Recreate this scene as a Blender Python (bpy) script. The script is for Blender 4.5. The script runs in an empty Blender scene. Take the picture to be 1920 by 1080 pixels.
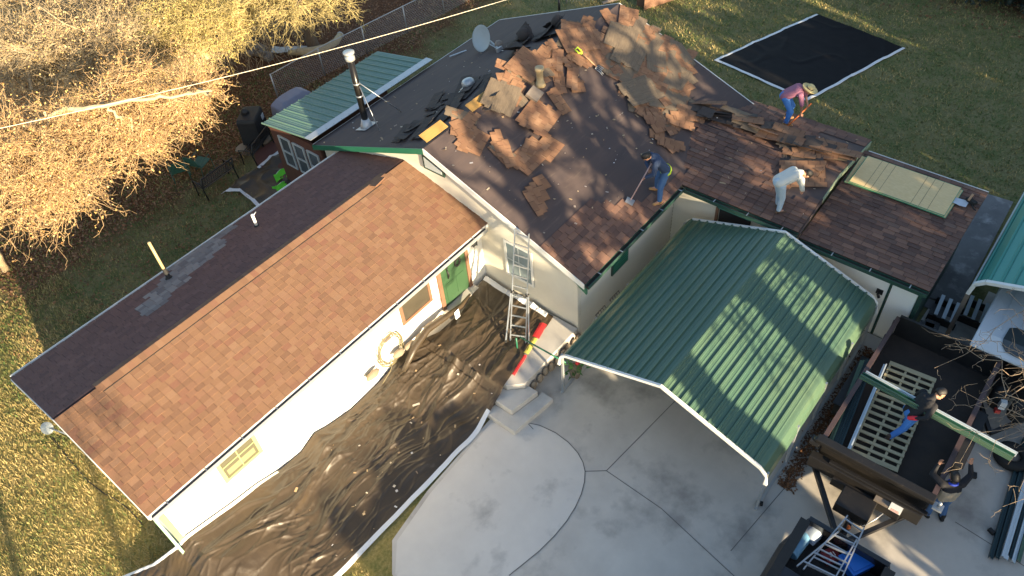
import bpy, bmesh, math, random
import numpy as np
from mathutils import Vector, Matrix, noise as mnoise
R = math.radians
scene = bpy.context.scene
# ------------------------------------------------------------------ camera, sky, sun, exposure
CAM = np.array([-8.9827, -12.9079, 16.2614]); FPX = 1462.67
MR = np.array([[0.62831484, -0.77475287, -0.07055819], [0.59675413, 0.42179224, 0.68262421], [0.49910417, 0.47100881, -0.7273553]])
cd = bpy.data.cameras.new('camera'); cam = bpy.data.objects.new('camera', cd); scene.collection.objects.link(cam)
cd.sensor_width = 36; cd.lens = FPX / 1920 * 36; cd.clip_end = 2000
cam.matrix_world = Matrix(((MR[0][0], MR[1][0], -MR[2][0], CAM[0]), (MR[0][1], MR[1][1], -MR[2][1], CAM[1]),
                           (MR[0][2], MR[1][2], -MR[2][2], CAM[2]), (0, 0, 0, 1)))
scene.camera = cam
SUN_EL, SUN_AZ = 12.5, 195.0
w = bpy.data.worlds.new('World'); scene.world = w; w.use_nodes = True
nt = w.node_tree; bg = nt.nodes['Background']
sky = nt.nodes.new('ShaderNodeTexSky'); sky.sky_type = 'NISHITA'; sky.sun_disc = False
sky.sun_elevation = R(SUN_EL); sky.sun_rotation = R(SUN_AZ)
nt.links.new(sky.outputs[0], bg.inputs[0]); bg.inputs[1].default_value = 0.092
sd = bpy.data.lights.new('sun', 'SUN'); sd.energy = 5.0; sd.angle = R(0.5); sd.color = (1.0, 0.80, 0.52)
sun = bpy.data.objects.new('sun', sd); scene.collection.objects.link(sun)
tosun = Vector((math.sin(R(SUN_AZ)) * math.cos(R(SUN_EL)), math.cos(R(SUN_AZ)) * math.cos(R(SUN_EL)), math.sin(R(SUN_EL))))
sun.rotation_euler = tosun.to_track_quat('Z', 'Y').to_euler(); sun.location = (0, -40, 40)
scene.view_settings.view_transform = 'Standard'; scene.view_settings.look = 'None'
scene.view_settings.exposure = 1.88; scene.view_settings.gamma = 1
scene.cycles.max_bounces = 6

# ------------------------------------------------------------------ pixel -> real place (photo pixels, 1920 wide)
def _ray(x, y):
    return MR.T @ np.array([(x - 960) / FPX, (540 - y) / FPX, 1.0])
def on(x, y, p0, n):
    r = _ray(x, y); n = np.array(n, float)
    return Vector(CAM + ((np.array(p0) - CAM) @ n) / (r @ n) * r)
def at(x, y, z=0.0): return on(x, y, (0, 0, z), (0, 0, 1))
KF, KB = .393, .388
N_FRONT = (0, -KF, 1); P_FRONT = (0, -5.35, 2.49)
N_BACK = (0, KB, 1); P_BACK = (0, 4.69, 2.49)
N_CN = (-.159, 0, 1); P_CN = (6.12, 0, 2.49)
N_CF = (.159, 0, 1); P_CF = (10.66, 0, 2.49)
N_LOW = (-.0525, 0, 1); P_LOW = (6.2, 0, 2.27)
N_WF = (0, -.285, 1); P_WF = (0, -2.15, 2.72)
N_WB = (0, .294, 1); P_WB = (0, 3.44, 2.72)

# ------------------------------------------------------------------ materials
MATS = {}
def mat(name, col, rough=.7, metal=0, col2=None, nscale=6, amount=.5, detail=6, bump=0, bscale=40, spec=None,
        rnd=None, stretch=None, trans=0, coat=0, emis=None, c3=None, c3scale=2, c3pos=(.55, .7)):
    """Principled with noise-mixed colours; rnd: list of colours picked per face by the 'rnd' attribute."""
    if name in MATS: return MATS[name]
    m = bpy.data.materials.new(name); m.use_nodes = True; t = m.node_tree; N = t.nodes; L = t.links
    b = N['Principled BSDF']; b.inputs['Roughness'].default_value = rough; b.inputs['Metallic'].default_value = metal
    if spec is not None: b.inputs['Specular IOR Level'].default_value = spec
    if coat: b.inputs['Coat Weight'].default_value = coat
    if trans: b.inputs['Transmission Weight'].default_value = trans
    tc = N.new('ShaderNodeTexCoord'); vec = tc.outputs['Object']
    if stretch:
        mp = N.new('ShaderNodeMapping'); mp.inputs['Scale'].default_value = stretch; L.new(vec, mp.inputs[0]); vec = mp.outputs[0]
    def rgb(c):
        n = N.new('ShaderNodeRGB'); n.outputs[0].default_value = (*c, 1); return n.outputs[0]
    out = rgb(col)
    if rnd:
        a = N.new('ShaderNodeAttribute'); a.attribute_name = 'rnd'
        cr = N.new('ShaderNodeValToRGB'); e = cr.color_ramp
        while len(e.elements) < len(rnd): e.elements.new(.5)
        for i, c in enumerate(rnd):
            e.elements[i].position = i / (len(rnd) - 1); e.elements[i].color = (*c, 1)
        L.new(a.outputs['Fac'], cr.inputs[0]); out = cr.outputs[0]
    def mixin(base, c, scale, lo, hi, am, dt=detail):
        nz = N.new('ShaderNodeTexNoise'); nz.inputs['Scale'].default_value = scale; nz.inputs['Detail'].default_value = dt
        nz.inputs['Roughness'].default_value = .62
        L.new(vec, nz.inputs['Vector'])
        mr = N.new('ShaderNodeMapRange'); mr.inputs[1].default_value = lo; mr.inputs[2].default_value = hi; mr.inputs[4].default_value = am
        L.new(nz.outputs['Fac'], mr.inputs[0])
        mx = N.new('ShaderNodeMix'); mx.data_type = 'RGBA'
        L.new(mr.outputs[0], mx.inputs[0]); L.new(base, mx.inputs[6]); L.new(rgb(c), mx.inputs[7]); return mx.outputs[2]
    if col2 is not None: out = mixin(out, col2, nscale, .5 - .25, .5 + .25, amount)
    if c3 is not None: out = mixin(out, c3, c3scale, c3pos[0], c3pos[1], 1.0)
    L.new(out, b.inputs['Base Color'])
    if bump:
        nz = N.new('ShaderNodeTexNoise'); nz.inputs['Scale'].default_value = bscale; nz.inputs['Detail'].default_value = 5; L.new(vec, nz.inputs['Vector'])
        bp = N.new('ShaderNodeBump'); bp.inputs['Strength'].default_value = bump; bp.inputs['Distance'].default_value = .02
        L.new(nz.outputs['Fac'], bp.inputs['Height']); L.new(bp.outputs[0], b.inputs['Normal'])
    if emis: b.inputs['Emission Color'].default_value = (*emis, 1); b.inputs['Emission Strength'].default_value = 1
    MATS[name] = m; return m

M = dict(
    white=mat('white_paint', (.80, .79, .74), .6, col2=(.70, .68, .61), nscale=3, amount=.35),
    cream=mat('cream_siding', (.66, .62, .52), .6, col2=(.56, .52, .43), nscale=2.5, amount=.5, bump=.05),
    trimw=mat('white_trim', (.75, .75, .72), .5, col2=(.6, .58, .54), nscale=9, amount=.35),
    green=mat('green_trim', (.018, .13, .075), .45, col2=(.03, .16, .10), nscale=4, amount=.5),
    gutter=mat('dark_green_gutter', (.016, .07, .05), .4, col2=(.05, .06, .055), nscale=5, amount=.6),
    trough=mat('gutter_trough', (.02, .02, .018), .8, col2=(.06, .045, .03), nscale=12, amount=.5),
    metalg=mat('green_roof_metal', (.062, .136, .100), .38, .1, col2=(.125, .165, .085), nscale=1.2, amount=.6, stretch=(.25, 1.5, 1), c3=(.12, .15, .075), c3scale=7, c3pos=(.6, .85)),
    metalsun=mat('weathered_green_metal', (.11, .22, .185), .45, .15, col2=(.16, .24, .19), nscale=2, amount=.7, c3=(.09, .15, .12), c3scale=14, c3pos=(.6, .72)),
    metalteal=mat('teal_roof_metal', (.045, .24, .20), .4, .2, col2=(.08, .27, .22), nscale=2, amount=.5),
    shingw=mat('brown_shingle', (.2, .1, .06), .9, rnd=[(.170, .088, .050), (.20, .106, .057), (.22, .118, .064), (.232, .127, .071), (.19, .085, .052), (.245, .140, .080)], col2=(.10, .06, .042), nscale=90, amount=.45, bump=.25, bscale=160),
    shingshade=mat('shaded_brown_shingle', (.1, .07, .06), .92, rnd=[(.125, .064, .054), (.16, .082, .066), (.135, .068, .058), (.18, .094, .078), (.11, .057, .05)], col2=(.09, .05, .046), nscale=80, amount=.5, bump=.25, bscale=160),  # same shingle as the front slope, its colour darkened for the unlit back
    shingm=mat('dark_red_brown_shingle', (.1, .06, .045), .92, rnd=[(.085, .048, .040), (.19, .100, .070), (.13, .072, .055), (.25, .135, .092), (.10, .056, .046), (.17, .105, .08)], col2=(.065, .04, .034), nscale=70, amount=.35, bump=.25, bscale=160),
    loose=mat('torn_shingle', (.2, .1, .06), .95, col2=(.17, .085, .05), nscale=5, amount=.8, bump=.3, bscale=90, rnd=[(.025, .018, .014), (.165, .088, .05), (.25, .135, .073), (.285, .16, .088), (.22, .108, .06), (.31, .185, .108)]),
    looseback=mat('torn_shingle_back', (.19, .145, .10), .95, col2=(.09, .068, .05), nscale=5, amount=.9, bump=.2, bscale=60, stretch=(.5, 7, 1)),
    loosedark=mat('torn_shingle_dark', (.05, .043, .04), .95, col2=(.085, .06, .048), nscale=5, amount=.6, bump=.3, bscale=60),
    felt=mat('black_roofing_felt', (.056, .042, .043), .8, col2=(.092, .064, .056), nscale=1.3, amount=.8, bump=.1, bscale=15, stretch=(.35, 2.2, 1), c3=(.12, .088, .072), c3scale=3.5, c3pos=(.58, .75)),
    deck=mat('fresh_roof_board', (.40, .24, .07), .7, col2=(.33, .18, .05), nscale=5, amount=.6, stretch=(.6, 6, 6)),
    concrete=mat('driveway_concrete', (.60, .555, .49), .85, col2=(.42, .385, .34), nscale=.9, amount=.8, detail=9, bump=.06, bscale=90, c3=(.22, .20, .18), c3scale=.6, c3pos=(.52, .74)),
    concrete2=mat('apron_concrete', (.66, .62, .56), .85, col2=(.56, .52, .47), nscale=1.4, amount=.8, detail=9, bump=.06, bscale=90, c3=(.38, .355, .325), c3scale=.9, c3pos=(.56, .74)),
    porch=mat('porch_concrete', (.58, .55, .50), .8, col2=(.36, .335, .30), nscale=2, amount=.7, bump=.05, bscale=60),
    path=mat('mottled_side_concrete', (.19, .19, .19), .85, col2=(.09, .09, .095), nscale=1.3, amount=.9, detail=9, c3=(.33, .33, .33), c3scale=1.6, c3pos=(.54, .72)),  # dark grey concrete mottled lighter and darker by noise
    joint=mat('concrete_joint', (.15, .14, .13), .95),
    tarp=mat('black_plastic_tarp', (.036, .026, .016), .43, col2=(.078, .055, .032), nscale=1.2, amount=.8, spec=.5, bump=.35, bscale=9, c3=(.10, .08, .058), c3scale=4, c3pos=(.62, .8)),  # brown sheen of the low sun is mixed into the black plastic's colour
    tarpedge=mat('white_tarp_edge', (.70, .72, .74), .5, col2=(.6, .6, .6), nscale=5, amount=.4),
    netting=mat('black_ground_sheet', (.006, .006, .007), .75, spec=.2, col2=(.013, .012, .013), nscale=2.5, amount=.7, bump=.2, bscale=6),
    black=mat('black_steel', (.012, .012, .013), .42, col2=(.035, .032, .03), nscale=4, amount=.6, bump=.04),
    blackrust=mat('worn_black_steel', (.008, .0075, .0075), .5, col2=(.016, .013, .011), nscale=3, amount=.7, bump=.12, bscale=30, c3=(.035, .028, .022), c3scale=7, c3pos=(.60, .74)),
    railm=mat('worn_rail_top', (.12, .075, .07), .5, .3, col2=(.07, .05, .05), nscale=5, amount=.7),
    bedfloor=mat('rusty_bed_floor', (.018, .015, .013), .8, col2=(.060, .040, .028), nscale=1.6, amount=.8, bump=.1, bscale=20),
    carblack=mat('black_car_paint', (.010, .010, .012), .25, coat=.5, spec=.5, col2=(.02, .02, .02), nscale=3, amount=.5),
    liner=mat('black_bed_liner', (.013, .013, .014), .75, bump=.3, bscale=120, col2=(.03, .028, .026), nscale=8, amount=.5),
    alu=mat('aluminium', (.46, .48, .50), .42, .75, col2=(.33, .34, .36), nscale=8, amount=.5),
    galv=mat('galvanised_steel', (.50, .52, .53), .45, .6, col2=(.36, .37, .38), nscale=7, amount=.6),
    galvb=mat('weathered_galvanised', (.20, .16, .13), .6, .4, col2=(.30, .26, .22), nscale=6, amount=.7),
    dishm=mat('grey_dish_paint', (.42, .47, .48), .5, col2=(.33, .37, .38), nscale=3, amount=.5),
    glass=mat('window_glass', (.05, .06, .065), .08, spec=.8),
    screen=mat('window_screen', (.065, .055, .038), .5, col2=(.035, .032, .024), nscale=3, amount=.6),
    blind=mat('window_blind', (.10, .095, .06), .6, col2=(.06, .058, .04), nscale=4, amount=.5),
    palebtrim=mat('yellow_green_trim', (.33, .35, .16), .6, col2=(.27, .29, .14), nscale=4, amount=.5),
    wood=mat('brown_wood_trim', (.19, .10, .06), .7, col2=(.16, .08, .045), nscale=5, amount=.6, stretch=(6, 6, .8)),
    redwood=mat('red_brown_boards', (.115, .045, .03), .7, col2=(.07, .03, .022), nscale=4, amount=.7, stretch=(3, 3, .5)),
    pallet=mat('pale_pallet_wood', (.46, .40, .25), .75, col2=(.34, .29, .18), nscale=4, amount=.8, stretch=(2, 2, 2)),
    osb=mat('osb_flakes', (.72, .55, .29), .75, col2=(.56, .40, .19), nscale=16, amount=.9, stretch=(2.2, .55, 1), detail=8, c3=(.62, .46, .25), c3scale=9, c3pos=(.56, .66)),
    osbedge=mat('green_panel_edge', (.05, .27, .15), .6),
    ink=mat('ruled_ink_line', (.14, .11, .06), .8),
    trimgreen=mat('folded_green_trim', (.025, .095, .06), .3, .2, col2=(.035, .12, .08), nscale=2, amount=.4),
    trimdark=mat('folded_dark_trim', (.012, .035, .04), .35, .2, col2=(.02, .05, .055), nscale=2, amount=.4),
    trimblue=mat('pale_trim_face', (.55, .62, .66), .35, .2),
    stone=mat('rough_stone', (.30, .24, .17), .9, col2=(.18, .14, .10), nscale=5, amount=.8, bump=.3, bscale=9),
    greystone=mat('grey_field_stone', (.20, .17, .14), .9, col2=(.12, .10, .085), nscale=5, amount=.8, bump=.3, bscale=9),
    brick=mat('patio_brick', (.14, .05, .035), .85, col2=(.09, .04, .03), nscale=7, amount=.7),
    whitewash=mat('pale_sheet', (.55, .53, .48), .7, col2=(.42, .40, .36), nscale=4, amount=.6),
    greencloth=mat('lime_cloth', (.12, .62, .02), .7, col2=(.09, .5, .02), nscale=6, amount=.5),
    greycover=mat('grey_cover_cloth', (.24, .25, .32), .7, col2=(.17, .18, .24), nscale=3, amount=.6, bump=.2, bscale=5),
    blackcover=mat('black_cover_cloth', (.010, .010, .012), .6, col2=(.02, .02, .022), nscale=4, amount=.5, bump=.2, bscale=6),
    greenmesh=mat('green_chair_mesh', (.028, .10, .075), .6, col2=(.04, .12, .09), nscale=10, amount=.5),
    yellowpvc=mat('yellowed_pipe', (.42, .32, .16), .5, col2=(.34, .25, .12), nscale=5, amount=.5),
    whitepvc=mat('white_pipe', (.78, .76, .72), .5),
    rubber=mat('black_rubber', (.014, .014, .014), .8, bump=.1),
    hose=mat('tan_hose', (.17, .145, .075), .55, col2=(.12, .10, .05), nscale=6, amount=.5),
    red=mat('red_cloth', (.62, .03, .03), .7, col2=(.5, .03, .04), nscale=6, amount=.5),
    yellow=mat('yellow_cloth', (.62, .52, .10), .7),
    lime=mat('lime_plastic', (.55, .75, .04), .45),
    orange=mat('orange_handle', (.75, .17, .03), .5),
    pinkh=mat('pale_pink_handle', (.55, .36, .33), .6),
    handlew=mat('ash_handle', (.42, .25, .14), .6, col2=(.34, .2, .1), nscale=6, amount=.5),
    bluetub=mat('blue_plastic', (.01, .13, .52), .4, col2=(.012, .11, .44), nscale=3, amount=.5),
    bluetube=mat('pale_blue_plastic', (.16, .36, .55), .45, col2=(.12, .3, .48), nscale=4, amount=.4),
    bluebag=mat('pale_grey_blue_cloth', (.36, .43, .53), .8, col2=(.26, .32, .42), nscale=7, amount=.7, bump=.3, bscale=9),
    redbox=mat('dark_red_case', (.17, .012, .014), .5), 
    dkblue=mat('toolbox_black', (.012, .014, .02), .45, col2=(.02, .022, .03), nscale=3, amount=.5),
    label=mat('white_sticker', (.7, .69, .66), .5), redsticker=mat('red_sticker', (.55, .05, .04), .5),
    skin=mat('skin', (.42, .22, .14), .55, col2=(.36, .17, .11), nscale=9, amount=.5),
    hair=mat('black_hair', (.012, .010, .010), .6, bump=.3, bscale=60),
    eye=mat('eye_dark', (.02, .015, .012), .2), lip=mat('lip', (.30, .11, .09), .5),
    navy=mat('navy_hoodie', (.032, .055, .115), .9, col2=(.024, .042, .09), nscale=6, amount=.6, bump=.3, bscale=14),
    denim=mat('blue_denim', (.045, .115, .26), .85, col2=(.08, .16, .32), nscale=5, amount=.7, bump=.3, bscale=14),
    denimbr=mat('bright_denim', (.04, .17, .52), .85, col2=(.09, .24, .58), nscale=5, amount=.7, bump=.3, bscale=14),
    paledenim=mat('pale_worn_denim', (.28, .42, .56), .85, col2=(.50, .55, .58), nscale=5, amount=.8, bump=.3, bscale=14),
    whiteshirt=mat('dusty_white_shirt', (.60, .60, .55), .85, col2=(.46, .50, .50), nscale=6, amount=.6, bump=.4, bscale=14),
    mauve=mat('mauve_shirt', (.34, .14, .21), .85, col2=(.26, .10, .17), nscale=6, amount=.6, bump=.3, bscale=14),
    straw=mat('straw_hat', (.60, .50, .25), .8, col2=(.5, .4, .18), nscale=20, amount=.5), hatband=mat('hat_band', (.14, .10, .07), .8),
    boot=mat('tan_boot', (.42, .23, .09), .75, col2=(.34, .18, .07), nscale=8, amount=.5), brownboot=mat('dark_brown_boot', (.08, .05, .035), .7),
    blackshirt=mat('black_jacket', (.014, .014, .018), .85, bump=.3, bscale=14), tanvest=mat('tan_work_vest', (.40, .34, .26), .9, col2=(.31, .26, .19), nscale=5, amount=.7, bump=.3, bscale=14),
    bluecollar=mat('blue_collar', (.02, .05, .40), .8), redglove=mat('red_glove', (.75, .03, .05), .7),
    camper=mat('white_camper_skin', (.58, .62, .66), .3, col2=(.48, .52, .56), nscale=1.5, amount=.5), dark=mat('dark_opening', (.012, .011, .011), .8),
    bark=mat('brown_bark', (.16, .115, .075), .95, col2=(.09, .065, .045), nscale=9, amount=.8, bump=.5, bscale=14, stretch=(3, 3, .7)),
    barkpale=mat('pale_bark', (.52, .41, .25), .95, col2=(.33, .24, .14), nscale=7, amount=.8, bump=.4, bscale=12),
    twigyel=mat('lichen_yellow_twig', (.52, .42, .18), .9, col2=(.34, .27, .11), nscale=5, amount=.7),
    leafor=mat('orange_dry_leaf', (.3, .13, .04), .85, rnd=[(.26, .13, .04), (.40, .225, .075), (.50, .315, .105), (.56, .40, .16), (.62, .49, .24)]),
    leaftan=mat('tan_dry_leaf', (.3, .2, .08), .85, rnd=[(.27, .16, .06), (.46, .30, .115), (.56, .40, .165), (.64, .50, .24), (.52, .34, .14)]),
    leafyel=mat('olive_yellow_leaf', (.3, .25, .06), .85, rnd=[(.18, .135, .035), (.36, .29, .075), (.48, .38, .11), (.56, .45, .16), (.32, .25, .07)]),
    leafdark=mat('evergreen_leaf', (.03, .045, .025), .8, rnd=[(.012, .02, .014), (.022, .034, .02), (.035, .045, .028), (.05, .055, .032)]),
    shrubm=mat('dark_bare_shrub', (.05, .03, .02), .95, rnd=[(.03, .02, .014), (.06, .035, .022), (.09, .055, .03)]),
    litterm=mat('fallen_leaf', (.2, .09, .04), .9, rnd=[(.10, .045, .022), (.17, .075, .03), (.23, .11, .05), (.30, .17, .085), (.08, .04, .025)]),
    debris=mat('pale_debris', (.6, .55, .45), .8, rnd=[(.62, .58, .5), (.5, .36, .2), (.3, .2, .12), (.7, .68, .66)]),
    cable=mat('pale_cable', (.62, .56, .44), .6), fencem=mat('galvanised_wire', (.42, .42, .42), .45, .5, col2=(.3, .3, .3), nscale=5, amount=.4),
)
def grass_material():
    m = bpy.data.materials.new('grass_blades'); m.use_nodes = True; N = m.node_tree.nodes; L = m.node_tree.links; b = N['Principled BSDF']
    b.inputs['Roughness'].default_value = .85
    a = N.new('ShaderNodeAttribute'); a.attribute_name = 'rnd'
    cr = N.new('ShaderNodeValToRGB'); e = cr.color_ramp
    cols = [(.07, .12, .028), (.11, .15, .04), (.21, .19, .065), (.34, .26, .095), (.43, .33, .14)]
    while len(e.elements) < 5: e.elements.new(.5)
    for i, c in enumerate(cols): e.elements[i].position = i / 4; e.elements[i].color = (*c, 1)
    L.new(a.outputs['Fac'], cr.inputs[0]); L.new(cr.outputs[0], b.inputs['Base Color']); return m

# ------------------------------------------------------------------ mesh builder
class MB:
    def __init__(s): s.v = []; s.f = []; s.m = []; s.r = []; s.sm = []
    def add(s, vs, fs, mi=0, rnd=None, smooth=False):
        k = len(s.v); s.v.extend([tuple(v) for v in vs])
        for f in fs:
            s.f.append([k + i for i in f]); s.m.append(mi); s.sm.append(smooth)
            s.r.append(random.random() if rnd is None else rnd)
        return s
    def box(s, a, b, mi=0, rnd=None):
        (x0, y0, z0), (x1, y1, z1) = a, b
        return s.add([(x0, y0, z0), (x1, y0, z0), (x1, y1, z0), (x0, y1, z0), (x0, y0, z1), (x1, y0, z1), (x1, y1, z1), (x0, y1, z1)],
                     [(0, 3, 2, 1), (4, 5, 6, 7), (0, 1, 5, 4), (1, 2, 6, 5), (2, 3, 7, 6), (3, 0, 4, 7)], mi, rnd)
    def obox(s, c, ex, ey, ez, mi=0, rnd=None):
        """box round centre c with half-vectors ex, ey, ez"""
        c, ex, ey, ez = map(Vector, (c, ex, ey, ez))
        vs = [c + a * ex + b * ey + d * ez for d in (-1, 1) for (a, b) in ((-1, -1), (1, -1), (1, 1), (-1, 1))]
        return s.add(vs, [(0, 3, 2, 1), (4, 5, 6, 7), (0, 1, 5, 4), (1, 2, 6, 5), (2, 3, 7, 6), (3, 0, 4, 7)], mi, rnd)
    def bar(s, a, b, wd, ht, up=(0, 0, 1), mi=0, rnd=None):
        a, b = Vector(a), Vector(b); d = b - a; up = Vector(up); sd_ = d.cross(up).normalized(); u = sd_.cross(d).normalized()
        return s.obox((a + b) / 2, d / 2, sd_ * wd / 2, u * ht / 2, mi, rnd)
    def prism(s, poly, off, mi=0, rnd=None):
        """closed polygon (list of points) swept by the vector off"""
        n = len(poly); off = Vector(off); p = [Vector(q) for q in poly]; q = [v + off for v in p]
        return s.add(p + q, [tuple(range(n))[::-1], tuple(range(n, 2 * n))] + [(i, (i + 1) % n, n + (i + 1) % n, n + i) for i in range(n)], mi, rnd)
    def tube(s, pts, rad, seg=8, mi=0, rnd=None, cap=True):
        pts = [Vector(p) for p in pts]; n = len(pts); rads = rad if isinstance(rad, (list, tuple)) else [rad] * n
        vs = []; fs = []; t0 = (pts[1] - pts[0]).normalized()
        u = t0.orthogonal().normalized()
        for i in range(n):
            t = (pts[min(i + 1, n - 1)] - pts[max(i - 1, 0)]).normalized()
            u = (u - t * u.dot(t)); u = u.normalized() if u.length > 1e-6 else t.orthogonal().normalized()
            w_ = t.cross(u)
            for j in range(seg):
                a = 2 * math.pi * j / seg; vs.append(pts[i] + (u * math.cos(a) + w_ * math.sin(a)) * rads[i])
        for i in range(n - 1):
            for j in range(seg):
                j2 = (j + 1) % seg; fs.append((i * seg + j, i * seg + j2, (i + 1) * seg + j2, (i + 1) * seg + j))
        if cap: fs.append(tuple(range(seg))[::-1]); fs.append(tuple(range((n - 1) * seg, n * seg)))
        return s.add(vs, fs, mi, rnd, smooth=seg > 5)
    def lathe(s, c, prof, seg=20, axis=(0, 0, 1), mi=0):
        """prof: list of (radius, height) along axis from c"""
        c = Vector(c); ax = Vector(axis).normalized(); u = ax.orthogonal().normalized(); w_ = ax.cross(u); vs = []; fs = []; n = len(prof)
        for r_, h in prof:
            for j in range(seg):
                a = 2 * math.pi * j / seg; vs.append(c + ax * h + (u * math.cos(a) + w_ * math.sin(a)) * r_)
        for i in range(n - 1):
            for j in range(seg):
                j2 = (j + 1) % seg; fs.append((i * seg + j, i * seg + j2, (i + 1) * seg + j2, (i + 1) * seg + j))
        if prof[0][0] > 1e-4: fs.append(tuple(range(seg))[::-1])
        if prof[-1][0] > 1e-4: fs.append(tuple(range((n - 1) * seg, n * seg)))
        return s.add(vs, fs, mi, None, True)
    def capsule(s, a, ra, b, rb, seg=12):
        a, b = Vector(a), Vector(b); d = b - a; L_ = d.length
        if L_ < 1e-5: d = Vector((0, 0, 1)); L_ = 1e-5
        prof = [(max(1e-4, ra * math.sin(t)), -ra * math.cos(t)) for t in (0.05, .5, 1.0, math.pi / 2)]
        prof += [(max(1e-4, rb * math.sin(t)), L_ - rb * math.cos(t)) for t in (math.pi / 2, 2.1, 2.6, 3.09)]
        return s.lathe(a, prof, seg, d)
    def ball(s, c, r_, seg=14, mi=0):
        """ellipsoid, r_ = (rx, ry, rz)"""
        c = Vector(c); k = len(s.v); n = 9; vs = []; fs = []
        for i in range(n):
            t = .04 + (math.pi - .08) * i / (n - 1)
            for j in range(seg):
                a = 2 * math.pi * j / seg; vs.append(c + Vector((r_[0] * math.sin(t) * math.cos(a), r_[1] * math.sin(t) * math.sin(a), -r_[2] * math.cos(t))))
        for i in range(n - 1):
            for j in range(seg):
                j2 = (j + 1) % seg; fs.append((i * seg + j, i * seg + j2, (i + 1) * seg + j2, (i + 1) * seg + j))
        fs.append(tuple(range(seg))[::-1]); fs.append(tuple(range((n - 1) * seg, n * seg)))
        return s.add(vs, fs, mi, None, True)
    def mesh(s, name, mats):
        me = bpy.data.meshes.new(name); me.from_pydata(s.v, [], s.f); me.update()
        for m_ in (mats if isinstance(mats, (list, tuple)) else [mats]): me.materials.append(m_)
        me.polygons.foreach_set('material_index', s.m); me.polygons.foreach_set('use_smooth', s.sm)
        at_ = me.attributes.new('rnd', 'FLOAT', 'FACE'); at_.data.foreach_set('value', s.r)
        return me
    def build(s, name, mats, parent=None, bevel=0, base=None):
        if parent is not None:
            o_ = Vector(parent['_base']); s.v = [tuple(Vector(v) - o_) for v in s.v]
        elif base is not None:
            o_ = Vector(base); s.v = [tuple(Vector(v) - o_) for v in s.v]
        ob = bpy.data.objects.new(name, s.mesh(name, mats)); scene.collection.objects.link(ob)
        if parent is not None: ob.parent = parent; ob['_base'] = parent['_base']
        elif base is not None: ob.location = base; ob['_base'] = list(base)
        else: ob['_base'] = [0, 0, 0]
        if bevel:
            bv = ob.modifiers.new('bevel', 'BEVEL'); bv.width = bevel; bv.segments = 2; bv.limit_method = 'ANGLE'
        return ob
def tag(o, label=None, cat=None, group=None, kind=None):
    if label: o['label'] = label
    if cat: o['category'] = cat
    if group: o['group'] = group
    if kind: o['kind'] = kind
    return o
def thing(name, loc, label, cat, group=None):
    o = bpy.data.objects.new(name, None); scene.collection.objects.link(o); o.location = loc; o['_base'] = list(loc); o.empty_display_size = .2
    return tag(o, label, cat, group)
def copy_tree(o, parent=None):
    c = o.copy(); scene.collection.objects.link(c); c.parent = parent
    for ch in list(o.children): copy_tree(ch, c)
    return c
def mesh_np(name, V, F, rnd, m, kind=None, parent=None):
    """fast mesh from numpy: V (n,3), F (k,4) quads or (k,3)"""
    me = bpy.data.meshes.new(name); me.vertices.add(len(V)); me.vertices.foreach_set('co', V.astype(np.float32).ravel())
    k, q = F.shape; me.loops.add(k * q); me.loops.foreach_set('vertex_index', F.astype(np.int32).ravel())
    me.polygons.add(k); me.polygons.foreach_set('loop_start', np.arange(0, k * q, q, dtype=np.int32))
    me.update(calc_edges=True); me.materials.append(m)
    a = me.attributes.new('rnd', 'FLOAT', 'FACE'); a.data.foreach_set('value', rnd.astype(np.float32))
    ob = bpy.data.objects.new(name, me); scene.collection.objects.link(ob)
    if parent is not None:
        ob.parent = parent; me.transform(Matrix.Translation(-Vector(parent['_base']))); ob['_base'] = parent['_base']
    if kind: ob['kind'] = kind
    return ob
def pinside(p, poly):
    x, y = p; c = False; n = len(poly)
    for i in range(n):
        x1, y1 = poly[i]; x2, y2 = poly[(i + 1) % n]
        if (y1 > y) != (y2 > y) and x < (x2 - x1) * (y - y1) / (y2 - y1) + x1: c = not c
    return c
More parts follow.
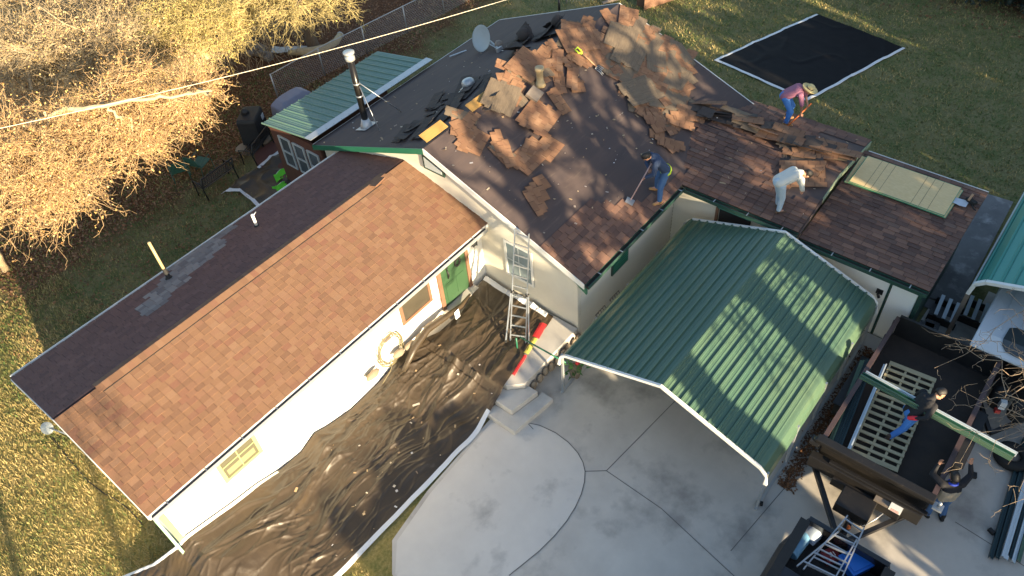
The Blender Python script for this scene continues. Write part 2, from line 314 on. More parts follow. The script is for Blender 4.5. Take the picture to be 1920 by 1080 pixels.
# ------------------------------------------------------------------ ground, driveway, path
rs = np.random.RandomState(5); random.seed(5)
def ground_material():
    m = bpy.data.materials.new('lawn'); m.use_nodes = True; N = m.node_tree.nodes; L = m.node_tree.links; b = N['Principled BSDF']
    b.inputs['Roughness'].default_value = .95; b.inputs['Specular IOR Level'].default_value = .15
    g = N.new('ShaderNodeNewGeometry'); pos = g.outputs['Position']
    def noise(sc, d=8, r=.65):
        n = N.new('ShaderNodeTexNoise'); n.inputs['Scale'].default_value = sc; n.inputs['Detail'].default_value = d; n.inputs['Roughness'].default_value = r
        L.new(pos, n.inputs['Vector']); return n.outputs['Fac']
    def ramp(f, stops):
        r = N.new('ShaderNodeValToRGB'); e = r.color_ramp
        while len(e.elements) < len(stops): e.elements.new(.5)
        for i, (p, c) in enumerate(stops): e.elements[i].position = p; e.elements[i].color = (*c, 1)
        L.new(f, r.inputs[0]); return r.outputs[0]
    def mix(f, a, c):
        x = N.new('ShaderNodeMix'); x.data_type = 'RGBA'; L.new(f, x.inputs[0]); L.new(a, x.inputs[6]); L.new(c, x.inputs[7]); return x.outputs[2]
    grass = ramp(noise(1.1), [(.28, (.09, .125, .032)), (.40, (.19, .175, .055)), (.50, (.31, .24, .085)), (.7, (.40, .30, .12))])
    fine = ramp(noise(14, 4), [(.3, (.07, .085, .024)), (.5, (.25, .205, .07)), (.7, (.44, .33, .14))])
    f5 = N.new('ShaderNodeValue'); f5.outputs[0].default_value = .5
    lawn = mix(f5.outputs[0], grass, fine)
    gg = ramp(noise(1.3), [(.3, (.08, .105, .036)), (.43, (.13, .145, .055)), (.53, (.21, .18, .085)), (.7, (.27, .22, .12))])
    gf = ramp(noise(16, 4), [(.3, (.055, .08, .026)), (.5, (.14, .15, .06)), (.7, (.27, .23, .12))])
    lawn2 = mix(f5.outputs[0], gg, gf)
    leaf = ramp(noise(18, 5, .75), [(.3, (.035, .022, .014)), (.45, (.10, .045, .022)), (.58, (.17, .08, .036)), (.72, (.25, .15, .08))])
    sx = N.new('ShaderNodeSeparateXYZ'); L.new(pos, sx.inputs[0])
    a1 = N.new('ShaderNodeMath'); a1.operation = 'MULTIPLY_ADD'; L.new(noise(.55, 6), a1.inputs[0]); a1.inputs[1].default_value = 7.0; L.new(sx.outputs['Y'], a1.inputs[2])
    mr = N.new('ShaderNodeMapRange'); mr.inputs[1].default_value = 11.6; mr.inputs[2].default_value = 14.2; L.new(a1.outputs[0], mr.inputs[0])
    # the far woods' floor east of the lawn
    a2 = N.new('ShaderNodeMath'); a2.operation = 'MULTIPLY_ADD'; L.new(noise(.7, 6), a2.inputs[0]); a2.inputs[1].default_value = 4.0; L.new(sx.outputs['X'], a2.inputs[2])
    m2 = N.new('ShaderNodeMapRange'); m2.inputs[1].default_value = 26.0; m2.inputs[2].default_value = 28.0; L.new(a2.outputs[0], m2.inputs[0])
    mx = N.new('ShaderNodeMath'); mx.operation = 'MAXIMUM'; L.new(mr.outputs[0], mx.inputs[0]); L.new(m2.outputs[0], mx.inputs[1])
    sm_ = N.new('ShaderNodeMath'); sm_.operation = 'MULTIPLY_ADD'; L.new(sx.outputs['Y'], sm_.inputs[0]); sm_.inputs[1].default_value = .55; L.new(a2.outputs[0], sm_.inputs[2])
    m3 = N.new('ShaderNodeMapRange'); m3.inputs[1].default_value = -3.5; m3.inputs[2].default_value = -1.0; L.new(sm_.outputs[0], m3.inputs[0])
    L.new(mix(mx.outputs[0], mix(m3.outputs[0], lawn, lawn2), leaf), b.inputs['Base Color'])
    bp = N.new('ShaderNodeBump'); bp.inputs['Strength'].default_value = .9; bp.inputs['Distance'].default_value = .06; L.new(noise(9, 6), bp.inputs['Height']); L.new(bp.outputs[0], b.inputs['Normal'])
    return m
mb = MB(); mb.add([(-300, -300, 0), (300, -300, 0), (300, 300, 0), (-300, 300, 0)], [(0, 1, 2, 3)])
tag(mb.build('ground', ground_material()), kind='structure')
def slab(name, poly, z, m, kind='structure'):
    mb = MB(); mb.prism([(x, y, .0) for x, y in poly], (0, 0, z)); o = mb.build(name, m); return tag(o, kind=kind)
drive = [(-6.4, -30), (-6.12, -6.5), (-5.9, -5.6), (-5.35, -5.05), (-4.0, -4.85), (-1.5, -4.75), (1.7, -4.95), (6.3, -4.95), (6.3, -11.9), (8.3, -11.95), (8.3, -13.0), (9.5, -13.0), (9.5, -30)]
slab('driveway', drive, .03, M['concrete'])
px = [(978, 792), (1012, 799), (1042, 813), (1066, 831), (1083, 850), (1093, 868), (1097, 885), (1096, 905), (1090, 928), (1079, 952), (1063, 978), (1040, 1006), (1012, 1034), (985, 1056), (955, 1080), (900, 1130)]
arc = [at(x, y)[:2] for x, y in px]
ap = MB(); ap.add([(x, y, .034) for x, y in list(arc) + [(-6.0, -8.5), (-6.02, -6.4), (-5.85, -5.65), (-5.3, -5.15), (-4, -4.95), (-1.7, -4.85)]], [tuple(range(len(arc) + 6))[::-1]])
tag(ap.build('driveway_apron', M['concrete2']), kind='structure')
jt = MB()
def strip(pts, wd, z):
    pts = [Vector((p[0], p[1], z)) for p in pts]
    for a, b in zip(pts, pts[1:]):
        d = (b - a).normalized(); n = Vector((-d.y, d.x, 0)) * wd / 2
        jt.add([a - n - d * wd * .3, b - n + d * wd * .3, b + n + d * wd * .3, a + n - d * wd * .3], [(0, 1, 2, 3)])
strip(arc[:-1], .02, .038)
for ln in ([(1097, 885), (1137, 884), (1257, 762), (1330, 690)], [(1137, 884), (1240, 955), (1380, 1085)], [(1370, 1034), (1493, 890), (1560, 800), (1700, 620)], [(985, 790), (1000, 806)],
           [(1790, 980), (1870, 1030), (1930, 1070)]):
    strip([at(*p)[:2] for p in ln], .018, .0345)
tag(jt.build('driveway_joint', M['joint']), kind='structure')
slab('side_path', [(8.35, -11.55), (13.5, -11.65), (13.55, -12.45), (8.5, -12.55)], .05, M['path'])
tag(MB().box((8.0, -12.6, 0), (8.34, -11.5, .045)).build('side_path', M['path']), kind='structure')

# ------------------------------------------------------------------ the house
house = thing('house', (2, 0, 0), 'low cream house with long brown shingled wing and a half stripped main roof', 'house')
def slope(mb, p0, u, v, lu, lv, inside=None, expo=.143, tab=.305, tmin=.006, tmax=.014, lift=.012, gap=.006, mi=0, seed=1):
    """courses of overlapping shingle tabs on the plane through p0 (u along the eave, v up the slope)"""
    rr = random.Random(seed); p0, u, v = Vector(p0), Vector(u).normalized(), Vector(v).normalized(); n = u.cross(v).normalized()
    if n.z < 0: n = -n
    i = 0; s = 0.0
    while s < lv - .01:
        off = -rr.choice([.0, .5, .25, .75]) * tab - tab * .5 * (i % 2); x = off; top = min(s + expo * 1.15, lv)
        while x < lu:
            a, b = max(x + gap / 2, 0), min(x + tab - gap / 2, lu)
            if b - a > .02 and (inside is None or inside((a + b) / 2, s + expo * .5)):
                t = rr.uniform(tmin, tmax); q = p0 + n * lift
                A, B, C, D = q + u * a + v * s, q + u * b + v * s, q + u * b + v * top, q + u * a + v * top
                jt_ = rr.uniform(-.004, .004)
                mb.add([A + v * jt_, B + v * jt_, C, D, A + v * jt_ + n * t, B + v * jt_ + n * t, C + n * .003, D + n * .003],
                       [(4, 5, 6, 7), (0, 1, 5, 4), (1, 2, 6, 5), (3, 0, 4, 7)], mi, rr.random())
            x += tab
        s += expo; i += 1
def deck(mb, pts, th=.09, mi=0):
    p = [Vector(q) for q in pts]; n = (p[1] - p[0]).cross(p[2] - p[1]).normalized()
    if n.z < 0: n = -n
    mb.prism(p, -n * th, mi)
# wing roof
WX0, WX1, WYF, WYB, WZE, WYR, WZR = -8.52, 1.74, -2.15, 3.44, 2.72, .69, 3.53
mb = MB()
deck(mb, [(WX0, WYF, WZE), (WX1, WYF, WZE), (WX1, WYR, WZR), (WX0, WYR, WZR)], .1, 1); deck(mb, [(WX0, WYR, WZR), (WX1, WYR, WZR), (WX1, WYB, WZE), (WX0, WYB, WZE)], .1, 1)
vf = Vector((0, WYR - WYF, WZR - WZE)); vb = Vector((0, WYR - WYB, WZR - WZE))
slope(mb, (WX0, WYF - .02, WZE), (1, 0, 0), vf, WX1 - WX0, vf.length, seed=2, tab=.205, expo=.14, tmin=.004, tmax=.014)
wing_roof = mb.build('wing_roof', [M['shingw'], M['felt']], house)
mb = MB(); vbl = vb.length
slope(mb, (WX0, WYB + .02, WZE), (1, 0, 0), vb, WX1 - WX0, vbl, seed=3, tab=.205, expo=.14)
wing_back = mb.build('wing_back_roof', M['shingshade'], house)
# grey patch of newer shingles near the yellow pipe on the back slope
mb = MB()
def patch(a, b):
    x = WX0 + a
    for (x0, x1, s0, s1) in ((-5.75, -4.95, .62, .85), (-5.6, -4.3, .5, .66), (-5.25, -3.35, .3, .52), (-4.75, -2.75, .14, .34), (-4.35, -2.2, 0, .16), (-4.0, -2.9, .34, .44)):
        if x0 < x < x1 and s0 * vbl * .62 < b < s1 * vbl * .62 + .02: return True
    return False
slope(mb, (WX0, WYB + .02, WZE), (1, 0, 0), vb, WX1 - WX0, vbl, patch, seed=3, tab=.205, expo=.14, lift=.02, tmin=.009)
mb.build('grey_shingle_patch', mat('grey_patch_shingle', (.2, .18, .17), .9, rnd=[(.13, .11, .11), (.19, .165, .155), (.24, .215, .20), (.16, .145, .14)], bump=.2, bscale=150), wing_back)
# ridge cap
mb = MB(); x = -7.55; i = 0
while x < .75:
    z0 = WZR + .03; 
    for sgn in (-1, 1):
        yy = WYR + sgn * .17; zz = WZR - .17 * .285 + .026
        mb.add([(x, WYR, z0 + .012), (x + .3, WYR, z0), (x + .3, yy, zz), (x, yy, zz + .012), (x, WYR, z0 - .01), (x, yy, zz - .012), (x + .3, yy, zz - .02)],
               [(0, 1, 2, 3), (4, 0, 3, 5), (3, 2, 6, 5)])
    x += .145; i += 1
rc = mb.build('ridge_cap', M['shingw'], wing_roof)
MB().obox((.62, .62, WZR + .05), (.2, .03, .004), (-.02, .16, -.045), (0, .01, .008)).build('ridge_end_piece', M['loose'], rc)
mb = MB(); mb.tube([(-7.5, WYR - .19, WZR - .026), (.7, WYR - .19, WZR - .026)], .011, 5)
mb.build('ridge_vent_edge', M['rubber'], rc)
# wing fascia, gutters
mb = MB()
mb.box((WX0, WYF - .02, WZE - .16), (WX1, WYF + .01, WZE - .012)); mb.box((WX0, WYB - .01, WZE - .16), (WX1, WYB + .02, WZE - .012))
for (y0, z0, y1, z1) in ((WYF, WZE, WYR, WZR), (WYR, WZR, WYB, WZE)):
    mb.prism([(WX0 - .02, y0, z0 - .14), (WX0 - .02, y1, z1 - .14), (WX0 - .02, y1, z1 - .005), (WX0 - .02, y0, z0 - .005)], (.018, 0, 0))
mb.build('wing_fascia', M['trimw'], house)
mb = MB(); y = WYF
mb.box((WX0 + .03, y - .12, WZE - .13), (WX1 - .13, y - .105, WZE - .02)); mb.box((WX0 + .03, y - .105, WZE - .13), (WX1 - .13, y - .02, WZE - .12))
gut = mb.build('wing_gutter', M['galv'], house)
mb = MB(); mb.box((WX0 + .04, y - .104, WZE - .118), (WX1 - .14, y - .022, WZE - .075)); mb.build('gutter_trough', M['trough'], gut)
mb = MB(); xx = WX0 + .4
while xx < 1.4: mb.box((xx, y - .125, WZE - .022), (xx + .022, y - .0, WZE - .012)); xx += .92
mb.build('gutter_hanger', M['galv'], gut)
mb = MB(); mb.box((WX0 + .02, WYB + .03, WZE - .09), (WX1 - .2, WYB + .045, WZE + .005)); mb.box((WX0 + .02, WYB + .022, WZE - .1), (WX1 - .2, WYB + .12, WZE - .09)); mb.box((WX0 + .02, WYB + .105, WZE - .09), (WX1 - .2, WYB + .12, WZE - .0))
mb.build('back_gutter', M['trimw'], house)
# wing walls
YW = -1.85
mb = MB(); mb.box((-8.35, YW, 0), (1.74, YW + .12, 2.62)); mb.box((-8.35, 3.03, 0), (1.74, 3.15, 2.62))
mb.prism([(-8.35, YW + .122, 0), (-8.35, 3.028, 0), (-8.35, 3.028, 2.64), (-8.35, WYR, 3.36), (-8.35, YW + .122, 2.64)], (.12, 0, 0))
mb.box((-8.36, YW - .3, 2.58), (1.74, YW - .004, 2.6))
mb.build('wing_wall', M['white'], house)
mb = MB(); mb.box((-8.37, YW - .02, 0), (-8.25, YW - .003, 2.57)); mb.build('corner_board', M['palebtrim'], house)
MB().obox((-8.45, -2.0, 1.3), (.03, 0, 0), (0, .03, 0), (0, 0, 1.25)).build('downspout', mat('pale_green_spout', (.30, .50, .33), .5), house)
def window(x0, x1, z0, z1, y, fm, pm_, sill=True, mull=0, name='window', parent=None):
    parent = parent or house; t = .09; mb = MB()
    mb.box((x0 - t, y - .045, z0 - t), (x0, y - .004, z1 + t)); mb.box((x1, y - .045, z0 - t), (x1 + t, y - .004, z1 + t))
    mb.box((x0, y - .045, z0 - t), (x1, y - .004, z0)); mb.box((x0, y - .045, z1), (x1, y - .004, z1 + t))
    f = mb.build(name, fm, parent)
    MB().box((x0, y - .02, z0), (x1, y - .003, z1)).build('pane', pm_, f)
    if mull:
        mb = MB()
        for k in range(1, mull + 1):
            xm = x0 + (x1 - x0) * k / (mull + 1); mb.box((xm - .012, y - .034, z0), (xm + .012, y - .021, z1))
        mb.box((x0, y - .032, (z0 + z1) / 2 - .015), (x1, y - .022, (z0 + z1) / 2 + .015)); mb.build('muntin', fm, f)
    return f
window(-1.33, -.42, 1.52, 2.28, YW, M['wood'], M['screen'])
wn = window(-6.86, -6.02, 1.52, 2.28, YW, M['palebtrim'], M['blind'], mull=1)
mb = MB(); mb.box((-6.8, YW - .024, 1.58), (-6.08, YW - .0205, 1.76)); mb.build('blind', mat('cream_blind', (.22, .20, .11), .7), wn)
# green door
mb = MB(); mb.box((.06, YW - .04, .78), (1.0, YW - .004, 2.5)); 
mb.box((.18, YW - .05, .95), (.48, YW - .041, 1.55)); mb.box((.58, YW - .05, .95), (.88, YW - .041, 1.55))
door = mb.build('front_door', mat('green_door_paint', (.033, .078, .036), .42, col2=(.042, .095, .045), nscale=4, amount=.5), house)
mb = MB(); mb.box((-.06, YW - .07, .76), (.055, YW - .004, 2.55)); mb.build('door_frame', M['wood'], door); MB().box((1.005, YW - .07, .76), (1.12, YW - .004, 2.55)).build('door_frame', M['wood'], door)
MB().tube([(.30, YW - .06, 1.72), (.30, YW - .10, 1.85), (.30, YW - .06, 2.02)], .022, 8).build('handle', M['black'], door)
MB().box((.27, YW - .075, 2.06), (.33, YW - .05, 2.14)).build('lock', M['black'], door)
mb = MB()
for k in range(14):
    a = 2 * math.pi * k / 14; mb.ball((.70 + .09 * math.cos(a), YW - .07, 2.0 + .12 * math.sin(a)), (.035, .02, .035), 6)
mb.build('wreath', M['rubber'], door)
mb = MB(); mb.box((1.33, YW - .1, 2.05), (1.45, YW - .02, 2.24)); lant = mb.build('wall_lantern', M['glass'], house)
mb = MB()
for sx in (1.325, 1.455):
    for sy in (-.105, -.02): mb.box((sx - .008, YW + sy - .008, 2.03), (sx + .008, YW + sy + .008, 2.26))
mb.lathe((1.39, YW - .06, 2.26), [(.10, 0), (.02, .07)], 8); mb.build('lantern_frame', M['black'], lant)
MB().box((-.15, YW - .015, 1.14), (-.07, YW - .004, 1.25)).build('outlet', mat('outlet_cover', (.35, .33, .3), .5), house)
MB().box((-.06, YW - .25, .56), (1.15, YW - .004, .75)).build('door_step', M['porch'], house)

# ---- main block
def siding(mb, p0, du, lu, z0, ztop, n, board=.125, mi=0):
    """lap siding: boards on the vertical plane p0 + u*du, from z0 up; ztop(u) caps it"""
    p0, du, n = Vector((*p0, 0)), Vector((*du, 0)), Vector((*n, 0)); z = z0; zmax = max(ztop(u_) for u_ in np.linspace(0, lu, 41))
    us = np.linspace(0, lu, 81)
    while z < zmax:
        ok = [u_ for u_ in us if ztop(u_) > z + .01]
        if not ok: break
        a, b = min(ok), max(ok); z1 = z + board
        ok1 = [u_ for u_ in us if ztop(u_) > z1 - .005]; a1, b1 = (min(ok1), max(ok1)) if ok1 else ((a + b) / 2, (a + b) / 2)
        z1 = min(z1, max(ztop((a + b) / 2), z + .02)) if not ok1 else z1
        Z = Vector((0, 0, 1)); q = [p0 + du * a + Z * z, p0 + du * b + Z * z, p0 + du * b1 + Z * z1, p0 + du * a1 + Z * z1]
        o = n * .016
        mb.add([q[0] + o, q[1] + o, q[2] + n * .002, q[3] + n * .002, q[0] - n * .1, q[1] - n * .1, q[2] - n * .1, q[3] - n * .1],
               [(0, 1, 2, 3), (4, 5, 1, 0), (5, 6, 2, 1), (7, 4, 0, 3), (6, 7, 3, 2)], mi); z += board
MX0, MX1, MYF, MYB, MZE, MYR, MZR = 1.58, 10.45, -5.35, 4.69, 2.49, -.36, 4.45
def ztop_g(u): # gable wall, u from y=-5.02 upward to +y
    y = -5.02 + u; return (2.49 + KF * (y + 5.35) if y < MYR else 2.49 + KB * (4.69 - y)) - .10
mb = MB(); siding(mb, (1.75, -5.02), (0, 1), 9.4, 0, ztop_g, (-1, 0)); 
mb.build('gable_wall', M['cream'], house)
mb = MB(); siding(mb, (1.85, -5.02), (1, 0), 4.5, 0, lambda u: 2.40, (0, -1)); mb.build('front_wall', M['cream'], house)
mb = MB(); mb.box((1.73, -5.045, .1), (1.80, -4.97, 2.38)); mb.box((1.715, -5.035, .1), (1.729, -4.92, 2.38)); mb.build('corner_board', M['cream'], house)
mb = MB(); siding(mb, (6.35, -8.66), (0, 1), 3.62, 0, lambda u: 2.42, (-1, 0)); mb.build('cross_wall', M['cream'], house)
mb = MB(); mb.box((1.9, 4.3, 0), (10.3, 4.4, 2.4)); mb.prism([(10.3, -5.0, 0), (10.3, 4.4, 0), (10.3, 4.4, 2.45), (10.3, MYR, 4.2), (10.3, -5.0, 2.45)], (-.1, 0, 0)); mb.box((10.36, -8.6, 0), (10.46, -5.0, 2.36)); mb.build('back_wall', M['cream'], house)
# windows on the gable wall: built turned to face -x
def windowx(y0, y1, z0, z1, x, fm, pm_, rows=2, cols=2, name='window', t=.07):
    mb = MB(); mb.box((x - .045, y0 - t, z0 - t), (x - .02, y0, z1 + t)); mb.box((x - .045, y1, z0 - t), (x - .02, y1 + t, z1 + t)); mb.box((x - .045, y0, z0 - t), (x - .02, y1, z0)); mb.box((x - .045, y0, z1), (x - .02, y1, z1 + t))
    f = mb.build(name, fm, house); MB().box((x - .028, y0, z0), (x - .018, y1, z1)).build('pane', pm_, f); mb = MB()
    mb.box((x - .04, y0, (z0 + z1) / 2 - .02), (x - .0285, y1, (z0 + z1) / 2 + .02))
    for k in range(1, cols):
        ym = y0 + (y1 - y0) * k / cols; mb.box((x - .036, ym - .012, z0), (x - .0285, ym + .012, z1))
    for k in range(1, rows * 2):
        if k != rows:
            zm = z0 + (z1 - z0) * k / (rows * 2); mb.box((x - .034, y0, zm - .008), (x - .0285, y1, zm + .008))
    mb.build('muntin', M['dishm'], f); return f
windowx(-3.55, -2.75, 1.25, 2.38, 1.75, M['trimw'], mat('pale_pane', (.26, .32, .34), .15, col2=(.16, .2, .22), nscale=2, amount=.7), rows=1)
mb = MB(); mb.prism([(1.72, -.12, 3.66), (1.72, -.86, 3.66), (1.72, -.86, 3.93), (1.72, -.12, 4.16)], (-.035, 0, 0)); vf_ = mb.build('gable_vent', M['gutter'], house)
mb = MB(); mb.prism([(1.682, -.19, 3.73), (1.682, -.79, 3.73), (1.682, -.79, 3.86), (1.682, -.19, 4.05)], (-.012, 0, 0)); mb.build('vent_screen', M['dishm'], vf_)
mb = MB(); mb.box((3.22, -5.08, 1.2), (3.98, -5.042, 1.95)); wv = mb.build('shuttered_window', M['gutter'], house); mb = MB()
for k in range(8): mb.box((3.26, -5.1, 1.25 + k * .085), (3.94, -5.081, 1.30 + k * .085))
mb.build('louvre', M['green'], wv)
# dark doorway in the cross wall with a green lintel
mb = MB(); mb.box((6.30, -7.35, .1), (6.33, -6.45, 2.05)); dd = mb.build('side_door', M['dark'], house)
mb = MB(); mb.box((6.27, -7.36, 2.06), (6.33, -6.40, 2.35)); mb.build('lintel', mat('teal_panel', (.05, .19, .15), .5), dd)
mb = MB(); mb.box((6.28, -6.42, .1), (6.325, -6.34, 2.05)); mb.build('door_jamb', M['wood'], dd)

# main roof deck in felt
mb = MB()
deck(mb, [(MX0, MYF, MZE), (MX1, MYF, MZE), (MX1, MYR, MZR), (MX0, MYR, MZR)]); deck(mb, [(MX0, MYR, MZR), (MX1, MYR, MZR), (MX1, MYB, MZE), (MX0, MYB, MZE)])
main_roof = mb.build('main_roof', M['felt'], house)
# felt laps: each course of the paper lies a few millimetres over the one below
mb = MB(); vfm = Vector((0, MYR - MYF, MZR - MZE)); nf = Vector((0, -KF, 1)).normalized(); vbm = Vector((0, MYR - MYB, MZR - MZE)); nb = Vector((0, KB, 1)).normalized()
for (y0, z0, v_, n_) in ((MYF, MZE, vfm, nf), (MYB, MZE, vbm, nb)):
    vh = v_.normalized()
    for k in range(6):
        a = Vector((MX0 + .03, y0, z0)) + vh * (k * .9) ; L_ = min(.98, v_.length - k * .9)
        if L_ < .1: continue
        sp = random.uniform(0, .12); b = Vector((MX1 - .03 - a.x, 0, 0))
        p = [a + n_ * .006, a + b + n_ * .006, a + b + vh * L_ + n_ * .003, a + vh * L_ + n_ * .003]
        mb.add(p + [q - n_ * .004 for q in p], [(0, 1, 2, 3), (4, 5, 1, 0)])
mb.build('roofing_felt', M['felt'], main_roof)
# what is left of the shingles near the front eave
def left_in(u_, s_):
    x = MX0 + u_
    lim = 1.42 if x < 3.7 else (1.42 - (x - 3.7) * 1.1 if x < 4.5 else max(.28, .55 - (x - 4.5) * .3))
    return s_ < lim + .06 * math.sin(x * 9) and x < 6.3
mb = MB(); slope(mb, (MX0, MYF - .02, MZE), (1, 0, 0), vfm, MX1 - MX0, 1.6, left_in, seed=7, tab=.29, tmin=.006, tmax=.022, gap=.012, lift=.014)
mb.build('remaining_shingles', M['shingm'], main_roof)
# cross gable
CX0, CX1, CXR, CY0, CZE, CZR = 6.12, 10.66, 8.39, -8.67, 2.49, 2.85
yv0, yv1 = -5.35, -4.43
mb = MB(); deck(mb, [(CX0, CY0, CZE), (CXR, CY0, CZR), (CXR, yv1, CZR), (CX0, yv0 + .05, CZE)][::-1]); deck(mb, [(CXR, CY0, CZR), (CX1, CY0, CZE), (CX1, -5.2, CZE), (CXR, yv1, CZR)][::-1])
cross_roof = mb.build('cross_roof', M['felt'], house)
mb = MB(); vn = Vector((CXR - CX0, 0, CZR - CZE)); L_ = vn.length
slope(mb, (CX0 - .02, CY0, CZE), (0, 1, 0), vn, yv1 - CY0 + .3, L_, lambda a, b: CY0 + a < yv0 + .05 + b / L_ * (yv1 - yv0) and not (CY0 + a < -7.75 and b > 1.05 + .25 * math.sin(a * 7)), seed=8, tab=.3, expo=.15, gap=.014, tmin=.008, tmax=.028)
vfr = Vector((CXR - CX1, 0, CZR - CZE))
slope(mb, (CX1 + .02, CY0, CZE), (0, 1, 0), vfr, 3.9, L_, lambda a, b: CY0 + a < -5.1 + b / L_ * .7 and not (a < 1.2 and .5 < b < 1.6), seed=9, tab=.3, expo=.15, gap=.014, tmin=.008, tmax=.028)
mb.build('cross_shingles', M['shingm'], cross_roof)
mb = MB()
for (x0, z0, x1, z1, m_) in ((CX0, CZE, 7.4, CZE + .2034, 1), (7.4, CZE + .2034, CXR, CZR, 0), (CXR, CZR, CX1, CZE, 0)):
    mb.prism([(x0, CY0 - .01, z0 - .16), (x1, CY0 - .01, z1 - .16), (x1, CY0 - .01, z1 + .002), (x0, CY0 - .01, z0 + .002)], (0, -.022, 0), m_)
mb.build('cross_rake', [mat('weathered_green_rake', (.30, .36, .24), .6, col2=(.15, .2, .12), nscale=4, amount=.7), M['felt']], house)
# lower garage roof
LX0, LX1, LY0, LY1, LZ0, LZ1 = 6.2, 10.2, -11.92, -8.70, 2.27, 2.48
mb = MB(); deck(mb, [(LX0, LY0, LZ0), (LX1, LY0, LZ1), (LX1, LY1, LZ1), (LX0, LY1, LZ0)][::-1], .1, 1)
vl = Vector((LX1 - LX0, 0, LZ1 - LZ0)); slope(mb, (LX0 - .03, LY0, LZ0), (0, 1, 0), vl, LY1 - LY0, vl.length, seed=10, tab=.3, gap=.012, tmin=.008, tmax=.024)
low_roof = mb.build('garage_roof', [M['shingm'], M['felt']], house)
mb = MB(); mb.box((LX1, LY0, LZ1 - .1), (LX1 + .02, LY1 - .1, LZ1 + .015)); mb.build('garage_back_edge', M['trimw'], low_roof)
# garage front: white panel door and a strip of siding, green corner board
mb = MB(); mb.box((6.35, -11.05, 0), (6.43, -8.68, 2.12)); mb.build('garage_wall', M['white'], house)
mb = MB(); mb.box((6.345, -11.10, .02), (6.34 + .04, -11.055, 2.1)); mb.build('dark_post', M['gutter'], house)
mb = MB(); siding(mb, (6.36, -11.72), (0, 1), .6, 0, lambda u: 2.1, (-1, 0), board=.15); mb.build('garage_side_wall', M['white'], house)
mb = MB(); mb.box((6.33, -11.83, 0), (6.40, -11.73, 2.12)); mb.box((6.401, -11.83, 0), (9.95, -11.74, 2.2)); mb.build('corner_board', M['gutter'], house)
mb = MB(); mb.tube([(6.28, -10.9, 1.5), (6.22, -10.9, 1.5), (6.2, -10.95, 1.42)], .035, 8); mb.box((6.31, -10.98, 1.43), (6.345, -10.82, 1.57)); mb.build('security_light', M['black'], house)
# green gutters of the main block
def gutterx(y, x0, x1, z, name, parent=house):
    mb = MB(); mb.box((x0, y - .13, z - .12), (x1, y - .115, z - .01)); mb.box((x0, y - .115, z - .12), (x1, y - .022, z - .11)); mb.box((x0, y - .02, z - .15), (x1, y - .003, z - .012))
    g = mb.build(name, M['gutter'], parent); MB().box((x0 + .01, y - .114, z - .109), (x1 - .01, y - .023, z - .06)).build('gutter_trough', M['trough'], g)
    mb = MB(); xx = x0 + .5
    while xx < x1: mb.box((xx, y - .135, z - .012), (xx + .025, y, z - .002)); xx += .95
    mb.build('gutter_hanger', M['galv'], g); return g
def guttery(x, y0, y1, z, name, parent=house):
    mb = MB(); mb.box((x - .13, y0, z - .12), (x - .115, y1, z - .01)); mb.box((x - .115, y0, z - .12), (x - .022, y1, z - .11)); mb.box((x - .02, y0, z - .15), (x - .003, y1, z - .012))
    g = mb.build(name, M['gutter'], parent); MB().box((x - .114, y0 + .01, z - .109), (x - .023, y1 - .01, z - .06)).build('gutter_trough', M['trough'], g)
    mb = MB(); yy = y0 + .4
    while yy < y1: mb.box((x - .135, yy, z - .012), (x, yy + .025, z - .002)); yy += .95
    mb.build('gutter_hanger', M['galv'], g); return g
gutterx(MYF, MX0, CX0 - .02, MZE, 'front_gutter'); guttery(CX0 - .02, CY0 - .02, MYF - .14, CZE, 'cross_gutter'); guttery(LX0 - .03, LY0, LY1 - .06, LZ0, 'garage_gutter')
# rakes and fascias of the main block
mb = MB()
mb.prism([(MX0 - .005, MYF, MZE - .17), (MX0 - .005, MYR, MZR - .17), (MX0 - .005, MYR, MZR + .004), (MX0 - .005, MYF, MZE + .004)], (-.025, 0, 0))
mb.build('front_rake', M['trimw'], house)
mb = MB(); mb.prism([(MX0 - .005, MYR, MZR - .17), (MX0 - .005, MYB, MZE - .17), (MX0 - .005, MYB, MZE + .004), (MX0 - .005, MYR, MZR + .004)], (-.025, 0, 0)); mb.build('back_rake', M['green'], house)
mb = MB(); mb.prism([(1.68, MYF - .02, 2.08), (1.68, MYF + .75, 2.62), (1.68, MYF - .02, 2.34)], (-.06, 0, 0)); mb.build('eave_return', M['green'], house)
mb = MB(); mb.prism([(MX1 + .004, MYF, MZE - .15), (MX1 + .004, MYR, MZR - .15), (MX1 + .004, MYR, MZR + .012), (MX1 + .004, MYF, MZE + .012)], (.025, 0, 0))
mb.prism([(MX1 + .004, MYR, MZR - .15), (MX1 + .004, MYB, MZE - .15), (MX1 + .004, MYB, MZE + .012), (MX1 + .004, MYR, MZR + .012)], (.025, 0, 0))
mb.box((MX0 + .02, MYB + .004, MZE - .15), (MX1, MYB + .02, MZE + .006)); mb.build('far_rake', M['trimw'], house)
# bare yellow boards along the ridge
mb = MB()
for (xa, ya, ln) in ((800, 268, .82), (886, 211, .86)):
    mb = MB(); p = on(xa, ya, P_FRONT, N_FRONT) + Vector((0, 0, .024)); d = Vector((ln, 0, 0)); v_ = Vector((0, .26, .26 * KF)) 
    mb.add([p, p + d, p + d + v_, p + v_, p - nf * .03, p + d - nf * .03], [(0, 1, 2, 3), (4, 5, 1, 0)])
    mb.build('ridge_board', M['deck'], main_roof)
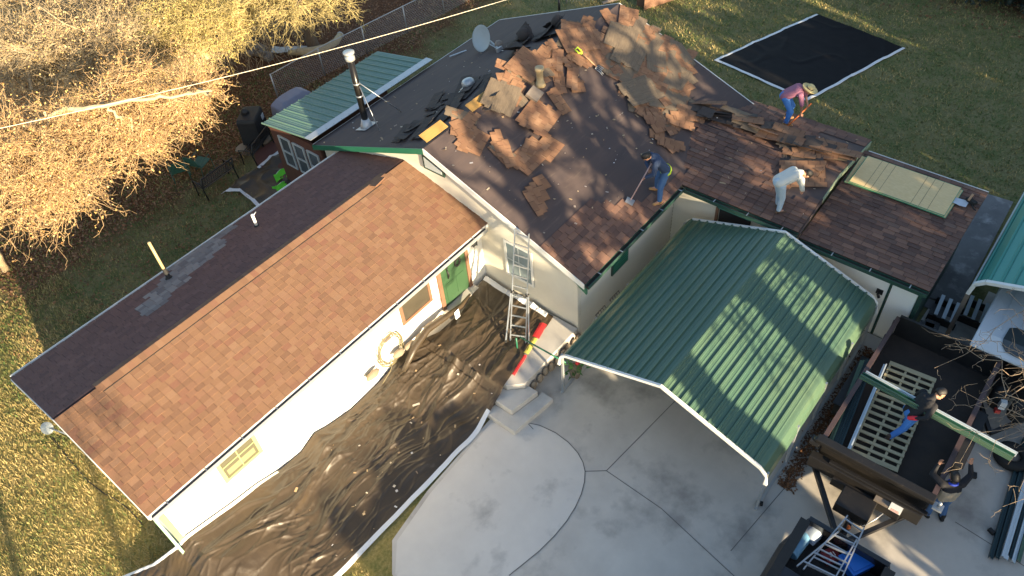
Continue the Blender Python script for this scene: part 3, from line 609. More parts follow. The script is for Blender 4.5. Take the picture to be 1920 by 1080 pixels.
# stove pipe on the back slope with its braces
b0 = on(688, 238, P_BACK, N_BACK); pz = 2.35
mb = MB(); mb.lathe(b0 + Vector((0, 0, .12)), [(.095, 0), (.095, pz - .25)], 20); pipe = mb.build('stove_pipe', mat('black_stove_pipe', (.014, .013, .012), .28, .3), house)
mb = MB(); mb.lathe(b0, [(.2, -.02), (.17, .1), (.10, .3)], 20); mb.obox(b0 + Vector((0, 0, .035)), (.26, 0, 0), Vector((0, .24, -.24 * KB)), Vector((0, .002, .005))); mb.build('pipe_flashing', M['galv'], pipe)
mb = MB(); mb.lathe(b0 + Vector((0, 0, pz - .15)), [(.10, 0), (.14, .02), (.14, .12), (.10, .14), (.10, .2), (.16, .21), (.16, .26), (.02, .28)], 20); mb.build('pipe_cap', M['galv'], pipe)
for hz in (1.45, 1.05): MB().lathe(b0 + Vector((0, 0, hz)), [(.10, 0), (.102, .045)], 20).build('pipe_band', M['alu'], pipe)
q1 = on(752, 210, P_BACK, N_BACK); q2 = on(712, 246, P_BACK, N_BACK); mb = MB()
for q in (q1, q2): mb.tube([b0 + Vector((.05, 0, 1.5)), q + Vector((0, 0, .02))], .014, 6)
mb.build('pipe_brace', M['alu'], pipe)
# plumbing pipes on the wing's back slope
q = on(318, 523, P_WB, N_WB); mb = MB(); mb.tube([q, q + Vector((.0, .02, .45)), q + Vector((.0, .02, 1.25))], .038, 12); vp = mb.build('vent_pipe', M['yellowpvc'], wing_back)
mb = MB(); mb.lathe(q, [(.12, -.03), (.10, .02), (.06, .1), (.052, .36), (.044, .37)], 14); mb.build('pipe_boot', M['rubber'], vp)
q = on(482, 425, P_WB, N_WB); mb = MB(); mb.tube([q, q + Vector((0, 0, .42))], .04, 12); mb.tube([q + Vector((0, 0, .36)), q + Vector((.16, .08, .36))], .012, 6); vp = mb.build('vent_pipe', M['whitepvc'], wing_back)
mb = MB(); mb.lathe(q, [(.09, -.02), (.05, .07)], 14); mb.build('pipe_boot', M['rubber'], vp)
# sunroom behind
mb = MB()
SR = [(1.45, 7.05), (6.55, 7.05), (6.9, 4.62), (1.62, 4.62)]; zs = [2.42, 2.42, 2.62, 2.62]
def ribroof(mb, a0, a1, b0_, b1_, nr, h=.03, wd=.05, mi=0):
    """a0->a1 low edge, b0->b1 high edge; ribs run from low to high"""
    a0, a1, b0_, b1_ = map(Vector, (a0, a1, b0_, b1_)); n = (a1 - a0).cross(b0_ - a0).normalized()
    if n.z < 0: n = -n
    prof = []; L_ = (a1 - a0).length; pit = L_ / nr; t = 0.0
    for k in range(nr):
        t = k * pit
        prof += [(t, h * .0), (t + .012, h), (t + .012 + wd * .5, h), (t + .024 + wd * .5, 0)]
        for f in (.4, .7): prof += [(t + pit * f, 0), (t + pit * f + .01, h * .3), (t + pit * f + .03, h * .3), (t + pit * f + .04, 0)]
    prof.append((L_, 0)); vs = []; 
    for (t, hh) in prof:
        f = t / L_; vs += [a0.lerp(a1, f) + n * hh, b0_.lerp(b1_, f) + n * hh]
    mb.add(vs, [(2 * i, 2 * i + 2, 2 * i + 3, 2 * i + 1) for i in range(len(prof) - 1)], mi)
    vs2 = [v - n * .012 for v in (a0, a1, b1_, b0_)]; mb.add(vs2, [(0, 1, 2, 3)], mi)
ribroof(mb, (1.45, 7.05, 2.42), (6.6, 7.05, 2.42), (1.58, 4.72, 2.64), (6.9, 4.72, 2.64), 17, h=.035, wd=.06); sroof = mb.build('sunroom_roof', M['metalsun'], house)
mb = MB(); mb.prism([(1.55, 4.68, 2.665), (6.95, 4.68, 2.665), (6.95, 4.98, 2.645), (1.55, 4.98, 2.645)], (0, 0, .012)); mb.build('roof_flashing', M['galv'], sroof)
mb = MB(); mb.box((1.62, 6.95, 2.2), (6.5, 7.02, 2.40)); mb.box((1.62, 4.45, 0), (1.72, 6.95, 2.38)); mb.box((1.72, 6.86, 0), (6.5, 6.949, 2.3)); sw = mb.build('sunroom_wall', M['redwood'], house)
for y0 in (4.6, 5.3, 6.0):
    mb = MB(); x = 1.62
    for (a, b, c, d) in ((y0, y0 + .06, .95, 2.1), (y0 + .5, y0 + .56, .95, 2.1)): mb.box((x - .05, a, c), (x - .004, b, d))
    for z in (.95, 1.5, 2.06): mb.box((x - .05, y0 + .061, z), (x - .004, y0 + .499, z + .05))
    wf_ = mb.build('sunroom_window', M['dishm'], house); MB().box((x - .02, y0 + .06, 1.0), (x - .003, y0 + .5, 2.06)).build('pane', mat('dark_pane', (.05, .065, .075), .1, col2=(.12, .14, .15), nscale=3, amount=.6), wf_)
MB().box((.9, 4.5, 0), (1.5, 5.0, .55)).build('step_box', M['dishm'], house)

# porch with steps
porch = thing('porch', (1, -3.5, 0), 'raised grey concrete porch with three steps at the inner corner of the house', 'porch')
mb = MB(); mb.prism([(-.86, -4.72, .0), (-.55, -5.05, 0), (1.66, -5.06, .0), (1.66, -1.86, .0), (-.9, -1.86, .0)], (0, 0, .56)); mb.build('landing', M['porch'], porch, bevel=.012)
mb = MB(); mb.prism([(-1.28, -4.66, .02), (-1.28, -5.2, .02), (-.45, -5.36, .02), (-.45, -5.06, .02), (-.56, -5.06, .02), (-.87, -4.72, .02), (-.9, -4.5, .02)], (0, 0, .36)); mb.build('step', M['porch'], porch, bevel=.01)
mb = MB(); mb.prism([(-1.62, -4.66, .02), (-1.62, -5.55, .02), (-.3, -5.72, .02), (-.3, -5.37, .02), (-.46, -5.37, .02), (-1.285, -5.21, .02), (-1.285, -4.66, .02)], (0, 0, .18)); mb.build('step', M['porch'], porch, bevel=.01)
mb = MB(); 
for k in range(9):
    x = -.3 + k * .24; mb.ball((x, -5.12 - random.uniform(0, .05), .30 + random.uniform(-.05, .05)), (.11, .07, .15), 7)
mb.build('stone_facing', M['stone'], porch)
# ------------------------------------------------------------------ carport
cp = thing('carport', (3, -8.4, 0), 'green ribbed metal carport with white front trim over the driveway', 'carport')
X0, X1, YA, YM, YB, ZE_, ZR_ = .05, 5.88, -5.72, -8.42, -11.02, 1.62, 2.52
mb = MB()
def cprof():
    """points (y, z) of the bent sheet section from left leg bend over the ridge to the right one"""
    pts = []
    def seg(ya, za, yb, zb, nr):
        L_ = math.hypot(yb - ya, zb - za); n = Vector((-(zb - za), yb - ya)) / L_; n = n if n.y > 0 else -n
        pit = L_ / nr
        for k in range(nr):
            t = k * pit
            for (dt, h) in ((0, 0), (.014, .042), (.052, .042), (.066, 0), (pit * .5, 0), (pit * .5 + .012, .006), (pit * .5 + .03, .006), (pit * .5 + .042, 0)):
                f = (t + dt) / L_; pts.append((ya + (yb - ya) * f + n.x * h, za + (zb - za) * f + n.y * h))
        pts.append((yb, zb))
    pts.append((YA + .03, ZE_ - .36)); pts.append((YA + .0, ZE_ - .12)); pts.append((YA - .1, ZE_ + .03))
    seg(YA - .14, ZE_ + .05, YM, ZR_, 11); seg(YM, ZR_, YB + .14, ZE_ + .05, 11)
    pts.append((YB + .1, ZE_ + .03)); pts.append((YB + .0, ZE_ - .12)); pts.append((YB - .03, ZE_ - .36)); return pts
pr_ = cprof(); n = len(pr_)
def zx(x): return .03 * math.sin(x * .9)
xs = [X0 + .02 + (X1 - X0 - .04) * k / 6 for k in range(7)]; vs = []
for x in xs: vs += [(x, y, z) for y, z in pr_]
mb.add(vs, [(k * n + i, k * n + i + 1, (k + 1) * n + i + 1, (k + 1) * n + i) for k in range(6) for i in range(n - 1)])
cpr = mb.build('roof_sheet', M['metalg'], cp)
so = cpr.modifiers.new('solid', 'SOLIDIFY'); so.thickness = .004; so.offset = -1
for x, nm in ((X0, 'front_trim'), (X1, 'back_trim')):
    mb = MB(); path = [(YA + .04, ZE_ - .42), (YA + .0, ZE_ - .1), (YA - .16, ZE_ + .06), (YM, ZR_ + .02), (YB + .16, ZE_ + .06), (YB - .0, ZE_ - .1), (YB - .04, ZE_ - .42)]
    up = [(y, z + .03) if 0 < i < 6 else (y + (.035 if i == 0 else -.035), z) for i, (y, z) in enumerate(path)]
    dn = [(y, z - .045) if 0 < i < 6 else (y + (-.035 if i == 0 else .035), z) for i, (y, z) in enumerate(path)]
    vs = [(x - .03, y, z) for y, z in up] + [(x - .03, y, z) for y, z in dn] + [(x + .03, y, z) for y, z in up] + [(x + .03, y, z) for y, z in dn]; fs = []
    for i in range(6): fs += [(i, i + 1, 8 + i, 7 + i), (14 + i + 1, 14 + i, 21 + i, 21 + i + 1), (i + 1, i, 14 + i, 14 + i + 1), (7 + i, 8 + i, 22 + i, 21 + i)]
    mb.add(vs, fs); mb.build(nm, M['trimw'], cp)
for y in (YA, YB):
    mb = MB(); mb.box((X0, y - .03, .03), (X1, y + .03, .09)); mb.build('base_rail', M['galv'], cp)
    for k in range(5):
        x = X0 + .08 + (X1 - X0 - .16) * k / 4
        MB().box((x - .03, y - .028, .091), (x + .03, y + .028, ZE_ - .1)).build('leg', M['galv'], cp)
for k in range(5):
    x = X0 + .08 + (X1 - X0 - .16) * k / 4; mb = MB()
    for (a, b) in (((YA - .1, ZE_ - .03), (YM, ZR_ - .05)), ((YM, ZR_ - .05), (YB + .1, ZE_ - .03))): mb.bar((x, a[0], a[1]), (x, b[0], b[1]), .05, .05)
    mb.build('rafter', M['galv'], cp)
# second carport at the right edge with galvanised leg
c2 = thing('carport', (8, -14, 0), 'teal metal carport with white arched trim beside the garage path at the right edge', 'carport')
mb = MB(); prof = [(-12.62, 1.75), (-12.66, 2.1), (-12.85, 2.28), (-15.2, 3.0), (-17.6, 2.28), (-17.8, 2.1), (-17.82, 1.75)]
pts = []
for (y0, z0), (y1, z1) in zip(prof, prof[1:]):
    k = max(1, int(math.hypot(y1 - y0, z1 - z0) / .24))
    for i in range(k):
        f = i / k; y, z = y0 + (y1 - y0) * f, z0 + (z1 - z0) * f; d = (y1 - y0) / k
        pts += [(y, z), (y + d * .08, z + .022), (y + d * .22, z + .022), (y + d * .3, z)]
pts.append(prof[-1]); n = len(pts); vs = [(x, y, z) for x in (7.25, 12.2) for y, z in pts]
mb.add(vs, [(i, i + 1, n + i + 1, n + i) for i in range(n - 1)]); o = mb.build('roof_sheet', M['metalteal'], c2); so = o.modifiers.new('s', 'SOLIDIFY'); so.thickness = .004
mb = MB()
for (a, b) in zip(prof, prof[1:]): mb.bar((7.2, a[0], a[1]), (7.2, b[0], b[1] ), .09, .09, up=(1, 0, 0))
mb.build('front_trim', M['trimw'], c2)
mb = MB(); mb.box((7.24, -12.64, 1.72), (12.2, -12.60, 1.80)); mb.build('edge_trim', M['trimw'], c2)
for x in (7.2, 9.6, 12.1):
    mb = MB(); mb.box((x - .05, -12.68, .03), (x + .05, -12.58, 1.75)); mb.build('leg', M['galvb'], c2)
mb = MB(); mb.bar((7.9, -12.75, 2.05), (7.9, -15.2, 2.75), .09, .14); mb.bar((8.6, -12.75, 2.05), (8.6, -15.2, 2.75), .05, .06); mb.build('rafter', M['wood'], c2)
# white slatted panels leaning by the path
for k, (x, y) in enumerate(((7.95, -12.35), (8.35, -12.95))):
    o = thing('slatted_panel', (x, y, 0), ['white slatted panel lying beside the path outside the carport leg', 'white slatted panel lying behind the carport leg'][k], 'panel', 'white slatted panels by the carport'); mb = MB()
    for j in range(3): mb.obox((x + .0 + j * .005, y - .2 + j * .2, .30 + .02 * j), (.36, .03, .03), (-.003, .045, 0), (0, 0, .012))
    mb.build('slats', M['trimblue'], o); MB().box((x - .38, y - .36, .05), (x - .34, y + .34, .27)).build('frame_bar', M['black'], o); MB().box((x + .3, y - .36, .05), (x + .34, y + .34, .28)).build('frame_bar', M['black'], o)
for k, (x, y) in enumerate(((7.65, -12.2), (7.1, -12.15))):
    o = MB().obox((x, y, .07), (.36, .04, 0), (-.02, .17, 0), (0, 0, .035)).build('paving_slab', M['path'], bevel=.01)
    tag(o, ['dark paving slab lying nearest the slatted panels', 'dark paving slab lying nearest the garage corner'][k], 'paving slab', 'paving slabs at the garage corner')

# ------------------------------------------------------------------ white camper under the second carport
cv = thing('camper', (8, -14.2, 0), 'white camper with black rounded front window parked under the teal carport', 'camper')
cz = 1.62; mb = MB()
prof = [(5.98, 1.36), (5.98, 1.43), (6.1, 1.50), (6.35, cz), (11.5, cz + .05), (11.5, 1.36)]
vs = [(x, -13.16, z) for x, z in prof] + [(x, -15.3, z) for x, z in prof]; k = len(prof)
mb.add(vs, [tuple(range(k)), tuple(range(k, 2 * k))[::-1]] + [(i, k + i, k + (i + 1) % k, (i + 1) % k) for i in range(k)])
cb = mb.build('body', M['camper'], cv, bevel=.05)
mb = MB()
for y in (-13.55, -13.95, -14.4): mb.bar((6.6, y, cz + .012), (11.3, y, cz + .055), .06, .03)
mb.build('roof_rib', M['camper'], cb)
wp = []
for (cx_, cy_, a0) in ((6.75, -13.95, 90), (6.25, -13.95, 180), (6.25, -14.9, 270), (6.75, -14.9, 0)):
    pass
pz = lambda x: cz + .03 if x > 6.35 else 1.50 + (x - 6.1) / .25 * (cz - 1.50) + .03
ww = []
for (x, y) in ((6.75, -13.72), (6.35, -13.70), (6.2, -13.74), (6.10, -13.86), (6.08, -14.05), (6.08, -14.9), (6.2, -15.05), (6.75, -15.05), (6.85, -14.9), (6.85, -13.85)): ww.append((x, y, pz(max(6.06, x)) + .004))
mid = [(6.35, -15.05, cz + .034)]
mb = MB(); mb.add([p for p in ww if p[0] >= 6.35] + [(6.35, -15.05, cz + .034)], [(0, 1, 6, 2, 3, 4)] if False else [(1, 0, 4, 3, 2, 5)])
mb.add([p for p in ww if p[0] < 6.35 or p[1] == -13.70] + [(6.35, -15.05, cz + .034)], [(0, 1, 2, 3, 4, 5, 6)])
mb.build('front_window', M['glass'], cv)
mb = MB(); mb.box((6.7, -15.2, .42), (11.45, -13.26, 1.355)); mb.build('lower_body', M['black'], cv)  # black stands in for the shade under the overhanging front edge
for y in (-13.4, -15.0):
    mb = MB(); mb.lathe((8.6, y, .34), [(.2, -.1), (.33, -.1), (.34, -.06), (.34, .06), (.33, .1), (.2, .1)], 20, (0, 1, 0)); mb.build('wheel', M['rubber'], cv)
mb = MB(); mb.bar((6.0, -13.5, .5), (4.6, -14.35, .48), .08, .1); mb.bar((6.0, -15.2, .5), (4.6, -14.35, .48), .08, .1); mb.box((5.93, -15.1, .45), (6.4, -13.3, .74)); mb.build('tongue', M['black'], cv)
mb = MB(); mb.lathe((5.45, -14.2, .52), [(.18, 0), (.2, .05), (.2, .42), (.12, .52), (.05, .55)], 16); mb.build('gas_bottle', M['rubber'], cv)
mb = MB(); mb.lathe((5.35, -14.65, .52), [(.18, 0), (.2, .05), (.2, .42), (.12, .52), (.05, .55)], 16); mb.build('gas_bottle', M['rubber'], cv)
mb = MB(); mb.obox((5.2, -14.3, .88), (.09, .02, -.03), (-.02, .06, 0), (.03, 0, .09)); mb.build('sticker', M['label'], cv)
mb = MB(); mb.obox((5.08, -14.27, .74), (.05, .02, -.015), (-.02, .05, 0), (.012, 0, .045)); mb.build('red_sticker', M['redsticker'], cv)
mb = MB(); mb.lathe((4.75, -14.3, .30), [(.11, -.06), (.12, 0), (.10, .12), (.03, .14)], 12); mb.build('jack_head', M['galv'], cv)
mb = MB()
for k in range(12):
    a = 2 * math.pi * k / 12
o = thing('tyre', (4.55, -14.95, 0), 'black tyre lying flat near the right edge under bare twigs', 'tyre')
mb.lathe((4.55, -14.95, .05), [(.19, 0), (.33, .0), (.37, .05), (.37, .16), (.33, .21), (.20, .21), (.17, .16), (.17, .05), (.19, 0)], 26); mb.build('tread', M['rubber'], o)
MB().lathe((4.55, -14.95, .06), [(.165, 0), (.165, .12), (.06, .14), (.001, .14)], 20).build('rim', M['galvb'], o)

# ------------------------------------------------------------------ black dump trailer
tr = thing('dump_trailer', (3.7, -12.6, 0), 'black steel dump trailer loaded with a long wooden pallet and green trim', 'trailer')
TX0, TX1, TY0, TY1, TF, TT = 1.72, 5.98, -13.86, -11.56, .72, 1.30
mb = MB(); mb.box((TX0, TY0, TF - .08), (TX1, TY1, TF)); mb.build('bed_floor', M['bedfloor'], tr)
for y in (TY0, TY1):
    s_ = 1 if y == TY1 else -1; mb = MB(); mb.box((TX0 + .05, y - .02, TF + .001), (TX1, y + .02, TT - .05))
    k = TX0 + .3
    while k < TX1: mb.box((k - .03, y + s_ * .021, TF - .05), (k + .03, y + s_ * .07, TT - .055)); k += .55
    sw_ = mb.build('side_wall', M['black'], tr)
    mb = MB(); mb.box((TX0 + .02, y - .05, TT - .048), (TX1 + .02, y + .05, TT)); mb.build('top_rail', M['railm'], sw_)
mb = MB(); mb.box((TX1 - .03, TY0 + .03, TF + .002), (TX1 + .02, TY1 - .03, TT + .05)); mb.box((TX1 - .04, TY0 + .03, TT + .051), (TX1 + .03, TY1 - .03, TT + .09)); mb.box((TX1 - .05, -12.75, TF), (TX1 - .031, -12.68, TT)); mb.build('tail_gate', M['black'], tr)
mb = MB(); mb.box((TX0 - .02, TY0 + .03, TF - .3), (TX0 + .05, TY1 - .03, TT - .03)); mb.build('front_wall', M['blackrust'], tr)
mb = MB(); mb.box((TX0 - .16, TY0 - .06, TT - .06), (TX0 + .04, TY1 + .12, TT + .07)); mb.build('front_beam', M['blackrust'], tr, bevel=.02)
mb = MB(); mb.box((TX0 - .36, TY0 - .0, .62), (TX0 - .17, TY1 + .1, 1.0)); mb.box((TX0 - .46, TY0 + .35, .55), (TX0 - .37, TY1 - .5, .8)); mb.box((TX0 - .30, TY0 - .06, 1.0), (TX0 - .2, TY1 - .3, 1.04)); mb.build('step_beam', M['blackrust'], tr, bevel=.015)
mb = MB(); mb.box((TX0 - .475, -13.25, .84), (TX0 - .362, -12.95, .92)); mb.build('label_plate', M['galvb'], tr)
mb = MB(); mb.box((TX0 - .48, -13.5, .84), (TX0 - .362, -13.26, .96)); lp = mb.build('sticker_plate', M['label'], tr)
mb = MB()
for k in range(3): mb.box((TX0 - .484, -13.47 + k * .005, .86 + k * .03), (TX0 - .481, -13.30, .87 + k * .03))
mb.build('printed_lines', M['redsticker'], lp)
hitch = Vector((-.05, -12.78, .5))
mb = MB(); mb.bar((TX0 - .2, TY1 - .05, .52), hitch + Vector((.25, .06, 0)), .09, .13); mb.bar((TX0 - .2, TY0 + .25, .52), hitch + Vector((.25, -.06, 0)), .09, .13); mb.bar((TX0 - .3, -12.75, .5), hitch, .10, .12)
mb.build('tongue_frame', M['black'], tr)
mb = MB(); mb.box((.72, -13.05, .56), (1.25, -12.35, .85)); mb.build('tool_box', M['blackrust'], tr, bevel=.02)
mb = MB(); mb.lathe((.42, -12.72, .3), [(.04, 0), (.04, .75)], 12); mb.tube([(.42, -12.72, 1.03), (.42, -12.95, 1.05), (.42, -12.97, 1.12)], .014, 6); mb.build('jack', M['black'], tr)
mb = MB(); mb.ball((.45, -12.78, .72), (.05, .06, .05), 8); mb.build('orange_lamp', M['orange'], tr)
mb = MB(); mb.tube([(.66, -13.0, .66), (.95, -13.15, .72), (1.12, -13.22, .78)], .015, 6); mb.build('breakaway_rod', M['alu'], tr)
mb = MB(); mb.lathe(hitch + Vector((.1, 0, .02)), [(.07, 0), (.09, .05), (.05, .11), (.01, .12)], 12); mb.build('coupler', M['galv'], tr)
for y in (TY0 - .17, TY1 + .17):
    for x in (3.6, 4.4):
        mb = MB(); mb.lathe((x, y, .34), [(.12, -.1), (.31, -.1), (.34, -.07), (.34, .07), (.31, .1), (.12, .1)], 22, (0, 1, 0)); wl = mb.build('wheel', M['rubber'], tr)
        MB().lathe((x, y, .34), [(.11, -.09), (.2, -.085), (.2, .085), (.11, .09)], 16, (0, 1, 0)).build('rim', M['galvb'], wl)
    mb = MB(); mb.box((3.15, y - .13, .72), (4.85, y + .13, .75)); mb.build('fender', M['black'], tr)
mb = MB(); mb.box((TX0 - .2, TY1 + .02, TT - .12), (TX0 + .0, TY1 + .22, TT - .02)); mb.lathe((TX0 - .1, TY1 + .12, TT - .02), [(.05, 0), (.06, .06), (.02, .08)], 10); mb.build('corner_latch', M['black'], tr)
mb = MB(); mb.box((TX0 - .19, TY0 - .25, TT - .12), (TX0 - .02, TY0 - .065, TT - .06)); mb.lathe((TX0 - .1, TY0 - .16, TT - .06), [(.03, 0), (.03, .14)], 8); mb.build('corner_latch', M['galv'], tr)
# long pallet in the bed
pl = thing('pallet', (3.6, -12.5, TF), 'long pale slatted wooden pallet lying in the trailer bed', 'pallet')
pa, pb, pc_, pd = at(1668, 680, TF + .14), at(1755, 714, TF + .14), at(1684, 882, TF + .14), at(1592, 843, TF + .14)
NS = 15
for k in range(NS):
    f = k / (NS - 1); a = pa.lerp(pd, f); b = pb.lerp(pc_, f); mb = MB()
    mb.bar(a, b, .078 if k not in (0, NS - 1) else .12, .022, rnd=random.random()); mb.build('slat', M['pallet'], pl)
for f in (.03, .38, .68, .97):
    a = pa.lerp(pb, f) - Vector((0, 0, .06)); b = pd.lerp(pc_, f) - Vector((0, 0, .06)); MB().bar(a, b, .05, .095).build('stringer', M['pallet'], pl)
def trimbundle(name, a, b, wd, label, n=3, mats=('trimblue', 'trimdark'), group=None, gap=.0):
    """folded metal trim pieces nested side by side: an L/Z section swept from a to b"""
    a, b = Vector(a), Vector(b); o = thing(name, a.lerp(b, .5), label, 'metal trim', group); d = (b - a).normalized(); sd_ = d.cross(Vector((0, 0, 1))).normalized(); up = Vector((0, 0, 1)); pw = wd / n
    for k in range(n):
        c = -wd / 2 + k * pw; e0 = random.uniform(-.04, .06); e1 = random.uniform(-.06, .04); sec = [(c, 0), (c, .09), (c + pw * .35, .09), (c + pw * .35, .05), (c + pw * .9, .05), (c + pw * .9, .0)]
        vs = [a + d * e0 + sd_ * s_ + up * z_ for s_, z_ in sec] + [b + d * e1 + sd_ * s_ + up * z_ for s_, z_ in sec]; m_ = len(sec); mb = MB()
        mb.add(vs, [(i, i + 1, m_ + i + 1, m_ + i) for i in range(m_ - 1)]); p = mb.build('trim_piece', M[mats[k % len(mats)]], o); s2 = p.modifiers.new('s', 'SOLIDIFY'); s2.thickness = .006
    return o
trimbundle('trim_bundle', at(1625, 678, TF + .2), at(1562, 840, TF + .2), .30, 'dark green trim bundle lying along the trailer wall beside the pallet', 3, ('trimdark', 'trimdark', 'metalg'))
trimbundle('trim_bundle', at(1659, 684, TF + .3), at(1590, 845, TF + .3), .08, 'pale blue trim piece lying on edge against the pallet', 1, ('trimblue',))
# carried trim: held by the two men
trimbundle('metal_trim', at(1614, 703, 1.72), at(1898, 858, 1.72), .24, 'long white faced green trim carried across the trailer by two men', 3, ('trimblue', 'trimgreen', 'metalg'))
# stacks on the concrete at the right edge
trimbundle('trim_stack', at(1862, 1050, .06), at(1925, 828, .06), .20, 'dark green trim lengths on the concrete, left in the stack', 2, ('trimdark', 'trimdark'), 'trim lengths on the concrete')
trimbundle('trim_stack', at(1883, 1046, .12), at(1940, 850, .12), .15, 'white trim lengths on the concrete, bright in the stack', 1, ('trimblue',), 'trim lengths on the concrete')
trimbundle('trim_stack', at(1899, 1053, .08), at(1955, 860, .08), .26, 'blue green trim lengths on the concrete, right in the stack', 3, ('trimdark', 'trimblue', 'metalg'), 'trim lengths on the concrete')
for k, p in enumerate(((1826, 893), (1858, 998), (1424, 945))):
    q = at(*p, .03); o = MB().box((-.07, -.045, 0), (.07, .045, .08)).build('wood_block', M['blackrust'], bevel=.012); o.location = q; o.rotation_euler = (0, 0, k * .8 + .3)
    tag(o, ['dark wood block near the far end of the trim stack', 'dark wood block near the near end of the trim stack', 'dark block on the concrete beside the carport front leg'][k], 'block')

# ------------------------------------------------------------------ pickup (only its bed reaches the frame)
pk = thing('pickup_truck', (-1.6, -12.8, 0), 'black pickup truck with an open bed full of tools at the bottom edge', 'pickup truck')
PX1, PY0, PY1, PZ = -.10, -13.82, -12.0, 1.24
mb = MB()
prof = [(.0, .5), (.05, .8), (.03, 1.05), (-.06, PZ)]
for s_, y in ((1, PY1), (-1, PY0)):
    vs = []; xs = [-5.6, -2.4, -1.75, -.9, PX1 - .35, PX1 - .05]
    for x in xs:
        rr = .16 if -2.3 < x < -.8 else (0.0 if x < -.3 else -.05 if x < -.2 else -.13)
        vs += [(x, y + s_ * (o_ + rr * (.7 if z > .7 and z < 1.1 else .4)), z) for o_, z in prof] + [(x, y - s_ * .16, PZ + .0), (x, y - s_ * .16, .62)]
    k = 6; mb.add(vs, [(i * k + j, i * k + j + 1, (i + 1) * k + j + 1, (i + 1) * k + j) for i in range(len(xs) - 1) for j in range(k - 1)] + [tuple(range(k)), tuple(range((len(xs) - 1) * k, len(xs) * k))[::-1]])
mb.build('bed_side', M['carblack'], pk, bevel=.02)
mb = MB(); mb.box((-3.0, PY0 + .02, .60), (PX1 - .06, PY1 - .02, .66)); k = PY0 + .2
while k < PY1 - .1: mb.box((-2.95, k, .661), (PX1 - .1, k + .05, .675)); k += .11
mb.build('bed_liner', M['liner'], pk)
mb = MB(); mb.box((PX1 - .07, PY0 + .1, .62), (PX1 + .0, PY1 - .1, PZ - .01)); mb.box((PX1 - .09, PY0 + .1, PZ - .009), (PX1 + .02, PY1 - .1, PZ + .015)); tg = mb.build('tailgate', M['carblack'], pk, bevel=.02)
MB().box((PX1 + .001, -13.0, .98), (PX1 + .025, -12.8, 1.06)).build('handle', M['rubber'], tg)
for y in (PY0 + .06, PY1 - .06): MB().box((-2.4, y - .10, PZ + .001), (PX1 - .12, y + .10, PZ + .02)).build('bed_rail_cap', M['liner'], pk)
mb = MB(); mb.box((PX1 - .02, PY0 + .05, .42), (PX1 + .15, PY1 - .05, .58)); mb.build('bumper', M['black'], pk, bevel=.02)
mb = MB(); mb.box((-4.9, PY0 + .08, .6), (-2.5, PY1 - .08, 1.25)); mb.box((-4.4, PY0 + .18, 1.25), (-2.55, PY1 - .18, 1.86)); mb.box((-6.0, PY0 + .05, .5), (-4.91, PY1 - .05, 1.15)); mb.build('cab', M['carblack'], pk, bevel=.06)
MB().box((-2.549, PY0 + .3, 1.35), (-2.535, PY1 - .3, 1.78)).build('rear_window', M['glass'], pk)
for x in (-1.55, -5.1):
    for y in (PY0 - .02, PY1 + .02):
        mb = MB(); mb.lathe((x, y, .38), [(.16, -.12), (.35, -.12), (.385, -.08), (.385, .08), (.35, .12), (.16, .12)], 24, (0, 1, 0)); wl = mb.build('wheel', M['rubber'], pk)
        MB().lathe((x, y, .38), [(.02, -.1), (.2, -.1), (.22, 0), (.2, .1), (.02, .1)], 16, (0, 1, 0)).build('rim', M['galv'], wl)
# load in the truck bed
bx = thing('cross_bed_toolbox', (-1.75, -12.6, .9), 'black cross bed toolbox at the front of the pickup bed', 'toolbox')
mb = MB(); mb.box((-2.35, -13.3, .70), (-1.35, -12.08, 1.2)); mb.build('body', M['dkblue'], bx, bevel=.03); mb = MB(); mb.box((-2.36, -13.31, 1.203), (-1.34, -12.07, 1.25)); mb.build('lid', M['dkblue'], bx, bevel=.02)
mb = MB(); mb.bar((-1.62, -12.40, 1.262), (-1.50, -12.52, 1.262), .014, .012); mb.build('latch', M['alu'], bx)
tb = thing('rolled_tube', (-.8, -12.3, .8), 'pale blue rolled plastic tube lying in the pickup bed', 'tube')
a, b = at(1483, 1040, .86), at(1522, 990, .86); d = (b - a).normalized(); ax_u = Vector((0, 0, 1)); mb = MB()
L_ = (b - a).length; mb.lathe(a, [(.11, 0), (.13, 0), (.135, .02), (.132, L_ * .5), (.136, L_ * .5 + .01), (.13, L_), (.01, L_)], 20, d); mb.lathe(a + d * .002, [(.11, 0), (.108, .2), (.005, .21)], 20, d); mb.build('tube', M['bluetube'], tb)
bgx = at(1524, 998, .93); mb = MB(); random.seed(3); vs = []
for j in range(7):
    for i in range(7):
        u_, v_ = i / 6 - .5, j / 6 - .5; z = .13 * (1 - (2 * u_) ** 4) * (1 - (2 * v_) ** 4); vs.append(bgx + Vector((u_ * .36 + v_ * .06, v_ * .34 - u_ * .1, z + .02 * mnoise.noise(Vector((u_ * 9, v_ * 9, 1))))))
mb.add(vs, [(j * 7 + i, j * 7 + i + 1, (j + 1) * 7 + i + 1, (j + 1) * 7 + i) for j in range(6) for i in range(6)], smooth=True); mb.add([v - Vector((0, 0, .1)) for v in (vs[0], vs[6], vs[48], vs[42])], [(3, 2, 1, 0)])
o = mb.build('cloth_bag', M['bluebag']); tag(o, 'pale grey cushion like bag lying at the end of the blue tube', 'bag')
t2 = thing('plastic_tub', (-.5, -13.2, .7), 'bright blue plastic storage tub with lid in the pickup bed', 'tub')
c = at(1606, 1052, .95); ang = R(-28); ex = Vector((math.cos(ang), math.sin(ang), 0)); ey = Vector((-math.sin(ang), math.cos(ang), 0)); mb = MB()
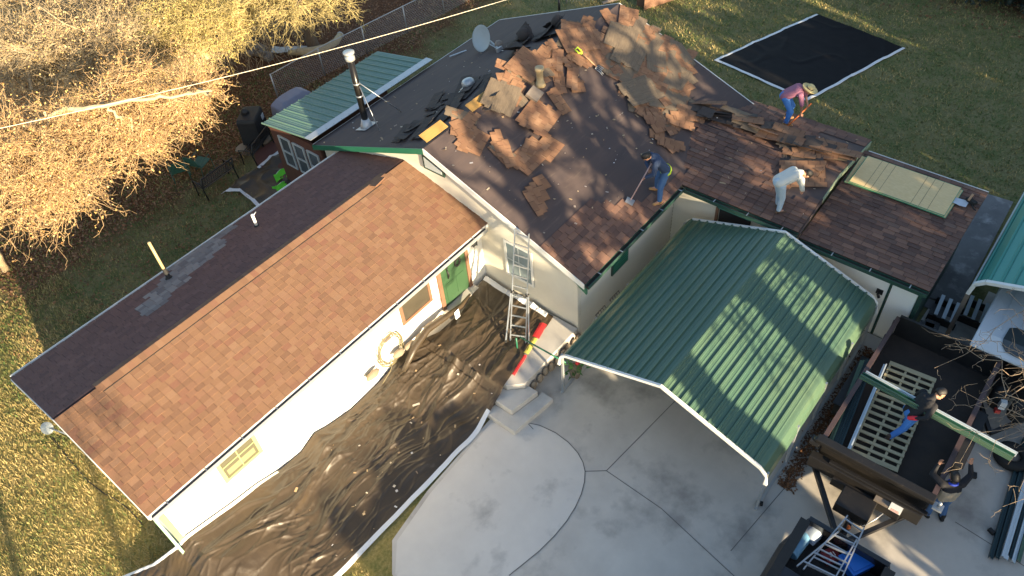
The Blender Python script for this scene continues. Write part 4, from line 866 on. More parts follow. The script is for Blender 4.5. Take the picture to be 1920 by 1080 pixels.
mb.obox((c.x, c.y, .82), ex * .24, ey * .2, (0, 0, .13)); mb.build('tub', M['bluetub'], t2, bevel=.03); mb = MB(); mb.obox((c.x, c.y, .975), ex * .27, ey * .23, (0, 0, .024)); mb.obox((c.x, c.y, 1.01), ex * .22, ey * .18, (0, 0, .012)); mb.build('lid', M['bluetub'], t2, bevel=.03)
c = at(1557, 1042, .8); t3 = thing('tool_case', (c.x, c.y, .7), 'dark red tool case under the ladder in the pickup bed', 'case'); mb = MB(); mb.obox((c.x, c.y, .78), ex * .16, ey * .13, (0, 0, .09)); cs = mb.build('shell', M['redbox'], t3, bevel=.015)
mb = MB(); mb.obox((c.x - .01, c.y, .872), ex * .03, ey * .045, (0, 0, .002)); mb.obox((c.x + .05, c.y - .04, .872), ex * .008, ey * .045, (0, 0, .002)); mb.build('label_plate', M['label'], t3)
for k, (x, y) in enumerate(((-.55, -12.55), (-.3, -12.2), (-.9, -13.4))): 
    pass
# folded ladder across the tailgate
def ladder(name, feet, tops, label, nr, flare=None, hook=False, seed=0):
    """feet/tops: two rail ends each"""
    f0, f1, t0, t1 = map(Vector, (*feet, *tops)); o = thing(name, f0.lerp(f1, .5), label, 'ladder')
    up = (t0 - f0).cross(f1 - f0).normalized()
    for a, b in ((f0, t0), (f1, t1)): MB().bar(a, b, .025, .06, up=up).build('rail', M['alu'], o)
    for k in range(nr):
        f = (k + .6) / nr; a, b = f0.lerp(t0, f), f1.lerp(t1, f); MB().bar(a, b, .028, .036, up=up).build('rung', M['alu'], o)
    if flare:
        mid = flare; c0 = f0.lerp(t0, mid); c1 = f1.lerp(t1, mid); w_ = (f1 - f0).normalized()
        for a, b, s_ in ((f0, c0, -1), (f1, c1, 1)):
            e = a + w_ * s_ * .10 + up * (.07 if up.z > 0 else -.07); MB().bar(e, b + w_ * s_ * .03, .03, .07, up=up).build('rail', M['alu'], o)
            mb = MB(); mb.obox(e, w_ * .025, up * .04, (t0 - f0).normalized() * .04); mb.build('rubber_foot', M['rubber'], o)
        for f in (.12, .3, .48):
            a, b = f0.lerp(t0, f) - w_ * .05, f1.lerp(t1, f) + w_ * .05
        for k in range(2):
            p = (f0 if k else f1).lerp(t0 if k else t1, mid); mb = MB(); mb.lathe(p, [(.05, -.04), (.05, .04)], 10, w_); mb.build('hinge_knob', M['black'], o)
    return o
ladder('folding_ladder', (at(1506, 1068, 1.22), at(1572, 1098, 1.22)), (at(1589, 967, 1.42), at(1620, 990, 1.42)), 'silver folding ladder lying across the pickup bed and trailer tongue', 7)
ladder('folding_ladder', (at(1494, 1062, 1.30), at(1560, 1094, 1.30)), (at(1572, 997, 1.41), at(1606, 1012, 1.41)), 'narrow inner ladder section lying on the pickup bed', 4)
# ladder leaning on the gable eave
ladder('leaning_ladder', (at(957, 638, .60), at(986, 642, .60)), (Vector((1.46, -3.36, 3.36)), Vector((1.46, -3.80, 3.42))), 'tall silver ladder leaning on the gable beside the window', 11, flare=.45)
# ------------------------------------------------------------------ things on the roof
random.seed(21)
def frame_on(n, ang):
    n = Vector(n).normalized(); u = Vector((math.cos(ang), math.sin(ang), 0)); u = (u - n * u.dot(n)).normalized(); return Matrix((u, n.cross(u), n)).transposed()
def shingle_mesh(kind):
    """a torn strip of three-tab shingle: bent sheet with ragged tabs; kinds set curl, size and which face is up"""
    L_, W_ = {'strip': (.92, .31), 'half': (.46, .31), 'sheet': (.95, .60), 'big': (1.2, .90), 'tab': (.31, .28), 'long': (1.35, .33)}[kind.split('_')[0]]
    rr = random.Random(kind); curl = rr.uniform(-.008, .018); tw = rr.uniform(-.008, .008)
    rows = max(1, round(W_ / .30)) * 2; rh = W_ / rows; mb = MB(); TB = .30
    def P(x, y, k, dz=0): return (x, y, curl * (2 * x / L_) ** 2 + tw * x * y * 8 + .008 * mnoise.noise(Vector((x * 5, y * 5, len(kind)))) + .012 + dz)
    for r_ in range(rows):
        off = -L_ / 2 - (TB * .5 if r_ % 2 else 0) + rr.uniform(-.02, .02); y0, y1 = -W_ / 2 + r_ * rh, -W_ / 2 + (r_ + 1) * rh; x = off; lo = -L_ / 2 + rr.choice((0, 0, .04, .08)) * (L_ > .5); hi = L_ / 2 - rr.choice((0, 0, .04, .08)) * (L_ > .5)
        while x < hi:
            a, b = max(x, lo), min(x + TB, hi)
            if b - a > .03:
                c_ = .2 + .8 * rr.random(); dz = rr.uniform(0, .005) + .003 * (rows - r_); n_ = 3; ed = rr.uniform(-.012, .012)
                for i in range(n_):
                    u0, u1 = a + (b - a - .014) * i / n_, a + (b - a - .014) * (i + 1) / n_
                    mb.add([P(u0, y0 + ed, 0, dz), P(u1, y0 + ed, 0, dz), P(u1, y1 + .015, 0, dz - .003), P(u0, y1 + .015, 0, dz - .003)], [(0, 1, 2, 3)], 0, c_)
                mb.add([P(b - .014, y0 + .004, 0, dz - .004), P(b, y0 + .004, 0, dz - .004), P(b, y1, 0, dz - .004), P(b - .014, y1, 0, dz - .004)], [(0, 1, 2, 3)], 0, 0.0)
            x += TB
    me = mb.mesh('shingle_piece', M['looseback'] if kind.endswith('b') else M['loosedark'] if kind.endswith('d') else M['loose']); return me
VAR = {}
def var(kind):
    if kind not in VAR: VAR[kind] = shingle_mesh(kind)
    return VAR[kind]
def put(kind, pos, n, ang, tilt=(0, 0), label=None, group=None, name='shingle_piece', sc=1):
    o = bpy.data.objects.new(name, var(kind)); scene.collection.objects.link(o); Mx = frame_on(n, ang) @ Matrix.Rotation(tilt[0], 3, 'X') @ Matrix.Rotation(tilt[1], 3, 'Y')
    o.matrix_world = Matrix.Translation(pos) @ Mx.to_4x4() @ Matrix.Scale(sc, 4); s2 = o.modifiers.new('s', 'SOLIDIFY'); s2.thickness = .006; s2.offset = -1
    return tag(o, label, 'roof shingle', group)
def heap(poly, P, N_, count, kinds, label, group, angs, layers=.10, seed=1, tl=.012):
    rr = random.Random(seed); n = Vector(N_).normalized(); x0, x1 = min(p[0] for p in poly), max(p[0] for p in poly); y0, y1 = min(p[1] for p in poly), max(p[1] for p in poly); k = 0; tries = 0
    while k < count and tries < 9000:
        tries += 1; x, y = rr.uniform(x0, x1), rr.uniform(y0, y1)
        if not pinside((x, y), poly): continue
        f = k / count; q = on(x, y, P, N_) + n * (.02 + layers * f * rr.uniform(.5, 1))
        put(rr.choice(kinds), q, N_, R(rr.choice(angs) + rr.gauss(0, 9)), (rr.gauss(0, tl), rr.gauss(0, tl)), label, group); k += 1
KA = ['strip_1', 'strip_2', 'strip_3', 'strip_4', 'half_1', 'half_2', 'tab_1', 'long_1', 'sheet_1', 'strip_1b', 'strip_2b', 'sheet_2b', 'long_2']
heap([(1160, 22), (1200, 45), (1255, 85), (1300, 115), (1285, 180), (1255, 195), (1200, 190), (1150, 140), (1120, 110), (1060, 108), (1060, 62), (1120, 40)], P_FRONT, N_FRONT, 125, KA, 'brown torn shingle in the broad heap below the far ridge', 'shingles heaped at the far ridge', (12, 20, 30, 75, 105), .035, 4)
heap([(940, 150), (985, 110), (1010, 112), (985, 165), (960, 200), (935, 185)], P_FRONT, N_FRONT, 13, ['strip_1', 'long_1', 'strip_3', 'strip_2b', 'long_2'], 'brown torn shingle in the jumbled heap left of the pipe collar', 'shingles left of the pipe collar', (75, 100, 30), .05, 6, .035)
heap([(1000, 105), (1040, 95), (1075, 125), (1085, 165), (1075, 200), (1040, 205), (1030, 160)], P_FRONT, N_FRONT, 20, ['strip_1', 'half_1', 'strip_4', 'half_2', 'strip_1b', 'tab_1', 'strip_2'], 'brown torn shingle in the jumbled heap right of the pipe collar', 'shingles right of the pipe collar', (10, 45, 80, 130), .07, 7, .05)
heap([(1195, 180), (1265, 190), (1300, 205), (1275, 250), (1262, 290), (1240, 275), (1205, 225)], P_FRONT, N_FRONT, 34, ['strip_1', 'strip_2b', 'half_1', 'tab_1', 'strip_4', 'tab_1'], 'brown torn shingle in the trail down to the valley', 'shingles trailing to the valley', (110, 130, 150), .06, 8)
heap([(838, 225), (862, 215), (880, 228), (880, 258), (855, 252)], P_FRONT, N_FRONT, 6, ['strip_1', 'half_1', 'strip_3', 'strip_2b'], 'brown torn shingle in the small heap by the bare yellow boards', 'shingles beside the yellow boards', (20, 60, 110), .05, 9)
heap([(868, 258), (898, 254), (905, 270), (882, 284)], P_FRONT, N_FRONT, 2, ['sheet_1'], 'brown torn shingle sheet below the yellow boards on bare felt', 'shingles below the yellow boards', (14,), .04, 10, .02)
heap([(925, 262), (955, 262), (950, 305), (930, 300)], P_FRONT, N_FRONT, 4, ['strip_1', 'strip_2', 'strip_2b'], 'brown torn shingle on end in the left of the pile halfway down the felt', 'left shingles halfway down the felt', (75,), .06, 12)
heap([(975, 268), (1030, 270), (1028, 305), (980, 308)], P_FRONT, N_FRONT, 5, ['sheet_1', 'strip_1', 'half_2', 'sheet_3'], 'brown torn shingle in the flat pile halfway down the felt', 'flat shingles halfway down the felt', (14,), .05, 16)
heap([(1000, 340), (1018, 342), (1012, 385), (1000, 385)], P_FRONT, N_FRONT, 4, ['strip_1', 'half_1', 'strip_3'], 'brown torn shingle in the lowest small pile on the felt', 'lowest shingle pile', (75,), .05, 13)
for k, (kd, x, y, an, lb) in enumerate((('big_1', 1010, 225, 12, 'largest intact sheet of brown shingles on bare felt below the pipe collar'), ('big_2b', 1200, 175, -20, 'grey backed shingle sheet lying lowest in the right heap'),
        ('big_3b', 1180, 105, 20, 'grey backed shingle sheet lying mid heap near the fork'), ('big_4b', 1165, 75, 25, 'grey backed shingle sheet lying high in the heap'), ('big_5b', 940, 186, 25, 'grey backed curled sheet over the ridge beside the yellow board'),
        ('big_6', 990, 125, 10, 'brown curled sheet draped over the ridge near the vent dome'), ('big_7', 1085, 80, -30, 'rolled brown sheet arching over the ridge above the fork'))):
    put(kd, on(x, y, P_FRONT, N_FRONT) + Vector((0, 0, .075)), N_FRONT, R(an), (.015, .02), lb)
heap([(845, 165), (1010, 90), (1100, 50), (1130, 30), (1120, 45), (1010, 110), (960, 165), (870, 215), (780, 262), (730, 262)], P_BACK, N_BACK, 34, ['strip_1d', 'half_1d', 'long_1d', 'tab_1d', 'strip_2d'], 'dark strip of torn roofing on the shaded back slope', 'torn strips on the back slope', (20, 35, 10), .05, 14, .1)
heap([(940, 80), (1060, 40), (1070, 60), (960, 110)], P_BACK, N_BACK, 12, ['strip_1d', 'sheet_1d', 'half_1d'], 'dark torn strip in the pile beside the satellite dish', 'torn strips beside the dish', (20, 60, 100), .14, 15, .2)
# the strip being torn along the cross ridge
tor = [(1275, 195, 150), (1305, 205, 150), (1335, 212, 155), (1368, 225, 158), (1400, 236, 155), (1432, 248, 155), (1465, 258, 150), (1500, 270, 150), (1530, 278, 155), (1560, 288, 155)]
random.seed(77)
for k, (x, y, a) in enumerate(tor):
    for j in range(4):
        kd = random.choice(['long_1d', 'strip_1d', 'strip_2', 'half_1d', 'long_2', 'strip_2b']); q = on(x + random.uniform(-14, 14), y + random.uniform(-7, 9), (0, 0, 2.88), (0, 0, 1)) + Vector((0, 0, .02 + .05 * j))
        put(kd, q, (0, 0, 1), R(-80 + random.gauss(0, 9)), (random.gauss(0, .18), random.gauss(0, .08)), 'torn shingle strip curling along the cross gable ridge', 'shingles torn along the cross ridge')
heap([(1470, 262), (1540, 285), (1530, 335), (1500, 325), (1480, 300)], P_CN, N_CN, 9, ['sheet_1', 'strip_1', 'long_1', 'strip_1d'], 'brown loosened shingle in front of the man in white', 'shingles before the man in white', (-60, -75, -100), .08, 18, .1)
put('big_8', on(1505, 330, P_CN, N_CN) + Vector((0, 0, .06)), N_CN, R(-62), (.05, 0), 'large loosened shingle flap hanging down in front of the man in white')
# specks of debris
rr = random.Random(2); V = []; F = []; rn = []
for (poly, P, N_, cnt) in (([(800, 275), (1000, 110), (1160, 30), (1290, 110), (1250, 230), (1180, 385), (1020, 440)], P_FRONT, N_FRONT, 150), ([(600, 270), (820, 130), (1120, 20), (1000, 110), (780, 268)], P_BACK, N_BACK, 60), ([(1300, 200), (1620, 262), (1500, 435), (1290, 345)], P_CN, N_CN, 40)):
    k = 0
    while k < cnt:
        x, y = rr.uniform(600, 1640), rr.uniform(20, 440)
        if not pinside((x, y), poly): continue
        q = on(x, y, P, N_) + Vector((0, 0, .03)); s_ = abs(rr.gauss(.006, .009)) + .006; a = rr.uniform(0, 6.28); l_ = rr.choice((1, 1, 1.5, 3)); d = Vector((math.cos(a), math.sin(a), 0)); e = Vector((-d.y, d.x, rr.uniform(-.4, .4)))
        b0i = len(V); V += [q - d * s_ * l_ - e * s_, q + d * s_ * l_ - e * s_, q + d * s_ * l_ + e * s_, q - d * s_ * l_ + e * s_]; F.append([b0i, b0i + 1, b0i + 2, b0i + 3]); rn.append(rr.random()); k += 1
tag(mesh_np('roof_debris', np.array([tuple(v) for v in V]), np.array(F), np.array(rn), M['debris']), kind='stuff')
# pipe collar among the shingles
q = on(1013, 160, P_FRONT, N_FRONT); vt = thing('pipe_collar', q, 'rusty cream pipe collar standing among the torn shingles at the ridge', 'pipe')
mb = MB(); mb.lathe(q, [(.16, 0), (.13, .08), (.10, .16), (.10, .46), (.13, .48), (.13, .56), (.09, .57)], 18); mb.build('collar', mat('rusty_cream', (.52, .44, .27), .6, col2=(.3, .17, .07), nscale=6, amount=.8), vt)
q = on(1003, 185, P_FRONT, N_FRONT); tag(MB().obox(q + Vector((0, 0, .14)), (.2, .03, .02), (-.03, .16, .08), (0, -.02, .04)).build('flashing_boot', M['galvb']), 'grey bent flashing piece lying below the pipe collar', 'flashing')
# fork
fk = thing('shingle_fork', (0, 0, 0), 'shingle fork with lime D handle lying on the felt beside the heap', 'fork'); fk['_base'] = [0, 0, 0]
up = Vector((0, -KF, 1)).normalized() * .10; a, b = on(1088, 108, P_FRONT, N_FRONT) + up * 1.6, on(1118, 128, P_FRONT, N_FRONT) + up * .5; d = (b - a).normalized()
MB().tube([a, a.lerp(b, .5) + up * .1, b], .02, 8).build('shaft', M['handlew'], fk)
sdv = d.cross(up).normalized(); mb = MB(); h = a - d * .22; mb.tube([a, a - d * .08 + sdv * .07, h + sdv * .07, h - sdv * .07, a - d * .08 - sdv * .07, a], .024, 8); mb.build('grip', M['lime'], fk)
mb = MB(); mb.tube([b - sdv * .10, b + sdv * .10], .014, 6)
for k in range(4): s_ = -.1 + k * .067; mb.tube([b + sdv * s_, b + d * .16 + sdv * s_ + up * .3, b + d * .33 + sdv * s_ - up * .1], .012, 6)
mb.build('tines', M['alu'], fk)
# satellite dish lying on the back slope
dq = on(922, 104, P_BACK, N_BACK) + Vector((0, 0, .08)); ds = thing('satellite_dish', dq, 'large grey satellite dish standing unbolted on the back slope', 'satellite dish')
c = on(905, 92, P_BACK, N_BACK) + Vector((-.05, -.05, .42)); ax_ = (Vector(CAM) - c).normalized(); ax_ = (Vector((-.85, -.05, .5)) * 1.0 + Vector((0.0, -.6, 0))).normalized(); ax_ = Vector((-.80, .12, .35)).normalized()
mb = MB(); prof = [(.001, -.10), (.15, -.09), (.28, -.06), (.40, -.02), (.46, .02), (.46, .028), (.40, -.008), (.28, -.048), (.001, -.085)]
mb.lathe(c, [(r_ * .92, h) for r_, h in prof], 28, ax_); do = mb.build('reflector', M['dishm'], ds)
mb = MB(); e = dq + Vector((.25, -.12, .05)); mb.tube([c - ax_ * .1, c - ax_ * .25, e], .03, 8); mb.tube([c - ax_ * .15 + Vector((0, .05, -.1)), e + Vector((0, .1, 0))], .018, 6); mb.build('mount_arm', M['dishm'], ds)
mb = MB(); mb.obox(e, (.11, 0, 0), (0, .05, -.02), (0, .02, .06)); mb.build('mount_plate', M['galv'], ds)
q = on(935, 92, P_BACK, N_BACK); tag(MB().lathe(q + Vector((0, 0, .1)), [(.02, -.1), (.12, -.08), (.13, .06), (.10, .16), (.03, .19)], 12, (.3, 0, 1)).build('turbine_vent', M['galvb']), 'small rusty vent head lying beside the satellite dish', 'vent')
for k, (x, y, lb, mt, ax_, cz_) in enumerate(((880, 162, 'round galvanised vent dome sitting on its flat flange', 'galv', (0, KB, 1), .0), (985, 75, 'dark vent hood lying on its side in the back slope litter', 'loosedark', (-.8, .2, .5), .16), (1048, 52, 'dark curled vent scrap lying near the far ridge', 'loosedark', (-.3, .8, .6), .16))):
    q = on(x, y, P_BACK, N_BACK) + Vector((0, 0, .02 + cz_)); o = thing('roof_vent', q, lb, 'roof vent'); mb = MB()
    mb.lathe(q, [(.20, 0), (.20, .09), (.19, .15), (.14, .21), (.06, .235), (.001, .24)], 24, ax_); mb.build('dome', M[mt], o); mb = MB()
    mb.lathe(q, [(.30, -.012), (.30, .004), (.22, .012), (.2, .03)], 24, ax_); fr = frame_on(ax_, .6); mb.obox(q + Vector((0, 0, -.006)), fr @ Vector((.32, 0, 0)), fr @ Vector((0, .27, 0)), fr @ Vector((0, 0, .004))); mb.build('flange', M[mt], o)
q = on(857, 104, P_BACK, N_BACK); tag(MB().bar(q + Vector((-.25, .1, .05)), q + Vector((.35, -.12, .05)), .05, .03).build('metal_strap', M['galv']), 'short metal strap lying before the satellite dish', 'strap')
# OSB stack on the garage roof
c0 = on(1588.7, 346, P_LOW, N_LOW); nl = Vector(N_LOW).normalized(); exl = Vector((1, 0, .0525)).normalized(); eyl = Vector((0, -1, 0))
for k in range(4):
    dx, dy, an = ((.0, -.10, .03), (.03, .06, -.012), (.0, .0, .0), (.02, .015, .006))[k]; z = .02 + .018 * k + .03
    rx = Matrix.Rotation(an, 3, 'Z'); ux, uy = rx @ exl, rx @ eyl; cc = c0 + exl * dx - eyl * (-dy) + nl * z
    o = thing('osb_sheet', cc, ['lowest flake board sheet, its corner showing at the upper left', 'second lowest flake board sheet in the stack on the garage roof', 'flake board sheet just under the top one on the garage roof', 'top flake board sheet with ruled black lines on the garage roof'][k], 'board', 'flake boards stacked on the garage roof')
    mid_ = cc + ux * .61 + uy * 1.22; mb = MB(); mb.obox(mid_, ux * .60, uy * 1.21, nl * .0062); mb.build('panel', M['osb'], o)
    mb = MB()
    for s_ in (-1, 1): mb.obox(mid_ + ux * s_ * .606, ux * .006, uy * 1.216, nl * .0064); mb.obox(mid_ + uy * s_ * 1.216, ux * .60, uy * .006, nl * .0064)
    mb.build('painted_edge', M['osbedge'], o)
    if k == 3:
        mb = MB()
        for f in (.165, .235, .315, .655, .735, .825): mb.obox(cc + ux * .61 + uy * 2.44 * f + nl * .0075, ux * .6, uy * .0048, nl * .0008)
        mb.build('ruled_line', M['ink'], o)
q = on(1803, 384, P_LOW, N_LOW) + Vector((0, 0, .05)); tg_ = thing('nail_gun', q, 'black nail gun lying beside the boards on the garage roof', 'nail gun'); mb = MB()
mb.obox(q + Vector((.1, -.16, .08)), (.06, .12, 0), (-.05, .03, .0), (0, 0, .05)); mb.obox(q + Vector((.2, -.12, .05)), (.12, .02, 0), (-.01, .035, 0), (0, 0, .035)); mb.tube([q + Vector((.0, -.2, .05)), q + Vector((-.1, -.3, .03)), q + Vector((-.12, -.36, .02))], .02, 6); mb.build('gun_body', M['rubber'], tg_, bevel=.008)
MB().bar(q + Vector((.04, -.1, .12)), q + Vector((.22, -.12, .2)), .05, .05).build('gun_handle', M['handlew'], tg_)
vs = []; mb = MB()
for j in range(6):
    for i in range(6):
        u_, v_ = i / 5 - .5, j / 5 - .5; vs.append(q + Vector((v_ * .26 - .03, .06 - u_ * .36, .035 * (1 + mnoise.noise(Vector((u_ * 5, v_ * 5, 3))))) ))
mb.add(vs, [(j * 6 + i, (j + 1) * 6 + i, (j + 1) * 6 + i + 1, j * 6 + i + 1) for j in range(5) for i in range(5)], smooth=True); tag(mb.build('work_cloth', mat('pale_cloth', (.5, .54, .6), .8)), 'pale grey cloth under the nail gun on the garage roof', 'cloth')
# ------------------------------------------------------------------ tarps
def grid_mesh(name, nx, ny, fn, mats, mfn, parent=None, smooth=True):
    vs = [fn(i / nx, j / ny) for j in range(ny + 1) for i in range(nx + 1)]; fs = [(j * (nx + 1) + i, j * (nx + 1) + i + 1, (j + 1) * (nx + 1) + i + 1, (j + 1) * (nx + 1) + i) for j in range(ny) for i in range(nx)]
    mb = MB(); mb.v = vs; mb.f = [list(f) for f in fs]; mb.m = [mfn((i + .5) / nx, (j + .5) / ny) for j in range(ny) for i in range(nx)]; mb.sm = [smooth] * len(fs); mb.r = [.5] * len(fs)
    ob = mb.build(name, mats, parent); s2 = ob.modifiers.new('s', 'SOLIDIFY'); s2.thickness = .006; s2.offset = 1; return ob
def ridged(x, y, s): return 1 - abs(mnoise.noise(Vector((x, y, s))) * 2)
def folds(x, y, amp):
    """creases of a thrown plastic sheet: sharp folds running mostly along the wing, kinked by cross folds"""
    wx = x + .45 * mnoise.noise(Vector((x * .7, y * .7, 3))); wy = y + .22 * mnoise.noise(Vector((x * .9, y * .9, 7))) + .14 * (x + 4) * (1 if x < -1 else .2)
    def cr(sx, sy, o, th, w_): return max(0, ridged(wx * sx, wy * sy, o) - th) ** w_
    rot = wx * .94 + wy * .34; rt2 = wy * .94 - wx * .34
    a = cr(.22, 1.15, 1.3, .5, 1.6) * 1.9 + max(0, ridged(rot * .3, rt2 * 1.2, 5.1) - .6) ** 1.3 * 1.5 + cr(.45, 2.7, 8.8, .74, 1.1) * 1.0 + cr(.7, 4.4, 3.3, .80, 1.0) * .7 + max(0, ridged(rot * .8, rt2 * 3.6, 15.1) - .8) * .7
    gate = max(0, min(1, mnoise.noise(Vector((x * .55, y * .55, 11))) * 2.2 + .55))
    a += gate * (max(0, ridged(rot * 1.5, rt2 * 2.4, 9.7) - .62) * .45 + max(0, ridged(wx * 2.6 + wy, wy * 3.2 - wx * .8, 2.2) - .7) * .35)
    a += mnoise.noise(Vector((wx * .6, wy * 1.0, 4))) * .4
    return a * amp
def lerp_tab(t, x):
    for (x0, a), (x1, b) in zip(t, t[1:]):
        if x <= x1: return a + (b - a) * max(0, (x - x0)) / (x1 - x0)
    return t[-1][1]
OUT = [(-9.6, -4.55), (-6.6, -4.74), (-4.0, -4.78), (-2.4, -4.80), (-1.6, -4.72), (-1.1, -4.72), (-.5, -4.58), (0, -4.50), (.8, -4.40), (1.62, -4.30)]
TOPZ = [(-9.6, .12), (-9.0, .25), (-8.5, .85), (-8.2, 1.02), (-7.2, .80), (-6.4, .66), (-5.8, .45), (-5.2, .40), (-4.7, .62), (-4.4, .50), (-3.6, .30), (-2.6, .34), (-1.2, .62), (-.2, .72), (.6, .70), (1.2, .72), (1.7, .72)]
INN = [(-9.6, -.9), (-9.0, -1.3), (-8.5, -1.8), (-8.2, -1.89), (-1.3, -1.90), (-.6, -2.25), (.2, -2.30), (.9, -2.1), (1.62, -1.95)]
tp = thing('wing_tarp', (-4, -3.2, 0), 'huge creased black plastic tarp spread on the ground along the lit wing wall', 'tarp')
def base_z(x, y):
    if x > -.95: return .575
    if x > -2.1: return .04 + .535 * ((x + 2.1) / 1.15) ** 1.4
    return .045
def tarpf(u_, v_):
    x = -9.6 + u_ * 11.22; yi, yo = lerp_tab(INN, x), lerp_tab(OUT, x) + .05 * mnoise.noise(Vector((x * 1.2, 0, 0))); y = yi + (yo - yi) * v_
    bz = base_z(x, y); top = lerp_tab(TOPZ, x); t = min(1, (yi - y) / max(.3, (yi - yo) * .9))
    hump = (top - bz) * max(0, 1 - t) ** 1.5 if top > bz else 0
    hump += max(0, .16 * mnoise.noise(Vector((x * .9, y * .9, 2.2))) + .07) * math.sin(math.pi * min(1, v_ * 1.02)) * (1 if x < -1.2 else .35)
    edge = min(1, (1 - v_) * 6) * min(1, v_ * 10 + .2)
    z = bz + hump + folds(x, y, .12 if x < -1 else .09) * edge
    return (x, y, max(bz + .004, z))
grid_mesh('sheet', 520, 150, tarpf, [M['tarp'], M['tarpedge']], lambda u_, v_: 1 if (v_ > .96 and u_ < .72) or (u_ > .985 and v_ < .93) or (v_ < .03 and (u_ < .33)) or u_ < .012 else 0, tp)
rr = random.Random(4); V = []; F = []; rn = []
for k in range(45):
    u_, v_ = rr.uniform(.25, .82), min(.93, max(.15, rr.gauss(.62, .2))); q = Vector(tarpf(u_, v_)) + Vector((0, 0, .02)); s_ = abs(rr.gauss(.008, .009)) + .006; l_ = rr.choice((1, 1, 2, 3)); a = rr.uniform(0, 6.28); d = Vector((math.cos(a), math.sin(a), 0)); e = Vector((-d.y, d.x, rr.uniform(-.3, .3))); b0i = len(V)
    V += [q - d * s_ * l_ - e * s_, q + d * s_ * l_ - e * s_, q + d * s_ * l_ + e * s_, q - d * s_ * l_ + e * s_]; F.append([b0i, b0i + 1, b0i + 2, b0i + 3]); rn.append(rr.random())
tag(mesh_np('paper_scraps', np.array([tuple(v) for v in V]), np.array(F), np.array(rn), M['debris']), kind='stuff')
# folded-back flap near the door
mb = MB()
ft = thing('folded_tarp', (-.9, -2.1, .6), 'folded dark plastic roll lying against the wall below the small window', 'plastic roll')
mb.tube([(-2.1, -2.35, .62), (-1.5, -2.2, .85), (-.9, -2.12, .95), (-.3, -2.2, .92), (.3, -2.22, .84), (.75, -2.15, .86)], [.05, .11, .10, .08, .07, .03], 9); mb.build('roll', M['tarp'], ft)
mb = MB(); mb.add([(-.05, -2.3, .93), (.12, -2.3, .95), (.05, -2.40, .78), (-.1, -2.38, .76)], [(0, 1, 2, 3)]); mb.build('pale_flap', M['tarpedge'], ft)
# yard tarp
A, B, C_, D = at(1338, 114), at(1530, 27), at(1697, 92), at(1512, 192)
yt = thing('yard_tarp', A.lerp(C_, .5), 'large black tarp with white border spread flat on the east lawn', 'tarp')
def yardf(u_, v_):
    p = A.lerp(B, u_).lerp(D.lerp(C_, u_), v_); e = .05 * mnoise.noise(Vector((p.x * 1.3, p.y * 1.3, 0))); z = .045 + .03 * max(0, ridged(p.x * .35 + p.y * .3, p.y * .5 - p.x * .3, 2) - .8) * 4 + .008 * mnoise.noise(Vector((p.x * 3, p.y * 3, 5)))
    return (p.x + e, p.y + .7 * e, max(.03, z))
grid_mesh('sheet', 90, 70, yardf, [M['netting'], M['tarpedge']], lambda u_, v_: 1 if u_ < .0 or v_ > .965 or v_ < .028 or u_ < .022 else 0, yt)
# tarp by the sunroom
P4 = [at(415, 366), at(545, 268), at(600, 330), at(520, 395)]
st = thing('sunroom_tarp', at(490, 340), 'crumpled black tarp with white border between the bench and the sunroom', 'tarp')
def stf(u_, v_):
    p = P4[0].lerp(P4[1], u_).lerp(P4[3].lerp(P4[2], u_), v_); w_ = .22 * math.sin(v_ * 5.5) * (1 - u_) ** 2
    z = .05 + .10 * max(0, ridged(p.x * 1.1, p.y * 1.6, 8)) ** 3 + .05 * mnoise.noise(Vector((p.x * 2, p.y * 2, 5))); return (p.x + w_, p.y + .25 * math.sin(v_ * 6) * (1 - u_) ** 2, max(.04, z))
grid_mesh('sheet', 60, 46, stf, [M['tarp'], M['tarpedge']], lambda u_, v_: 1 if u_ < .05 or (v_ < .06 and u_ > .5) else 0, st)
for k, (x, y, s_) in enumerate(((530, 325, 1), (524, 350, .8))):
    c = at(x, y, .16); vs = []; mb = MB()
    for j in range(7):
        for i in range(7): u_, v_ = i / 6 - .5, j / 6 - .5; vs.append((c.x + u_ * .62 * s_ + v_ * .2, c.y + v_ * .42 * s_ - u_ * .12, .12 + .11 * mnoise.noise(Vector((u_ * 3, v_ * 3, k * 4.3)))))
    mb.add(vs, [(j * 7 + i, j * 7 + i + 1, (j + 1) * 7 + i + 1, (j + 1) * 7 + i) for j in range(6) for i in range(6)], smooth=True); mb.add([(vs[42 + i][0], vs[42 + i][1], vs[42 + i][2]) for i in range(7)] + [(vs[42 + i][0], vs[42 + i][1] + .05, vs[42 + i][2] - .03) for i in range(7)], [(i, i + 1, 8 + i, 7 + i) for i in range(6)], 1)
    tag(mb.build('lime_bag', [M['greencloth'], M['trimw']]), ['bright lime bag on the sunroom tarp, the one nearer the sunroom wall', 'bright lime bag on the sunroom tarp, the one nearer the wing gutter'][k], 'bag', 'lime bags on the sunroom tarp')
# shrubs hidden bed: stones at the wall foot
random.seed(8)
for k, (x, y) in enumerate(((748, 662), (768, 648), (787, 633), (806, 612), (820, 602), (700, 702))):
    q = on(x, y, (0, -2.05, 0), (0, 1, 0)); mb = MB(); mb.ball((0, 0, 0), (random.uniform(.17, .24), .10, random.uniform(.07, .10)), 9)
    mb.v = [tuple(Vector(v) * (1 + .25 * mnoise.noise(Vector(v) * 7 + Vector((k, 0, 0))))) for v in mb.v]; o = mb.build('edging_stone', M['stone']); o.location = q
    tag(o, 'tan edging stone at the wall foot below the hose coil', 'stone', 'edging stones along the wing wall')
